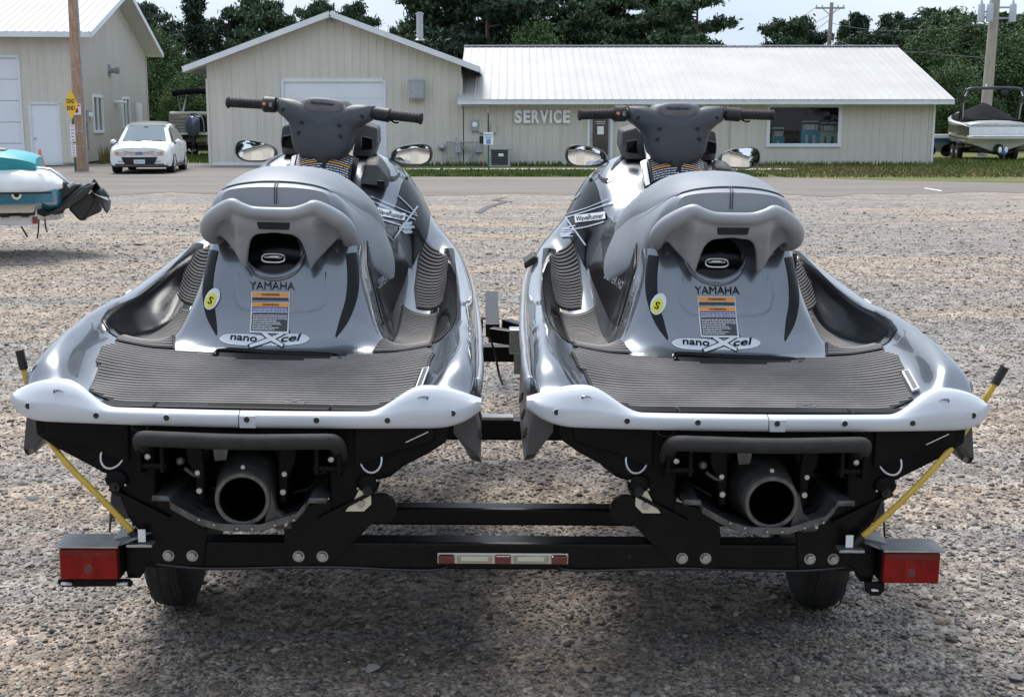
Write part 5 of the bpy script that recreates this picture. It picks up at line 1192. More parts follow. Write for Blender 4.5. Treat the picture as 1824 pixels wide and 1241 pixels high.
for s in (-1, 1):
    b = MB(); b.box((s*.86, 1.4, .475), (.06, 2.5, .07)); T(b, 'side_rail', M['frame_paint'], bevel=.006)
    b = MB(); b.bar((s*.86, 2.6, .47), (s*.08, 4.2, .46), .06, .08); T(b, 'tongue_arm', M['frame_paint'], bevel=.006)
    # wheels under the hulls
    cx, cy = s*1.10, .94
    w_ = MB(); tr = .262; tw = .15
    w_.lathe((cx-tw/2, cy, tr), (1, 0, 0), [(0, .155), (.002, .19), (.008, .225), (.022, .25), (.035, .259), (.05, .262), (tw/2, .264), (tw-.05, .262), (tw-.035, .259), (tw-.022, .25), (tw-.008, .225), (tw-.002, .19), (tw, .155)], 48)
    wh = w_.build('wheel', M['rubber'], TR, smooth=40)
    for g_ in range(4):
        q = MB(); x = cx-.045+.030*g_; ang_ = [2*math.pi*i/96 for i in range(97)]
        q.grid([[(x-.003+.004*((i % 4) < 2), cy+.2655*math.cos(a), tr+.2655*math.sin(a)), (x+.003+.004*((i % 4) < 2), cy+.2655*math.cos(a), tr+.2655*math.sin(a))] for i, a in enumerate(ang_)]); q.build('tread_groove', M['dark_in'], wh)
    q = MB(); q.lathe((cx+s*.03, cy, tr), (s, 0, 0), [(0, .155), (.05, .15), (.04, .12), (.055, .05), (.09, .045), (.09, 0)], 24); q.build('rim', M['white_paint'], wh, smooth=40)
    q = MB(); q.box((cx, cy, tr), (.3, .05, .05)); q.build('axle_stub', M['frame_paint'], wh)
    # fender, a bent sheet over the tyre
    b = MB(); rr = []
    for yy, zz in ((-.34, .40), (-.32, .47), (-.25, .555), (-.1, .60), (.1, .60), (.25, .555), (.34, .45)):
        rr.append([(cx-s*.14, cy+yy, zz), (cx+s*.13, cy+yy, zz), (cx+s*.14, cy+yy*.97, zz-.05)])
    b.grid(rr); f = T(b, 'fender', M['fender'], smooth=40); f.modifiers.new('t', 'SOLIDIFY').thickness = .006
    # end bracket and tail lamp
    b = MB(); b.prism([(s*.965, .058, .535), (s*1.035, .058, .51), (s*1.035, .058, .43), (s*1.03, .058, .40), (s*.995, .058, .40), (s*.985, .058, .43), (s*.955, .058, .45)], (0, .05, 0)); T(b, 'end_bracket', M['frame_paint'], bevel=.005)
    b = MB(); b.prism([(s*.955, .05, .535), (s*.985, .045, .535), (s*1.06, .04, .518), (s*1.03, .0, .514), (s*.99, .02, .525)], (0, .08, .004)); T(b, 'lamp_shelf', M['zinc'])
    lx0, lx1 = s*1.035, s*1.195; xc_ = (lx0+lx1)/2
    b = MB(); b.box((xc_, .045, .463), (.162, .07, .094)); lm = T(b, 'tail_lamp', M['frame_paint'], bevel=.006)
    b = MB(); b.box((xc_, .004, .463), (.154, .02, .086)); ln_ = b.build('lens', M['lens_red'], lm, bevel=.005)
    for k in range(26):
        if 9 < k < 15: continue
        b = MB(); b.box((xc_-.070+.0056*k, -.0065, .457), (.0022, .002, .066)); b.build('lens_rib', M['lens_red'], ln_)
    b = MB(); b.ball((xc_, -.0035, .45), (.014, .004, .018), 14, 8); b.build('bulb_spot', M['lens_dark'], ln_, smooth=180)
    for k in (-1, 0, 1):
        b = MB(); b.box((xc_, -.0065, .495-.005*k), (.15, .0015, .0015)); b.build('lens_rib', M['lens_dark'], ln_)
    b = MB(); b.box((xc_, .035, .5155), (.17, .11, .006)); T(b, 'lamp_cover', M['zinc'], bevel=.002)
    if s < 0:
        b = MB(); b.prism([(-1.21, .03, .408), (-1.02, .03, .408), (-1.01, .03, .40), (-1.01, .03, .388), (-1.20, .03, .385), (-1.212, .03, .395)], (0, .012, 0)); T(b, 'mount_strip', M['frame_paint'], bevel=.003)
        for x in (-1.185, -1.035):
            b = MB(); b.tube([(x-.014, .026, .397), (x+.014, .026, .397)], [(.0075, .004)]*2, 10); T(b, 'slot', M['lab_white'], smooth=180)
    else:
        b = MB(); b.prism([(.998, .03, .41), (1.055, .03, .41), (1.056, .03, .385), (1.045, .03, .372), (1.02, .03, .37), (1.005, .03, .382)], (0, .012, 0)); T(b, 'mount_ear', M['frame_paint'], bevel=.003)
        b = MB(); b.tube([(1.018, .028, .389), (1.036, .028, .389)], [(.009, .003)]*2, 10); T(b, 'slot', M['lab_white'], smooth=180)
    # bunk brackets of both craft: tilted plates, bolts, tabs
    for q_ in (-1, 1):
        ox = s*.705; d = q_
        outer = q_ == s
        b = MB(); b.prism([(ox+d*.115, .055, .60), (ox+d*.30, .055, .645), (ox+d*.385, .055, .64), (ox+d*.40, .055, .60), (ox+d*.345, .055, .56), (ox+d*.235, .055, .448), (ox+d*.115, .055, .438), (ox+d*.105, .055, .53)] if not outer else
                          [(ox+d*.115, .055, .60), (ox+d*.26, .055, .655), (ox+d*.315, .055, .665), (ox+d*.335, .055, .63), (ox+d*.315, .055, .575), (ox+d*.27, .055, .515), (ox+d*.255, .055, .448), (ox+d*.115, .055, .438), (ox+d*.105, .055, .53)], (0, .008, 0)); T(b, 'bunk_bracket', M['frame_paint'], bevel=.002)
        b = MB(); b.bar((ox+d*.20, .06, .575), (ox+d*.36, .06, .66), .01, .04, up=(0, 1, 0)); T(b, 'bracket_rib', M['frame_paint'])
        b = MB(); b.bar((ox+d*.27, .10, .625), (ox+d*.27, 2.9, .70), .09, .05, up=(-d*.5, 0, 1)); T(b, 'bunk', M['carpet'], bevel=.008)
        for x in (.145, .21):
            h = MB(); h.lathe((ox+d*x, .05, .468), (0, -1, 0), [(0, .012), (.007, .012), (.008, .010), (.008, 0)], 6); T(h, 'hex_bolt', M['zinc'])
            h = MB(); h.lathe((ox+d*x, .056, .468), (0, -1, 0), [(0, .016), (.002, .016)], 16); T(h, 'washer', M['zinc'], smooth=40)
        if q_ == -s:
            b = MB(); b.prism([(ox+d*.315, .045, .665), (ox+d*.345, .045, .66), (ox+d*.345, .045, .62), (ox+d*.325, .045, .60), (ox+d*.275, .045, .60), (ox+d*.30, .045, .635)], (0, .004, 0)); T(b, 'bunk_tab', M['alu'])
            h = MB(); h.lathe((ox+d*.318, .045, .622), (0, -1, 0), [(0, .011), (.008, .011), (.008, 0)], 6); T(h, 'hex_bolt', M['zinc'])
        b = MB(); b.lathe((ox+d*.372, .064, .606), (0, -1, 0), [(0, .042), (.012, .042)], 28); (T(b, 'arm_end', M['frame_paint'], smooth=40) if not outer else None); b = MB(); b.box((ox+d*.285, .13, .632), (.12, .07, .085), M=Matrix.Translation((ox+d*.285, .13, .632)) @ Matrix.Rotation(-d*.45, 4, 'Y')); T(b, 'bunk_end', M['carpet_dark'], bevel=.025)
    # flexible guide pole, clipped to the frame and springing outward
    def pp(px, py, yy): 
        v_ = RIG.inverted() @ W(px, py, yy); return v_
    pts = [pp(*a) for a in ([(250, 962, 3.37), (225, 935, 3.36), (175, 882, 3.36), (125, 832, 3.37), (92, 790, 3.40), (72, 757, 3.47), (58, 715, 3.6), (48, 680, 3.6), (42, 655, 3.6)] if s < 0 else [(1515, 972, 3.40), (1548, 945, 3.39), (1600, 898, 3.39), (1650, 848, 3.40), (1695, 797, 3.43), (1722, 762, 3.50), (1745, 728, 3.6), (1762, 700, 3.6), (1773, 682, 3.6)])]
    cv_ = curve(pts, 4); b = MB(); b.tube(cv_, .0085, 10); gp = T(b, 'guide_pole', M['pole_yellow'], smooth=180)
    d_ = (cv_[-1]-cv_[-3]).normalized(); b = MB(); b.tube([cv_[-1]-d_*.004, cv_[-1]+d_*.052], .0125, 10); b.build('pole_cap', M['frame_black'], gp, smooth=50)
    b = MB(); b.tube([cv_[0], cv_[3]], .014, 8); b.build('pole_sleeve', M['frame_black'], gp, smooth=50)
    b = MB(); b.box(cv_[0]+Vector((s*-.005, -.01, -.005)), (.07, .05, .008)); b.build('pole_foot', M['zinc'], gp, bevel=.002)
    b = MB(); b.box(cv_[0]+Vector((s*-.01, -.02, .02)), (.02, .004, .035)); b.build('white_tag', M['lab_white'], gp)
    # black block seen behind the outer bracket
    b = MB(); b.prism([(s*1.02, .45, .66), (s*1.09, .45, .64), (s*1.09, .45, .57), (s*1.0, .45, .55)], (0, .14, 0)); T(b, 'fender_block', M['fender'], bevel=.006)
# licence plate lamp bar in the middle of the rear beam
b = MB(); b.box((-.0, .058, .464), (.36, .006, .030)); lb0 = T(b, 'lamp_bar', M['alu'], bevel=.002)
for x in (-.155, 0, .155):
    q = MB(); q.prism([(x-.022, .055, .477), (x+.022, .055, .477), (x+.022, .055, .452), (x-.022, .055, .452)], (0, -.016, 0)); q.build('marker_lens', M['lens_dark'], lb0, bevel=.004)
for x in (-.0775, .0775):
    q = MB(); q.box((x, .054, .464), (.095, .004, .022)); pz = q.build('plate_recess', M['zinc'], lb0, bevel=.001)
    q = MB(); q.box((x, .052, .464), (.075, .003, .012)); q.build('plate_pad', M['alu'], pz, bevel=.001)
    q = MB(); q.lathe((x+.038, .052, .464), (0, -1, 0), [(0, .004), (.002, .003), (.002, 0)], 8); q.build('rivet', M['zinc'], pz)
for x in (-1.0+.13, -.9, .35, .93, -.28):
    b = MB(); b.lathe((x, .0635, .47), (0, -1, 0), [(0, .006), (.001, .006)], 12); T(b, 'beam_hole', M['dark_in'])
b = MB(); b.tube(curve([(.95, .065, .44), (.8, .058, .432), (.5, .06, .437), (.2, .058, .430), (.15, .06, .45)], 4), .004, 6); T(b, 'lamp_wire', M['frame_black'], smooth=60)
b = MB(); b.tube(curve([(-.95, .065, .44), (-.8, .058, .430), (-.5, .06, .436), (-.2, .058, .428), (-.15, .06, .45)], 4), .004, 6); T(b, 'lamp_wire', M['frame_black'], smooth=60)
# tongue, winch posts
b = MB(); b.bar((0, 4.0, .46), (0, 5.3, .48), .08, .08); T(b, 'tongue', M['frame_paint'], bevel=.006)
b = MB(); b.bar((-.35, 2.2, .56), (-.35+.2, 3.2, .60), .14, .04); T(b, 'walk_board', M['wood_grey'], bevel=.004)
b = MB(); b.bar((-.02, 2.9, .62), (.25, 2.8, .60), .06, .07); T(b, 'winch_arm', M['frame_paint'], bevel=.005)
b = MB(); b.box((.12, 2.85, .60), (.10, .10, .12)); T(b, 'winch_plate', M['zinc'], bevel=.006)
b = MB(); b.tube(curve([(-.03, 2.85, .62), (.0, 2.82, .55), (.02, 2.8, .45), (.04, 2.75, .40)], 3), .006, 6); T(b, 'wire', M['frame_black'], smooth=60)
b = MB(); b.box((.14, 2.8, .50), (.09, .08, .10)); T(b, 'wood_block', M['wood_grey'])
b = MB(); b.lathe((.43, .16, .45), (0, 0, 1), [(0, .02), (.08, .02), (.08, .03), (.10, .03)], 8); T(b, 'coupler', M['frame_paint'])
# ================================================================== poles, signs, wires
M['pole_wood'] = mat('pole_wood', (.30, .17, .10), .85, c2=(.42, .30, .22), scale=5, stretch=(3, 3, .6), bump=.4, bscale=30, contrast=(.3, .7))
M['pole_old'] = mat('pole_old_wood', (.33, .28, .24), .85, c2=(.42, .37, .32), scale=5, stretch=(3, 3, .4), bump=.3, bscale=30)
M['can_grey'] = mat('transformer_grey', (.42, .46, .50), .5, .1)
C0 = Vector((0, 0, CAM_H))
g0 = G(147, 305); 
t_ = thing('utility_pole', 'weathered brown wooden utility pole beside the yellow DEAD END sign', 'utility pole', (g0.x, g0.y, 0))
tp = W(130, 0, g0.y)-Vector((g0.x, g0.y, 0)); d_ = (tp.normalized()); H_ = 9.5
b = MB(); b.tube([(0, 0, -.3)]+[Vector((tp.x/tp.z*h*.75, 0, h)) for h in (0, 1, 2, 3.5, 5, 7, H_)], [.215, .21, .2, .19, .18, .165, .15, .13], 20); b.build('shaft', M['pole_wood'], t_, smooth=60)
b = MB(); b.box((-.02, -.215, 2.02), (.3, .02, .36)); p_ = b.build('notice', M['lab_white'], t_)
b = MB(); b.box((-.02, -.228, 2.14), (.24, .004, .05)); b.box((-.02, -.228, 1.98), (.14, .004, .14)); tag(b.build('notice_print', M['text_red'], p_), kind='stuff')
b = MB(); b.tube([(.19, -.06, 0), (.19, -.06, 2.0), (.16, -.06, 6)], .035, 8); b.build('conduit', M['galv'], t_, smooth=60)
for z in (.8, 1.3, 3.3):
    b = MB(); b.lathe((0, 0, z), (0, 0, 1), [(0, .215-.01*z), (.03, .215-.01*z)], 16); b.build('band', M['galv'], t_)
b = MB(); b.bar((-1.2, 0, 9.0), (1.2, 0, 9.0), .1, .12); b.build('crossarm', M['pole_wood'], t_)
# dead end sign
g1 = G(134, 306); t_ = thing('dead_end_sign', 'yellow diamond DEAD END sign on a green post left of the wooden pole', 'sign', (g1.x, g1.y, 0))
cz = W(127, 186, g1.y).z; hw = .62*.5*1.0

wx = (W(134, 186, g1.y).x-W(119, 186, g1.y).x)/2; hz = (W(127, 158, g1.y).z-W(127, 212, g1.y).z)/2; ox = W(127, 186, g1.y).x-g1.x
b = MB(); b.bar((0, .06, 0), (ox, .06, cz+.25), .06, .03, up=(0, 1, 0)); b.build('post', M['green_post'], t_)
b = MB(); b.prism([(ox, -.01, cz+hz), (ox+wx, .25, cz), (ox, -.01+.0, cz-hz), (ox-wx, -.27, cz)], (0, .012, 0)); pl_ = b.build('plate', M['yellow_sign'], t_)
xd = Vector((wx, .26, 0)).normalized()
for tx, dz in (('DEAD', .10), ('END', -.12)):
    b = MB(); put_text(b, tx, (ox-.01, -.035, cz+dz), xd, (0, 0, 1), .2, .002, .02, width=.34); b.build('lettering', M['text_black'], pl_)
for (z0, z1, tx) in ((W(134, 222, g1.y).z, W(134, 253, g1.y).z, 'NO PARKING'), (W(134, 256, g1.y).z, W(134, 280, g1.y).z, 'TOW AWAY')):
    b = MB(); b.box((.0, -.03, (z0+z1)/2), (.16, .012, z0-z1)); q = b.build('small_plate', M['lab_white'], t_)
    b = MB()
    for k in range(5): b.box((0, -.038, z1+(z0-z1)*(k+.5)/5), (.08, .003, (z0-z1)*.05))
    tag(b.build('small_print', M['text_red'], q), kind='stuff')
# cone
g2 = G(74, 292); t_ = thing('traffic_cone', 'faded orange traffic cone in front of the white door, seen above the teal boat', 'cone', (g2.x, 46.0, 0))
t_.location = (W(72, 290, 45).x, 45, 0); M['cone'] = mat('cone_orange', (.75, .22, .12), .6, c2=(.65, .25, .16), scale=6)
b = MB(); b.lathe((0, 0, 0), (0, 0, 1), [(.02, .17), (.7, .035), (.71, .0)], 16); b.build('body', M['cone'], t_, smooth=60)
b = MB(); b.box((0, 0, .02), (.42, .42, .04)); b.build('base', M['cone'], t_, bevel=.01)
# right pole with transformers
Yp = 62; gx = W(1757, 185, Yp).x
t_ = thing('transformer_pole', 'tall pale wooden pole with grey transformer cans behind the covered black and white boat', 'utility pole', (gx+.15, Yp, 0))
tpx = W(1773, 0, Yp); sl_ = (tpx.x-gx)/(tpx.z-W(1757, 185, Yp).z)
f_ = lambda z: Vector((sl_*(z-2.3)-.15+.0, 0, z))
b = MB(); b.tube([f_(z) for z in (-.1, 2, 4, 6, 8, 10)], [.26, .25, .235, .22, .2, .18], 16); b.build('shaft', M['pole_old'], t_, smooth=60)
zc = W(1755, 30, Yp).z
for px, nm in ((1744, 0), (1758, 1), (1800, 2)):
    x = W(px, 30, Yp).x-gx-.15; b = MB(); r_ = .16; b.lathe((x, -.25 if nm != 1 else -.35, W(px, 40, Yp).z), (0, 0, 1), [(0, r_), (.75, r_), (.82, r_*.7), (.82, 0)], 14); cn = b.build('transformer', M['can_grey'], t_, smooth=45)
    b = MB(); b.lathe((x, -.25 if nm != 1 else -.35, W(px, 10, Yp).z), (0, 0, 1), [(0, .04), (.1, .06), (.2, .03), (.3, .05), (.35, 0)], 8); b.build('bushing', M['can_grey'], cn, smooth=60)
for zz in (W(1780, 14, Yp).z, W(1780, 33, Yp).z):
    b = MB(); b.bar((W(1770, 20, Yp).x-gx-.15, -.05, zz), (W(1800, 20, Yp).x-gx-.15, -.1, zz), .08, .08); b.build('bracket', M['galv'], t_)
b = MB(); b.bar((-1.3, 0, 9.3), (1.6, 0, 9.3), .1, .12); b.build('crossarm', M['pole_old'], t_)
Yq = 95; x0 = W(1473, 80, Yq).x; zt = W(1477, 5, Yq).z
t_ = thing('distant_pole', 'thin utility pole with a crossarm rising behind the long white roof', 'utility pole', (x0, Yq, 0))
b = MB(); b.tube([(0, 0, 0), (.1, 0, 4), (.22, 0, zt)], [.2, .17, .13], 10); b.build('shaft', M['pole_old'], t_, smooth=60)
za = W(1477, 15, Yq).z; b = MB(); b.bar((W(1452, 15, Yq).x-x0, -.1, za), (W(1504, 15, Yq).x-x0, -.1, za), .1, .12); b.build('crossarm', M['pole_old'], t_)
for px in (1454, 1464, 1492, 1502):
    b = MB(); b.lathe((W(px, 15, Yq).x-x0, -.1, za+.06), (0, 0, 1), [(0, .04), (.15, .05), (.16, 0)], 8); b.build('insulator', M['can_grey'], t_)
b = MB(); b.bar((W(1466, 15, Yq).x-x0, -.05, za-.05), (.2, 0, za-.55), .05, .05); b.bar((W(1490, 15, Yq).x-x0, -.05, za-.05), (.2, 0, za-.55), .05, .05); tag(b.build('arm_brace', M['pole_old'], t_), kind='stuff')
M['wire'] = mat('wire', (.03, .03, .03), .6)
def wire(a, b_, sag, label, r_=.018):
    a = Vector(a); b_ = Vector(b_); P_ = [a.lerp(b_, i/14)-Vector((0, 0, sag*4*(i/14)*(1-i/14))) for i in range(15)]
    q = MB(); q.tube(P_, r_, 5); o = q.build('power_line', M['wire'], smooth=60); tag(o, label, 'wire', 'wires between the poles')
PA = W(1454, 13, Yq)+Vector((0, -.1, 0)); PB = W(1502, 13, Yq)+Vector((0, -.1, 0)); PM = W(1473, 62, Yq); TPl = W(1744, 5, Yp)
wire(PA, W(1290, 110, 150), .3, 'upper wire falling left from the distant crossarm pole')
wire(PB, W(1320, 100, 150), .3, 'second wire falling left from the distant crossarm pole')
wire(W(1477, 36, Yq), W(1360, 108, 150), .3, 'lower wire falling left from the distant crossarm pole')
wire(PM, W(1770, 60, Yp), 1.1, 'slack wire sagging from the distant pole to the transformer pole')
wire(W(1475, 40, Yq), W(1772, 40, Yp), .5, 'higher wire from the distant pole to the transformer pole')
wire(W(1477, 75, Yq), W(1766, 104, Yp), .1, 'lowest wire across the dark trees to the transformer pole')

# ================================================================== white car
M['car_white'] = mat('car_white', (.78, .80, .82), .25, coat=1, croug=.02)
M['car_glass'] = mat('car_glass', (.10, .14, .16), .05, coat=1, spec=.9)
M['car_dark'] = mat('car_trim', (.012, .012, .013), .4)
M['lamp_clear'] = mat('lamp_clear', (.5, .53, .56), .12, .5, coat=1)
M['amber'] = mat('amber', (.7, .25, .03), .2)
M['tyre'] = mat('tyre', (.015, .015, .016), .75)
def make_car():
    # x right when seen from behind the wheel... local: +y = rear, -y = nose, z up
    fr = Vector((W(250, 300, 41.0).x, 41.0, 0))
    t_ = thing('parked_car', 'white crossover car with a black glass roof parked facing the camera', 'car', (fr.x-.02, 41.0, 0), R(7.0))
    L = 4.68
    ST_ = [  # y from the nose, half widths and heights: (bottom w,z) (mid) (shoulder) (hood edge) (hood centre)
        (0.02, [(.76,.34),(.86,.50),(.86,.68),(.80,.88),(.5,.96),(0,.98)]),
        (0.14, [(.84,.30),(.90,.50),(.895,.72),(.83,.92),(.55,.985),(0,1.0)]),
        (0.40, [(.91,.28),(.95,.52),(.945,.80),(.87,1.0),(.58,1.05),(0,1.065)]),
        (0.90, [(.93,.28),(.965,.55),(.955,.86),(.87,1.03),(.6,1.09),(0,1.10)]),
        (1.30, [(.93,.28),(.965,.55),(.96,.92),(.90,1.07),(.62,1.12),(0,1.14)]),
        (2.60, [(.93,.28),(.965,.55),(.96,.95),(.90,1.08),(.6,1.12),(0,1.14)]),
        (3.80, [(.93,.30),(.965,.58),(.96,1.0),(.90,1.12),(.6,1.15),(0,1.16)]),
        (4.45, [(.90,.34),(.93,.60),(.92,.98),(.86,1.10),(.6,1.13),(0,1.14)]),
        (4.66, [(.80,.40),(.84,.62),(.83,.95),(.78,1.05),(.5,1.08),(0,1.08)])]
    g = cr_interp([[(y,)+p for p in pr] for y, pr in ST_], 5); rows = []
    for r_ in g:
        h = cr_interp(r_, 4); half = [(p[1], p[0], p[2]) for p in h]; half[-1] = (0, half[-1][1], half[-1][2]); rows.append(half+[(-x, y, z) for x, y, z in half[-2::-1]])
    b = MB(); b.grid(rows); n0 = len(rows[0]); b.add(rows[0], [tuple(range(n0))]); b.add(rows[-1], [tuple(range(n0))]); b.build('body', M['car_white'], t_, smooth=50)
    cb_ = BVHTree.FromPolygons([Vector(v) for v in b.v], b.f)
    # greenhouse
    GH = [(1.10, .84, 1.06, .84, 1.06), (1.75, .86, 1.08, .66, 1.55), (2.1, .87, 1.08, .66, 1.66), (2.8, .87, 1.09, .66, 1.70), (3.6, .87, 1.12, .64, 1.67), (4.15, .85, 1.12, .60, 1.58), (4.55, .80, 1.10, .74, 1.12)]
    rows = []
    for y, wb, zb, wt, zt_ in GH:
        rows.append([(wb, y, zb-.04), (wt+.03, y, zt_-.05), (wt-.05, y, zt_-.005), (0, y, zt_+.02), (-wt+.05, y, zt_-.005), (-wt-.03, y, zt_-.05), (-wb, y, zb-.04)])
    b = MB(); b.grid(rows); b.build('cabin', M['car_white'], t_, smooth=40)
    b = MB(); b.grid([[(x*(.79-.17*t), 1.16+.66*t, 1.085+.505*t+.055*(1-x*x)) for x in [-1+2*i/10 for i in range(11)]] for t in [i/6 for i in range(7)]]); b.build('windshield', M['car_glass'], t_, smooth=180)
    b = MB(); b.grid([[(x*.60, y, z+.035*(1-x*x)+.012) for x in [-1+2*i/8 for i in range(9)]] for y, z in ((1.84, 1.60), (2.1, 1.67), (2.8, 1.715), (3.5, 1.70))]); b.build('glass_roof', M['car_dark'], t_, smooth=180)
    for s in (-1, 1):
        for (y0, y1, ya, yb) in ((1.62, 2.45, 1.95, 2.45), (2.52, 3.30, 2.52, 3.28), (3.36, 4.1, 3.34, 3.85)):
            b = MB(); b.grid([[(s*(.862-.165*t+.012), (y0+(ya-y0)*t)+((y1+(yb-y1)*t)-(y0+(ya-y0)*t))*u, 1.10+.02*u+.47*t) for u in (0, .5, 1)] for t in (0, .5, 1)]); b.build('side_window', M['car_glass_dark'], t_)
        b = MB(); b.ball((s*1.03, 1.50, 1.12), (.10, .06, .065)); mr_ = b.build('side_mirror', M['car_white'], t_, smooth=180)
        b = MB(); b.bar((s*.9, 1.5, 1.07), (s*1.0, 1.5, 1.08), .05, .04); b.build('mirror_stalk', M['car_dark'], mr_)
        # headlamps hug the corner
        q = flat_grid(.34, .12, 8, 4); q.v = [(x+.0, y+.10*(x*s)*.9+0, z) for x, y, z in q.v]; project(q, cb_, (s*.68, -.3, .80), Vector((1, s*.35, 0)), (0, 0, 1), .008); hl = q.build('headlight', M['lamp_clear'], t_, smooth=180)
        q = flat_grid(.07, .08, 3, 3); project(q, cb_, (s*.83, -.3, .82), Vector((1, s*.5, 0)), (0, 0, 1), .012); q.build('turn_lens', M['amber'], hl)
        q = MB(); q.grid([[(.04*k*math.cos(a), .04*k*math.sin(a), 0) for a in [2*math.pi*i/12 for i in range(13)]] for k in (0, .5, 1)]); project(q, cb_, (s*.64, -.3, .79), Vector((1, s*.35, 0)), (0, 0, 1), .014); q.build('reflector', M['chrome'], hl)
        q = flat_grid(.14, .02, 3, 1); project(q, cb_, (s*.68, -.3, .55), Vector((1, s*.3, 0)), (0, 0, 1), .006); q.build('fog_slot', M['car_dark'], t_)
        for yy in (.95, 3.78):
            q = MB(); q.lathe((s*.965, yy, .365), (-s, 0, 0), [(0, .25), (.0, .34), (.02, .362), (.2, .365), (.24, .34), (.24, .1)], 28); wh = q.build('wheel', M['tyre'], t_, smooth=40)
            q = MB(); q.lathe((s*.972, yy, .365), (-s, 0, 0), [(0, .25), (.05, .24), (.06, .05), (.0, .04), (0, 0)], 20); q.build('rim', M['steel'], wh, smooth=30)
            for k in range(5):
                a = 2*math.pi*k/5; q = MB(); q.bar((s*.968, yy, .365), (s*.97, yy+.23*math.cos(a), .365+.23*math.sin(a)), .05, .03, up=(1, 0, 0)); q.build('spoke', M['chrome'], wh)
            q = MB(); q.tube([(s*.962, yy+.40*math.cos(R(a)), .365+.40*math.sin(R(a))) for a in range(-10, 191, 20)], [(.03, .02)]*11, 6); q.build('arch_trim', M['car_dark'], t_, smooth=60)
        q = MB(); q.box((s*.95, 2.35, .30), (.05, 2.4, .14)); q.build('sill', M['car_dark'], t_, bevel=.01)
        for yy in (2.48, 3.32):
            q = MB(); q.bar((s*.968, yy, .42), (s*.955, yy, 1.06), .008, .006, up=(1, 0, 0)); q.build('door_seam', M['car_dark'], t_)
        for yy in (2.3, 3.15):
            q = MB(); q.box((s*.975, yy, .93), (.03, .18, .03)); q.build('door_handle', M['car_white'], t_, bevel=.01)
    def onf(name, w_, h_, z, m, off, par=None, bend=0, x=0, taper=0):
        q = flat_grid(w_, h_, 12, 4); q.v = [(px*(1+taper*(py/h_)), py+bend*(px/w_*2)**2, 0) for px, py, pz in q.v]; project(q, cb_, (x, -.3, z), (1, 0, 0), (0, 0, 1), off); return q.build(name, m, par or t_, smooth=180)
    gr = onf('grille', .98, .13, .81, M['chrome'], .01, bend=.03)
    for k in range(2): onf('grille_slot', .92, .012, .835-.05*k, M['car_dark'], .014, gr, bend=.03)
    lg = onf('lower_grille', .98, .33, .53, M['car_dark'], .012, taper=.28)
    onf('licence_plate', .34, .18, .52, M['lab_white'], .03, lg)
    tb = MB(); put_text(tb, '482 TLN', (0, 0, 0), (1, 0, 0), (0, 1, 0), .07, .0005, .01, width=.26); project(tb, cb_, (0, -.3, .54), (1, 0, 0), (0, 0, 1), .036); tb.build('plate_number', M['lab_blue'], lg)
    q = MB(); q.grid([[(.11*k*math.cos(a), .045*k*math.sin(a), 0) for a in [2*math.pi*i/20 for i in range(21)]] for k in (0, .5, 1)]); project(q, cb_, (0, -.3, .81), (1, 0, 0), (0, 0, 1), .022); bq = q.build('badge', M['lab_blue'], gr)
    tb = MB(); put_text(tb, 'Ford', (0, 0, 0), (1, 0, 0), (0, 1, 0), .05, .0004, .0, .3, width=.13); project(tb, cb_, (0, -.3, .81), (1, 0, 0), (0, 0, 1), .026); tb.build('badge_script', M['lab_white'], bq)
    onf('front_skirt', 1.5, .13, .36, M['car_dark'], .014)
    q = MB(); q.box((0, .35, .30), (1.7, .5, .12)); q.box((0, 2.4, .33), (1.6, 4.2, .14)); tag(q.build('underbody', M['car_dark'], t_), kind='stuff')
    q = MB(); q.box((.12, 1.35, 1.24), (.10, .01, .22)); 
    for x in (-.35, .25):
        q = MB(); q.bar((x, 1.13, 1.135), (x+.3, 1.20, 1.16), .02, .012); q.build('wiper', M['car_dark'], t_)
    q = MB(); q.box((0, 1.74, 1.565), (.12, .06, .04)); q.build('sensor_pod', M['car_dark'], t_)
M['car_glass_dark'] = mat('car_glass_dark', (.015, .018, .022), .05, coat=1)
def squash_car():      # body heights measured from the picture
    c_ = [o for o in bpy.data.objects if o.name.startswith('parked_car')][0]; seen_ = set()
    def walk(o):
        for k in children(o):
            if k.type == 'MESH' and k.data.name not in seen_:
                seen_.add(k.data.name)
                for v in k.data.vertices:
                    v.co.z = float(np.interp(v.co.z, [-.1, 0, .30, .54, .84, 1.10, 1.66, 1.76], [-.1, 0, .25, .38, .66, .97, 1.54, 1.64]))
                    if 'wheel' in k.name: v.co.z += .0
            walk(k)
    walk(c_)
make_car(); squash_car()
q = MB(); gb_ = G(347, 288); q.grid([[(x*.35, y*.25, .02+.16*math.exp(-(x-.5)**2*5)*(1-y*y)+.04*math.sin(5*x+3*y)) for x in [-1+2*i/14 for i in range(15)]] for y in [-1+2*i/8 for i in range(9)]])
o = q.build('white_bag', M['lab_white'], smooth=60); o.location = (gb_.x, 49, .0); tag(o, 'crumpled white plastic bag on the ground behind the white car', 'bag')

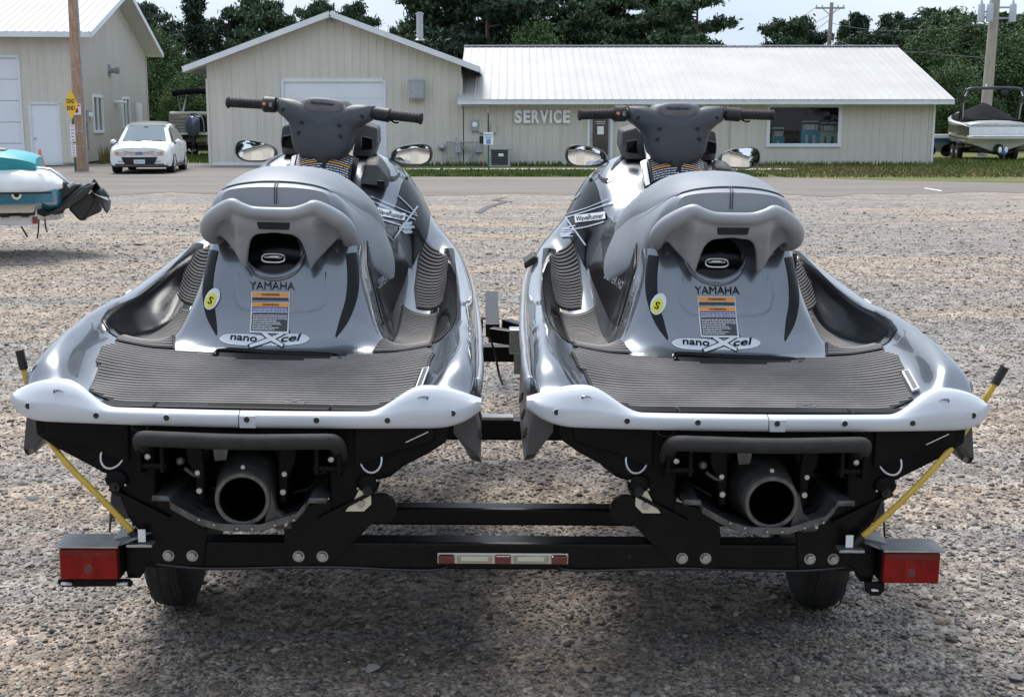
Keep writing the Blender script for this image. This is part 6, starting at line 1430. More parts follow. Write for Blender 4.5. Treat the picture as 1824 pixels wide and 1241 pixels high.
# ================================================================== pontoon boat behind the car
M['pontoon_beige'] = mat('pontoon_panel', (.36, .33, .30), .5)
M['motor_blue'] = mat('motor_blue', (.07, .09, .15), .2, coat=1)
M['canvas'] = mat('black_canvas', (.006, .006, .008), .9, spec=.1, c2=(.011, .011, .014), scale=6, bump=.3, bscale=12)
def make_pontoon():
    Y = 60; x0 = W(300, 200, Y).x; x1 = W(392, 200, Y).x; z0 = W(340, 236, Y).z; zf = W(340, 203, Y).z; zt_ = W(340, 160, Y).z; cx = W(348, 200, Y).x
    t_ = thing('pontoon_boat', 'beige pontoon boat with black bimini and dark blue outboard between the two buildings', 'boat', (cx, Y, 0)); w_ = x1-x0; ox = (x0+x1)/2-cx
    b = MB(); b.box((ox, 3, z0-.05), (w_, 6.4, .12)); b.build('deck', M['white_paint'], t_)
    for s in (-1, 1):
        b = MB(); b.tube([(ox+s*w_*.36, -.2, z0-.4), (ox+s*w_*.36, 6.0, z0-.4), (ox+s*w_*.36, 6.9, z0-.2)], [.3, .3, .05], 14); b.build('pontoon', M['galv'], t_, smooth=50)
        b = MB(); b.box((ox+s*(w_/2-.04), 3, (z0+zf)/2), (.06, 6, zf-z0)); b.build('side_fence', M['pontoon_beige'], t_)
    xl_ = W(303, 200, Y).x-cx; xm = W(330, 200, Y).x-cx; xn = W(368, 200, Y).x-cx; xe = x1-cx
    for a, c in ((xl_, xm), (xn, xe)):
        for k in range(5):
            b = MB(); b.box(((a+c)/2, 0, z0+.1+k*(zf-z0-.15)/5), (c-a, .05, (zf-z0)/5*.7)); b.build('rear_panel', M['pontoon_beige'], t_, bevel=.01)
    b = MB(); b.tube([(xl_, -.02, zf), (0, -.02, zf+.02), (xe, -.02, zf)], .09, 8); b.build('seat_back', M['siding'], t_, smooth=60)
    b = MB(); b.box((ox, .5, (z0+zf)/2-.1), (w_-.3, .5, zf-z0-.1)); b.build('seat_base', M['car_dark'], t_)
    b = MB(); b.tube(curve([(-.42, -.25, z0), (-.40, -.25, z0+.5), (-.25, -.25, zf-.05), (0, -.25, zf+.02), (.25, -.25, zf-.05), (.40, -.25, z0+.5), (.42, -.25, z0)], 4), .035, 8); b.build('motor_rail', M['galv'], t_, smooth=60)
    b = MB(); b.tube([(0, -.55, z0-.15), (0, -.55, z0+.05), (0, -.57, z0+.35), (0, -.55, z0+.62), (0, -.5, z0+.72)], [(.14, .2), (.22, .3), (.25, .33), (.22, .3), (.1, .15)], 16); ob = b.build('outboard', M['motor_blue'], t_, smooth=60)
    b = MB(); b.tube([(0, -.5, z0-.12), (0, -.6, z0-.6), (0, -.75, z0-.9)], [(.10, .16), (.07, .14), (.06, .12)], 12); b.build('leg', M['car_dark'], ob, smooth=60)
    b = MB(); b.box((0, -.62, z0-.55), (.3, .5, .03)); b.build('cavitation_plate', M['car_dark'], ob)
    for k in range(3):
        a = 2*math.pi*k/3+.4; b = MB(); b.prism([(0, -.98, z0-.85), (.06*math.cos(a)-.05*math.sin(a), -.98, z0-.85+.06*math.sin(a)+.05*math.cos(a)), (.2*math.cos(a)-.05*math.sin(a), -1.0, z0-.85+.2*math.sin(a)+.05*math.cos(a)), (.2*math.cos(a)+.05*math.sin(a), -.96, z0-.85+.2*math.sin(a)-.05*math.cos(a))], (0, .015, 0)); b.build('blade', M['steel'], ob)
    bx0 = W(307, 160, Y).x-cx; bx1 = W(395, 160, Y).x-cx
    b = MB(); b.grid([[(bx0+(bx1-bx0)*i/8, y, zt_+.12*math.sin(math.pi*i/8)-.05*abs(y-1.4)*.8) for i in range(9)] for y in (0, .8, 1.6, 2.4, 3)]); b.grid([[(bx0+(bx1-bx0)*i/8, 0, zt_+.12*math.sin(math.pi*i/8)-.056-d) for i in range(9)] for d in (0, .25)]); b.build('bimini', M['canvas'], t_, smooth=60).modifiers.new('t', 'SOLIDIFY').thickness = .04
    for (a, c, y0, y1, mm) in ((bx0+.05, bx0+.1, 0, .4, 'car_dark'), (W(322, 200, Y).x-cx, W(326, 165, Y).x-cx, .3, .8, 'white_paint'), (bx1-.1, bx1-.1, 0, .4, 'galv'), (W(312, 200, Y).x-cx, W(309, 165, Y).x-cx, 1.2, .4, 'galv')):
        b = MB(); b.tube([(a, y0, zf), (c, y1, zt_-.08)], .035, 8); b.build('bimini_pole', M[mm], t_, smooth=60)
    tr_ = thing('pontoon_trailer', 'dark trailer under the beige pontoon boat', 'trailer', (cx, Y, 0))
    for s in (-1, 1):
        b = MB(); b.box((ox+s*w_*.22, 3, z0-.62), (.1, 6, .1)); b.build('rail', M['car_dark'], tr_)
        for yy in (1.0, 1.9):
            b = MB(); b.lathe((ox+s*w_*.22-.11, yy, .33), (1, 0, 0), [(0, .18), (.0, .3), (.03, .33), (.19, .33), (.22, .3), (.22, .18), (.11, .1)], 20); b.build('wheel', M['tyre'], tr_, smooth=40)
        b = MB(); b.box((ox+s*w_*.36, 3, z0-.72), (.12, 5.5, .06)); b.build('bunk', M['carpet'], tr_)
    for yy in (.3, 2.5, 5):
        b = MB(); b.box((ox, yy, z0-.76), (w_*.8, .1, .1)); b.build('crossmember', M['car_dark'], tr_)
    for yy in (1.0, 1.9):
        b = MB(); b.box((ox, yy, .38), (w_*.44, .07, .07)); b.build('axle', M['car_dark'], tr_)
        for s in (-1, 1):
            b = MB(); b.box((ox+s*w_*.22, yy, (z0-.62+.38)/2), (.06, .3, z0-.62-.38)); b.build('hanger', M['car_dark'], tr_)
make_pontoon()

# ================================================================== teal boat with stern drive, left foreground
M['teal'] = mat('hull_teal', (.02, .20, .34), .25, coat=1, c2=(.025, .23, .37), scale=4)
M['teal_vinyl'] = mat('teal_vinyl', (.02, .27, .32), .5, c2=(.03, .33, .38), scale=5)
M['gel_white'] = mat('gelcoat', (.72, .73, .72), .3, coat=.6, c2=(.64, .65, .64), scale=5)
M['cream'] = mat('cream_panel', (.62, .60, .50), .5)
M['drive_black'] = mat('drive_black', (.022, .023, .026), .35, c2=(.035, .036, .04), scale=10, coat=.2)
M['tan_pad'] = mat('tan_pad', (.35, .27, .20), .6)
M['pale_red'] = mat('lamp_red', (.35, .02, .03), .3, coat=.5)
def make_teal():
    Y = 15.4; P2 = lambda px, py, yy=Y: W(px, py, yy)
    cx = P2(0, 330).x
    t_ = thing('teal_boat', 'teal and white runabout with its black stern drive tilted up at the left edge', 'boat', (cx, Y, 0))
    def q3(px, py, dy=0): v_ = W(px, py, Y+dy); return Vector((v_.x-cx, v_.y-Y, v_.z))
    # boat lies along -x (bow out of frame to the left); the stern faces right; cross sections stacked along x
    prof = lambda: None
    # deck cap: loft along x of profile in y-z
    def loft(secs, name, m, sm=50):
        b = MB(); b.grid(secs); b.add(secs[0], [tuple(range(len(secs[0])))]); b.add(secs[-1], [tuple(range(len(secs[-1])))]); return b.build(name, m, t_, smooth=sm)
    xR = q3(97, 330).x; xL = -4.5
    zd0, zd1 = q3(60, 342).z, q3(60, 300).z
    hullb = q3(60, 365).z; 
    secs = []
    for x, sh in ((xL, 1), (-1, 1), (q3(60, 345).x, 1), (q3(85, 345).x, .96), (q3(97, 345).x, .86), (q3(103, 345).x, .55)):
        zt_ = q3(0, 341).z if sh > .9 else q3(0, 338).z
        zb = q3(0, 366).z + (1-sh)*.12; hw_ = 1.0*sh
        secs.append([(x, 1-hw_, zt_), (x, 1-hw_*.93, zb+.02), (x, 1-hw_*.5, zb-.08), (x, 1, zb-.25), (x, 1+hw_*.5, zb-.08), (x, 1+hw_*.93, zb+.02), (x, 1+hw_, zt_)])
    loft(secs, 'hull', M['teal'])
    secs = []
    for x, k in ((xL, 0), (-1, 0), (q3(40, 345).x, 0), (q3(75, 345).x, .25), (q3(95, 345).x, .6), (q3(104, 345).x, .92), (q3(107, 345).x, 1)):
        zb = q3(0, 342).z+.02*k; zt_ = q3(0, 300).z*(1-k)+q3(0, 326).z*k; hw_ = 1.04*(1-.45*k**2)
        secs.append([(x, 1-hw_, zb), (x, 1-hw_*1.0, zb+.10*(1-.5*k)), (x, 1-hw_*.86, zt_-.03), (x, 1-hw_*.6, zt_), (x, 1+hw_*.6, zt_), (x, 1+hw_*.86, zt_-.03), (x, 1+hw_, zb+.10*(1-.5*k)), (x, 1+hw_, zb)])
    loft(secs, 'deck_cap', M['gel_white'])
    b = MB(); a_ = q3(-5, 341.5, -.05); b.bar((xL, -.05, q3(0, 341.5).z), (q3(92, 341).x, -.05, q3(0, 343).z), .02, .022); b.build('rub_strip', M['car_dark'], t_)
    # sun pad
    b = MB(); z_a, z_b = q3(0, 292).z, q3(0, 268).z
    secs = []
    for x, k in ((xL, 0), (q3(10, 345).x, .1), (q3(35, 345).x, .35), (q3(55, 345).x, .7), (q3(65, 345).x, 1.0)):
        zt_ = z_b*(1-k)+(z_a+.06)*k; secs.append([(x, .15+.2*k, z_a-.08), (x, .1+.2*k, zt_-.07), (x, .25+.2*k, zt_-.01), (x, 1, zt_), (x, 1.7-.2*k, zt_-.01), (x, 1.8-.2*k, z_a-.08)])
    loft(secs, 'sun_pad', M['teal_vinyl'])
    b = MB(); b.box((q3(2, 345).x-.15, .7, z_b-.004), (.42, .5, .03)); b.build('tan_insert', M['tan_pad'], t_, bevel=.008)
    # exhaust port, chine board
    c_ = q3(33, 337, 0); c_.z = q3(33, 336).z
    b = MB(); b.lathe((q3(33, 345).x, .035, q3(0, 355).z+.055), (0, -1, 0), [(0, .06), (.02, .055), (.02, .03), (.005, .028), (.005, 0)], 20); b.build('hull_fitting', M['chrome'], t_, smooth=40)
    b = MB(); b.lathe((q3(33, 345).x, .012, q3(0, 355).z+.055), (0, -1, 0), [(0, .026), (.002, .026)], 16); b.build('fitting_hole', M['dark_in'], t_)
    b = MB(); b.prism([(xL, .15, q3(0, 365).z), (q3(62, 345).x, .15, q3(0, 364).z), (q3(57, 345).x, .15, q3(0, 380).z), (xL, .15, q3(0, 378).z)], (0, 1.5, 0)); b.build('bottom_panel', M['cream'], t_, bevel=.01)
    # swim rail
    b = MB(); b.tube([q3(76, 299, .2), q3(95, 302, .1), q3(128, 330, .05)], .014, 8); b.tube([q3(122, 333, .05), q3(132, 326, .05)], .022, 8); tag(b.build('swim_rail', M['steel'], t_, smooth=60), kind='stuff')
    # stern drive
    def pr(name, pts, m, y0, th, par=t_, bev=.02):
        b = MB(); b.prism([Vector((q3(px, py).x, y0, q3(px, py).z)) for px, py in pts], (0, th, 0)); return b.build(name, m, par, bevel=bev, segs=3)
    sd = pr('stern_drive', [(96, 330), (110, 328), (128, 332), (140, 333), (128, 350), (100, 372), (82, 385), (80, 372), (84, 350)], M['drive_black'], .72, .5, bev=.05)
    pr('transom_shield', [(68, 361), (84, 352), (86, 385), (74, 392), (62, 388), (60, 375)], M['drive_black'], .6, .75)
    pr('cavitation_plate', [(164, 331), (154, 348), (118, 376), (74, 392), (72, 388), (112, 368), (146, 338)], M['drive_black'], .5, .95, sd, .012)
    pr('drive_wing', [(152, 331), (161, 333), (110, 373), (80, 387), (100, 370), (135, 340)], M['drive_black'], .62, .75, sd, .015)
    pr('gearcase', [(146, 352), (164, 360), (171, 372), (176, 380), (173, 388), (152, 397), (136, 405), (128, 397), (114, 381), (118, 374)], M['drive_black'], .86, .2, sd, .045)
    pr('skeg_line', [(162, 366), (166, 372), (146, 402), (139, 404)], M['drive_black'], .84, .24, sd, .01)
    pr('drive_fin', [(98, 381), (110, 378), (106, 388), (90, 391), (80, 388)], M['drive_black'], .75, .4, sd, .01)
    pc = Vector((q3(172, 358).x, .95, q3(172, 358).z)); ax_ = Vector((.8, 0, .5)).normalized()
    b = MB(); b.lathe(pc-ax_*.12, ax_, [(0, .09), (.05, .10), (.2, .075), (.21, .05), (.2, 0)], 18); hb = b.build('propeller', M['drive_black'], sd, smooth=45)
    A1, A2, _ = frame_from(ax_)
    for k in range(3):
        a = 2*math.pi*k/3+1.0; rr = []
        for i in range(6):
            r_ = .07+.15*i/5; rr.append([pc+A1*(r_*math.cos(a+da))+A2*(r_*math.sin(a+da))+ax_*(.12*da) for da in [-.5+.2*j for j in range(6)]])
        b = MB(); b.grid(rr); o = b.build('blade', M['steel'] if k == 1 else M['drive_black'], hb, smooth=180); o.modifiers.new('t', 'SOLIDIFY').thickness = .01
    for px in (112, 103):
        b = MB(); b.tube([q3(px-6, 345, .7), q3(px-12, 352, .7)], .014, 6); b.build('ram_bolt', M['steel'], sd)
    # trailer
    tr_ = thing('boat_trailer', 'white boat trailer with a small red lamp beneath the teal boat', 'trailer', (cx, Y, 0))
    zb = q3(0, 395).z
    b = MB(); b.box(((xL+q3(54, 345).x)/2, .35, zb), (q3(54, 345).x-xL, .08, .11)); b.build('side_rail', M['white_paint'], tr_, bevel=.008)
    b = MB(); b.box(((xL+q3(54, 345).x)/2, 1.75, zb), (q3(54, 345).x-xL, .08, .11)); b.build('side_rail', M['white_paint'], tr_, bevel=.008)
    b = MB(); b.box((q3(40, 345).x, 1.05, zb-.01), (.1, 1.4, .09)); b.build('crossmember', M['white_paint'], tr_)
    b = MB(); b.box((q3(58.5, 345).x, .31, zb), (.058, .05, .085)); b.build('side_lamp', M['pale_red'], tr_, bevel=.006)
    for px in (8, 42):
        b = MB(); b.box((q3(px, 345).x, .33, q3(0, 384).z), (.09, .12, .06)); b.build('bunk_bracket', M['car_dark'], tr_)
    b = MB(); b.box(((xL+q3(56, 345).x)/2, .55, q3(0, 384).z), (q3(56, 345).x-xL, .12, .06)); b.build('bunk', M['carpet'], tr_)
    for px, l_, dx in ((69, 30, -3), (79, 20, 4)):
        b = MB(); o_ = Vector((.16, 0, 0)); b.tube([q3(px, 390, .5)+o_, q3(px+dx*.3, 392+l_*.6, .5)+o_, q3(px+dx, 392+l_*1.05, .5)+o_], [(.022, .01)]*3, 6); b.build('strap', M['car_dark'], tr_)
    b = MB(); b.tube([q3(54, 402, .3), q3(59, 410, .3), q3(65, 421, .3)], .012, 6); b.build('strap', M['car_dark'], tr_)
    b = MB(); b.box((-3.0, 1.05, .30), (.07, 1.7, .07)); b.build('axle', M['car_dark'], tr_)
    for yy in (.15, 1.95):
        b = MB(); b.lathe((-3.0, yy-.1, .31), (0, 1, 0), [(0, .18), (.0, .28), (.03, .31), (.17, .31), (.2, .28), (.2, .18), (.1, .1)], 20); b.build('wheel', M['tyre'], tr_, smooth=40)
        b = MB(); b.box((-3.0, .35 if yy < 1 else 1.75, (zb+.30)/2), (.4, .06, zb-.30)); b.build('hanger', M['white_paint'], tr_)
    pv = Vector((.62, 0, 0)); Rm = Matrix.Rotation(R(16), 3, 'Z')
    for o in (t_, tr_): o.location = Vector((cx, Y, 0))+pv-Rm @ pv; o.rotation_euler.z = R(16)
make_teal()

# ================================================================== covered boat with tower on the right
def make_tower_boat():
    Y = 54.5; cx = W(1778, 260, Y).x
    t_ = thing('tower_boat', 'white and black speedboat under a black cover with an arched tower on the right', 'boat', (cx, Y, 0), R(-6))
    Rz = Matrix.Rotation(R(6), 3, 'Z')
    def q3(px, py, dy=0): v_ = W(px, py, Y+dy)-Vector((cx, Y, 0)); return Rz @ v_
    hw = 1.22; zp = q3(1778, 243).z; zk = q3(1778, 272).z; zg = q3(1778, 222).z
    # hull, stern at y=0, bow forward (+y)
    secs = []
    for y, w_, kz_, zs in ((0, 1, 0, 0), (2, 1.02, 0, .05), (4, .95, .05, .15), (5.5, .72, .25, .3), (6.6, .35, .6, .45), (7.1, .05, 1.1, .55)):
        W_ = hw*w_; secs.append([(-W_, y, zg+zs), (-W_*.97, y, zp-.1+zs*.8), (-W_*.86, y, zk+.35+kz_*.6), (0, y, zk-.02+kz_), (W_*.86, y, zk+.35+kz_*.6), (W_*.97, y, zp-.1+zs*.8), (W_, y, zg+zs)])
    b = MB(); b.grid(secs); b.add(secs[0], [tuple(range(7))]); b.build('hull', M['gel_white'], t_, smooth=35)
    for s in (-1, 1):
        b = MB(); rr = []
        for y, w_, zs in ((0.05, 1, 0), (2, 1.02, .05), (4, .95, .15), (5.5, .72, .3), (6.4, .42, .42)):
            x = s*(hw*w_+.012); rr.append([(x, y, zg-.05+zs-.02*y), (x-s*.03, y, zp-.02+zs*.9+.01*y)])
        b.grid(rr); b.build('side_band', M['drive_black'], t_)
        b = MB(); rr = []
        for y, w_, zs in ((0.05, 1, 0), (2, 1.02, .05), (4, .95, .15), (5.5, .72, .3)):
            x = s*(hw*w_*.985+.012); rr.append([(x, y, zp-.10+zs*.8), (x-s*.015, y, zp-.16+zs*.8)])
        b.grid(rr); b.build('chine_stripe', M['drive_black'], t_)
    # deck, stern platform
    rr = []
    for y, w_, zs in ((0, 1, .02), (1.2, 1.02, .12), (2, 1.02, .16), (4, .95, .26), (5.5, .72, .38), (6.8, .25, .5)):
        W_ = hw*w_; rr.append([(-W_-.02, y, zg+zs-.12), (-W_*.9, y, zg+zs), (-W_*.5, y, zg+zs+.06), (0, y, zg+zs+.08), (W_*.5, y, zg+zs+.06), (W_*.9, y, zg+zs), (W_+.02, y, zg+zs-.12)])
    b = MB(); b.grid(rr); b.add(rr[0], [tuple(range(7))]); b.build('deck', M['gel_white'], t_, smooth=45)
    b = MB(); b.box((0, -.30, zp-.04), (2*hw+.1, .75, .13)); b.build('swim_platform', M['gel_white'], t_, bevel=.03)
    b = MB(); b.box((0, -.686, zp-.01), (2*hw, .01, .015)); b.build('platform_line', M['car_dark'], t_)
    # drive
    b = MB(); b.tube([(0, -.05, zk+.15), (0, -.35, zk+.05), (.05, -.55, zk-.15)], [(.22, .22), (.16, .2), (.08, .16)], 12); dv = b.build('stern_drive', M['drive_black'], t_, smooth=60)
    for dx, mm in ((-.12, 'white_paint'), (.12, 'white_paint'), (.05, 'blue_sign')):
        b = MB(); b.ball((dx+.05, -.6, zk+(.12 if mm != 'blue_sign' else .0)), (.08, .03, .13)); b.build('propeller_blade', M[mm], dv, smooth=180)
    # cover: peaked canvas
    rr = []
    pk = q3(1765, 185).z
    for y, w_, c in ((.95, .93, .08), (1.4, .97, .45), (2.2, .97, .95), (3.0, .95, 1.0), (3.8, .90, .78), (4.8, .75, .45), (5.8, .4, .2)):
        W_ = hw*w_; zb = zg+.12+.06*y; top_ = zb+(pk-zg-.2)*c
        rr.append([(-W_, y, zb-.1), (-W_*.97, y, zb+.02), (-W_*.6, y, zb+(top_-zb)*.42), (-W_*.25, y, zb+(top_-zb)*.78), (0, y, top_), (W_*.25, y, zb+(top_-zb)*.78), (W_*.6, y, zb+(top_-zb)*.42), (W_*.97, y, zb+.02), (W_, y, zb-.1)])
    b = MB(); b.grid(rr); b.add(rr[0], [tuple(range(9))]); b.build('boat_cover', M['canvas'], t_, smooth=50)
    # tower arch
    zt_ = q3(1755, 157).z; zbx = zg+.15
    b = MB(); b.tube(curve([(-hw*.95, 1.6, zbx), (-hw*.97, 1.5, zbx+.7), (-hw*.99, 1.3, zt_-.25), (-hw*.85, 1.2, zt_-.02), (-hw*.4, 1.15, zt_+.02), (0, 1.15, zt_+.03), (hw*.4, 1.15, zt_+.02), (hw*.85, 1.2, zt_-.02), (hw*.99, 1.3, zt_-.25), (hw*.97, 1.5, zbx+.7), (hw*.95, 1.6, zbx)], 4), .065, 10); tw = b.build('tower', M['drive_black'], t_, smooth=60)
    for s in (-1, 1):
        b = MB(); b.tube([(s*hw*.93, 2.4, zbx), (s*hw*.97, 1.35, zt_-.3)], .05, 8); b.build('tower_brace', M['drive_black'], tw, smooth=60)
        b = MB(); b.tube([(s*hw*.98, 1.25, zt_-.3), (s*hw*.9, 1.2, zt_-.08)], .03, 8); b.build('tower_light', M['white_paint'], tw, smooth=60)
        b = MB(); b.tube([(s*hw*.94, 1.48, zbx+.0), (s*hw*.985, 1.36, zbx+.75)], .03, 8); b.build('tower_trim', M['steel'], tw, smooth=60)
    b = MB(); b.lathe((hw*.35, 1.1, zt_-.17), (0, -1, 0), [(-.1, .12), (.05, .14), (.06, .1), (.06, 0)], 14); b.build('speaker', M['car_dark'], tw, smooth=50)
    b = MB(); b.tube([(-.35, 1.15, zt_+.03), (-.35, 1.15, zt_+.2)], .04, 8); b.build('mast_light', M['white_paint'], tw, smooth=60)
    tr_ = thing('tandem_trailer', 'black tandem axle trailer carrying the covered black and white speedboat', 'trailer', (cx, Y, 0), R(-6))
    for s in (-1, 1):
        b = MB(); b.box((s*.75, 3.2, .48), (.12, 6.5, .14)); b.build('rail', M['car_dark'], tr_)
        b = MB(); b.box((s*.5, 2.6, .62), (.2, 5, .12)); b.build('bunk', M['carpet'], tr_)
        for yy in (1.9, 2.75):
            b = MB(); b.lathe((s*1.15-.11, yy, .34), (1, 0, 0), [(0, .19), (.0, .31), (.03, .34), (.19, .34), (.22, .31), (.22, .19), (.11, .1)], 20); wh = b.build('wheel', M['tyre'], tr_, smooth=40)
            b = MB(); b.lathe((s*1.15+s*.1, yy, .34), (s, 0, 0), [(0, .19), (.0, .1), (.02, .05), (.02, 0)], 16); b.build('rim', M['white_paint'], wh, smooth=40)
        b = MB(); b.grid([[(s*1.02, y, z), (s*1.30, y, z)] for y, z in ((1.4, .5), (1.5, .72), (1.9, .78), (2.75, .78), (3.15, .72), (3.25, .5))]); o = b.build('fender', M['car_dark'], tr_); o.modifiers.new('t', 'SOLIDIFY').thickness = .02
        b = MB(); b.box((s*1.15, 1.1, .55), (.3, .4, .05)); b.build('step', M['car_dark'], tr_)
    for yy in (1.9, 2.75):
        b = MB(); b.box((0, yy, .36), (2.2, .08, .08)); b.build('axle', M['car_dark'], tr_)
    for yy in (.1, 3.2, 6):
        b = MB(); b.prism([(-1.1, yy, .50), (0, yy, .34), (1.1, yy, .50), (1.1, yy, .42), (0, yy, .24), (-1.1, yy, .42)], (0, .1, 0)); b.build('crossmember', M['car_dark'], tr_)
    b = MB(); b.bar((-.75, 6.4, .48), (0, 8, .48), .1, .12); b.build('tongue', M['car_dark'], tr_); b = MB(); b.bar((.75, 6.4, .48), (0, 8, .48), .1, .12); b.build('tongue', M['car_dark'], tr_)
make_tower_boat()
q = MB(); q.lathe((0, 0, 0), (0, 0, 1), [(0, .02), (.9, .02)], 8)
q2 = thing('far_trailer', 'pale low trailer behind the wing corner beside the tandem wheels', 'trailer', (W(1676, 260, 60).x, 60, 0))
b = MB(); b.box((0, 0, .75), (1.6, .1, .12)); b.build('rail', M['blue_sign'], q2)
b = MB(); b.box((0, .1, .95), (1.6, .6, .18)); b.build('bed', M['white_paint'], q2, bevel=.02)
for s in (-.5, .3):
    b = MB(); b.lathe((s, .0, .3), (0, 1, 0), [(0, .1), (0, .28), (.15, .28), (.15, .1)], 16); b.build('wheel', M['tyre'], q2)
b = MB(); b.box((0, .05, .5), (.9, .1, .5)); b.build('stand', M['galv'], q2)
# ================================================================== trees
def leaf_mat(name, a, b_, rough=.7):
    m = bpy.data.materials.new(name); m.use_nodes = True; t = m.node_tree; p = t.nodes['Principled BSDF']; p.inputs['Roughness'].default_value = rough; p.inputs['Specular IOR Level'].default_value = .25
    at = t.nodes.new('ShaderNodeAttribute'); at.attribute_name = 'leaf_tone'
    oi = t.nodes.new('ShaderNodeObjectInfo')
    ad = t.nodes.new('ShaderNodeMath'); ad.operation = 'MULTIPLY_ADD'; ad.inputs[1].default_value = .35; t.links.new(oi.outputs['Random'], ad.inputs[0]); t.links.new(at.outputs['Fac'], ad.inputs[2])
    t.links.new(ramp_mix(t, ad.outputs[0], a, b_, .1, 1.1), p.inputs['Base Color'])
    p.inputs['Subsurface Weight'].default_value = 0
    return m
M['needle'] = leaf_mat('needles', (.018, .038, .022), (.075, .12, .058))
M['needle_blue'] = leaf_mat('needles_dark', (.012, .027, .018), (.048, .08, .046))
M['leafy'] = leaf_mat('broad_leaves', (.022, .052, .022), (.085, .135, .048))
M['bark'] = mat('bark', (.10, .075, .06), .9, c2=(.17, .13, .10), scale=6, stretch=(2, 2, .5), bump=.5, bscale=20)
def crown_mesh(name, kind, seed, m, n_cl):
    """heights normalised to 10 m; thousands of needle tufts / leaves set along real branch positions"""
    r = np.random.RandomState(seed); C_ = []; S_ = []; Tn = []; br = MB()
    if kind in ('spruce', 'pine', 'sparse'):
        nb = {'spruce': 110, 'pine': 64, 'sparse': 34}[kind]
        for i in range(nb):
            if kind == 'spruce':
                h = .8+9.0*(i/nb)**.9; L = (1-(h/10))**.8*2.5*(.7+.5*r.rand())+.12; droop = -.25
            elif kind == 'pine':
                h = 1.6+8.1*(i/nb); L = (.35+2.6*math.sin(math.pi*min(1, (10.6-h)/8.6))**.8)*(.45+.85*r.rand()); droop = .12
            else:
                h = 3.6+6.2*(i/nb); L = (.4+2.3*math.sin(math.pi*min(1, (10.8-h)/7.6)))*(.4+.9*r.rand()); droop = .18
            a = r.rand()*6.283; d = np.array([math.cos(a), math.sin(a), 0]); n = max(3, int(L*{'spruce': 5, 'pine': 4.2, 'sparse': 3.6}[kind]))
            tip = d*L+np.array([0, 0, h+droop*L]); br.tube([(0, 0, h), tuple(d*L*.5+np.array([0, 0, h+droop*L*.35])), tuple(tip)], [.05, .03, .01], 4, caps=False)
            tn = r.rand()
            for j in range(n):
                t = (j+.6)/n
                if kind != 'spruce' and t < .3: continue
                p = d*L*t+np.array([0, 0, h+droop*L*t**1.4]); side_ = np.array([-d[1], d[0], 0])*(r.rand()-.5)*L*.5*(1.15-t*.6)
                C_.append(p+side_+r.randn(3)*.05); S_.append({'spruce': (.26, .12), 'pine': (.34, .17), 'sparse': (.30, .15)}[kind]); Tn.append(tn*.5+.5*r.rand())
    else:
        for i in range(150):
            v = r.randn(3); v /= np.linalg.norm(v); rad = .55+.5*r.rand(); h = 5.2
            p = np.array([v[0]*2.7*rad, v[1]*2.7*rad, h+v[2]*4.3*rad]); 
            if p[2] < .5: continue
            p[:2] *= .75+.35*math.sin(p[2]*1.3+seed)**2
            C_.append(p); S_.append((.55, .45)); Tn.append(r.rand())
            if i % 6 == 0: br.tube([(0, 0, max(1, p[2]-2)), tuple(p*.6+np.array([0, 0, (p[2]-1)*.2])), tuple(p)], [.06, .04, .015], 4, caps=False)
    C_ = np.array(C_); S_ = np.array(S_); Tn = np.array(Tn); K = len(C_); per = max(6, n_cl//K); N = K*per
    o = np.repeat(C_, per, 0); s = np.repeat(S_, per, 0); tn = np.repeat(Tn, per)
    g = r.randn(N, 3); g[:, :2] *= s[:, :1]; g[:, 2] *= s[:, 1]; P_ = o+g*.85
    sz = {'spruce': .10, 'pine': .12, 'sparse': .115, 'leafy': .105}[kind]*(.6+.8*r.rand(N))
    u = r.randn(N, 3); u /= np.linalg.norm(u, axis=1)[:, None]; q = r.randn(N, 3); q -= u*(q*u).sum(1)[:, None]; q /= np.linalg.norm(q, axis=1)[:, None]
    el = 1.0 if kind == 'leafy' else 1.6
    V = np.stack([P_-u*(sz*el)[:, None], P_+q*(sz*.6)[:, None], P_+u*(sz*el)[:, None], P_-q*(sz*.6)[:, None]], 1).reshape(-1, 3)
    me = bpy.data.meshes.new(name); me.vertices.add(N*4); me.vertices.foreach_set('co', V.reshape(-1)); me.loops.add(N*4); me.loops.foreach_set('vertex_index', np.arange(N*4, dtype=np.int32))
    me.polygons.add(N); me.polygons.foreach_set('loop_start', np.arange(0, N*4, 4, dtype=np.int32)); me.update(calc_edges=True)
    at = me.attributes.new('leaf_tone', 'FLOAT', 'POINT'); at.data.foreach_set('value', np.repeat(np.clip(tn*.7+.3*r.rand(N), 0, 1), 4)); me.materials.append(m); me.shade_flat()
    lm = bpy.data.meshes.new(name+'_limbs'); lm.from_pydata([tuple(v) for v in br.v], [], br.f); lm.materials.append(M['bark'])
    tm = MB(); tm.tube([(0, 0, -.1), (.03, 0, 3), (-.04, .02, 6), (0, 0, 9.6)], [.24, .19, .12, .02] if kind != 'leafy' else [.2, .15, .08, .02], 9)
    trm = bpy.data.meshes.new(name+'_trunk'); trm.from_pydata([tuple(v) for v in tm.v], [], tm.f); trm.materials.append(M['bark']); trm.shade_smooth()
    return me, lm, trm
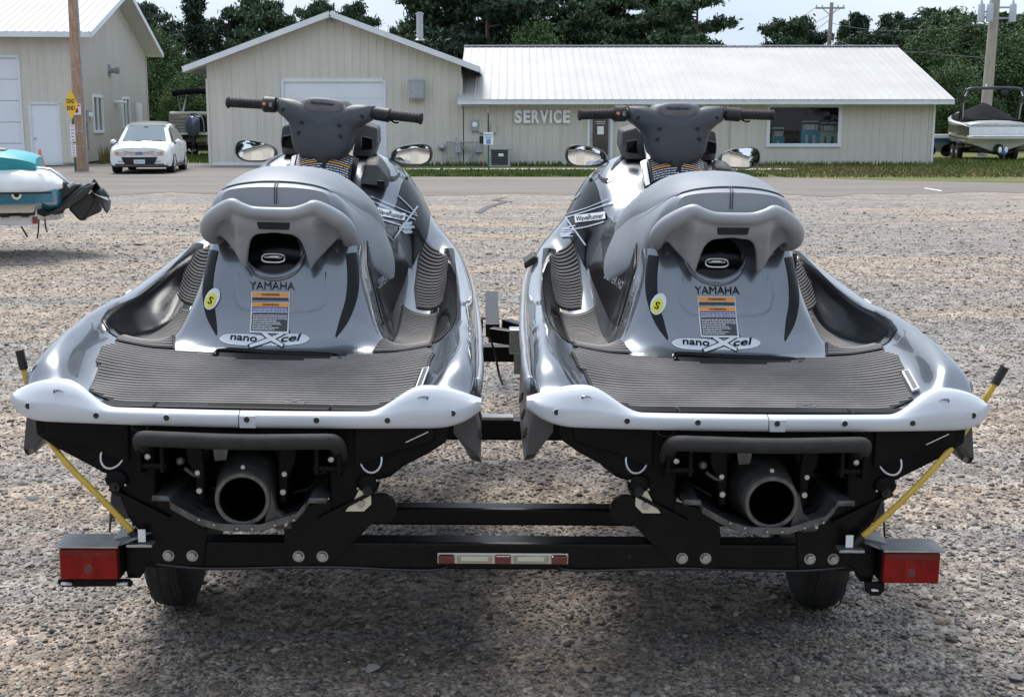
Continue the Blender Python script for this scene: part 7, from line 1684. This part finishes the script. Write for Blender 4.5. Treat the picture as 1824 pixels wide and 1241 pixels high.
PR = {'spruce': [crown_mesh('spruce_crown', 'spruce', 1, M['needle_blue'], 17000), crown_mesh('spruce_crown', 'spruce', 2, M['needle'], 17000)],
      'pine': [crown_mesh('pine_crown', 'pine', 3, M['needle'], 17000), crown_mesh('pine_crown', 'pine', 4, M['needle'], 17000), crown_mesh('pine_crown', 'pine', 9, M['needle_blue'], 15000)],
      'sparse': [crown_mesh('pine_crown', 'sparse', 5, M['needle'], 9000)],
      'leafy': [crown_mesh('leaf_crown', 'leafy', 6, M['leafy'], 20000), crown_mesh('leaf_crown', 'leafy', 7, M['leafy'], 20000)]}
rt = random.Random(21)
LAB = {'spruce': ('spruce_tree', 'dark pointed spruce'), 'pine': ('pine_tree', 'broad tufted pine'), 'sparse': ('bare_pine', 'thin open pine'), 'leafy': ('broadleaf_tree', 'rounded green broadleaf tree')}
def tree(kind, px, topy, Y, where, fat=1.0, var=None):
    x = W(px, 200, Y).x; h = max(3, W(px, topy, Y).z)*.93; v = PR[kind][(rt.randrange(len(PR[kind])) if var is None else var) % len(PR[kind])]
    t_ = thing(LAB[kind][0], LAB[kind][1]+' '+where, 'tree', (x, Y, 0), rt.random()*6.28, 'trees behind the buildings')
    s = h/10; fat *= {'pine': .82, 'sparse': .9, 'spruce': .85, 'leafy': .9}[kind]; t_.scale = (s*fat, s*fat, s)
    for nm, me in (('crown', v[0]), ('limbs', v[1]), ('trunk', v[2])):
        o = bpy.data.objects.new(nm, me); col.objects.link(o); o.parent = t_
        if nm == 'limbs': tag(o, kind='stuff')
    return t_
TL = [('spruce', 1530, 28, 97, 'slim and pointed beside the twin tip one', .8), ('spruce', 1592, 2, 95, 'sharp tipped above the right roof slope', .9), ('spruce', 1652, 5, 92, 'sharp tipped above the right roof corner', 1.0), ('spruce', 1706, 10, 94, 'pointed between the covered boat and the roof corner', 1.0), ('spruce', 1790, 8, 92, 'pointed behind the transformer cans', 1.0), ('spruce', 500, -5, 96, 'dark and narrow left of the gable peak', .8), ('spruce', 650, 25, 97, 'small and pointed right of the gable peak', .7),
      ('pine', 275, -2, 84, 'just right of the left building roof peak', .9), ('leafy', 292, 45, 76, 'right against the left building wall', 1.0), ('leafy', 268, 70, 80, 'half hidden by the left building wall', 1.0), ('spruce', 352, -25, 88, 'tall above the pontoon boat', 1.3),
      ('spruce', 345, 95, 78, 'young and pale above the pontoon boat', .9), ('leafy', 330, 120, 74, 'low behind the pontoon boat bimini', 1.2), ('leafy', 375, 100, 75, 'low behind the left corner of the gabled garage', 1.2), ('pine', 412, 8, 92, 'left of the gable, with a ragged top', .8), ('pine', 470, -15, 90, 'over the left roof slope of the gable', .9),
      ('pine', 520, 28, 96, 'low at the upper left of the gable peak', .7), ('pine', 572, -5, 95, 'just left above the gable peak', .7), ('pine', 630, 2, 88, 'just right above the gable peak', .8), ('leafy', 690, 58, 98, 'low gap filler over the right roof slope', .9), ('pine', 715, 34, 92, 'left of the flue pipe', .6), ('leafy', 740, 70, 96, 'small behind the flue pipe', 1.0),
      ('pine', 785, -60, 84, 'first tall one right of the flue pipe', 1.2), ('spruce', 815, -60, 92, 'tall behind the left end of the wing roof', 1.3), ('pine', 868, -110, 80, 'very tall with a visible trunk over the wing roof', 1.2), ('pine', 905, -40, 88, 'dense over the wing roof above the utility boxes', 1.2),
      ('leafy', 950, 15, 78, 'bright low crown above the SERVICE letters left', 1.1), ('pine', 985, -70, 86, 'above the SERVICE letters, dense crown', 1.3), ('pine', 1040, -20, 84, 'over the roof above the right ski left handlebar', 1.1), ('spruce', 1085, -40, 94, 'dark over the roof above the glass door', 1.2), ('sparse', 1110, -60, 90, 'tangled above the right ski console', 1.3),
      ('pine', 1150, -90, 86, 'very dense over the middle window', 1.3), ('spruce', 1195, -70, 92, 'dark mass over the pilaster', 1.4), ('sparse', 1238, -60, 80, 'standing alone against the sky', 1.1), ('leafy', 1292, 75, 92, 'low just right of the lone thin pine', .9), ('leafy', 1335, 92, 96, 'very low in the sky gap', .9),
      ('pine', 1395, 35, 96, 'wide left of the distant crossarm pole', 1.1), ('pine', 1440, 42, 98, 'round topped touching the distant crossarm pole', .9), ('spruce', 1498, 40, 94, 'right of the distant crossarm pole', .9), ('spruce', 1518, 22, 96, 'narrow with a twin tip right of the distant pole', 1.1), ('pine', 1545, 60, 90, 'low between two spruces on the right', 1.1),
      ('spruce', 1573, 4, 90, 'tallest above the right end of the ridge', 1.0), ('pine', 1610, 12, 86, 'over the right gable slope', 1.2), ('leafy', 1640, 45, 80, 'green over the right roof corner', 1.2), ('pine', 1672, 16, 88, 'tall left of the transformer pole', 1.3), ('leafy', 1710, 22, 82, 'bright left of the transformer pole', 1.2),
      ('leafy', 1690, 110, 72, 'low above the left end of the covered boat', 1.2), ('pine', 1748, 48, 84, 'directly behind the transformer pole', 1.2), ('leafy', 1790, 60, 74, 'low behind the boat tower', 1.3), ('pine', 1800, 24, 86, 'right of the transformer cans', 1.3), ('leafy', 1835, 40, 76, 'at the right edge of the picture', 1.4), ('spruce', 1860, 0, 90, 'beyond the right edge', 1.4), ('leafy', 1740, 150, 70, 'lowest behind the tower boat cover', 1.3),
      ('leafy', 430, 100, 104, 'far back left of the gable', 1.4), ('leafy', 1560, 95, 104, 'far back behind the right ridge end', 1.6), ('leafy', 1450, 110, 106, 'far back behind the distant pole', 1.3), ('leafy', 1620, 100, 100, 'far back behind the roof corner', 1.6), ('leafy', 1020, 40, 104, 'far back above the glass door', 1.8), ('leafy', 1150, 40, 106, 'far back above the middle window', 1.8), ('leafy', 880, 40, 104, 'far back above the electric meter', 1.8), ('leafy', 800, 50, 104, 'far back right of the flue', 1.6), ('leafy', 950, 30, 110, 'far back above the word on the wall', 1.8),
      ('leafy', 300, 120, 100, 'far back in the gap between the buildings', 1.5), ('leafy', 360, 110, 102, 'far back behind the pontoon boat', 1.5), ('leafy', 1700, 90, 100, 'far back behind the covered boat', 1.6), ('leafy', 1780, 90, 102, 'far back at the transformer pole', 1.6), ('leafy', 1850, 90, 104, 'far back at the right edge', 1.6)]
for k_, px_, ty_, Y_, wh_, ft_ in TL: tree(k_, px_, ty_-(16 if 255 < px_ < 680 and ty_ < 60 else 0)-(22 if px_ > 1380 and ty_ > 15 else 0), Y_, wh_, ft_)
# what stands behind the photographer, seen in the mirrors and the paint: a gabled shed and trees
rb = thing('rear_shed', 'broad pale gabled building behind the photographer, seen only in the mirrors', 'building', (0, -13, 0), math.pi)
b = MB(); b.prism([(-9, 0, 0), (9, 0, 0), (9, 0, 3.4), (0, 0, 5.6), (-9, 0, 3.4)], (0, 12, 0)); b.build('wall', M['siding_dark'], rb)
for s in (-1, 1):
    b = MB(); b.prism([(0, -.8, 5.75), (s*9.9, -.8, 3.33), (s*9.9, -.8, 3.45), (0, -.8, 5.9)], (0, 13.4, 0)); b.build('roof', M['roof_steel'], rb)
b = MB(); b.box((-3.5, -.05, 1.6), (4, .08, 3.2)); b.build('door', M['siding'], rb); b = MB(); b.box((3.5, -.05, 1.6), (4, .08, 3.2)); b.build('door', M['siding'], rb)
for i, (x, y, h, k) in enumerate(((-14, -16, 13, 'pine'), (-20, -12, 14, 'spruce'), (-26, -6, 13, 'pine'), (14, -15, 13, 'spruce'), (20, -11, 14, 'pine'), (27, -5, 12, 'leafy'), (-5, -30, 17, 'pine'), (6, -30, 18, 'spruce'), (-31, 3, 13, 'leafy'), (32, 4, 13, 'pine'))):
    v = PR[k][i % len(PR[k])]; t_ = thing(LAB[k][0], LAB[k][1]+' behind the photographer, '+['left of the shed', 'farther left of the shed', 'far left by the lot edge', 'right of the shed', 'farther right of the shed', 'far right by the lot edge', 'behind the shed on its left', 'behind the shed on its right', 'off the left side of the lot', 'off the right side of the lot'][i], 'tree', (x, y, 0), i*1.3, 'trees behind the photographer')
    t_.scale = (h/10*1.3, h/10*1.3, h/10)
    for nm, me in (('crown', v[0]), ('limbs', v[1]), ('trunk', v[2])):
        o = bpy.data.objects.new(nm, me); col.objects.link(o); o.parent = t_
        if nm == 'limbs': tag(o, kind='stuff')
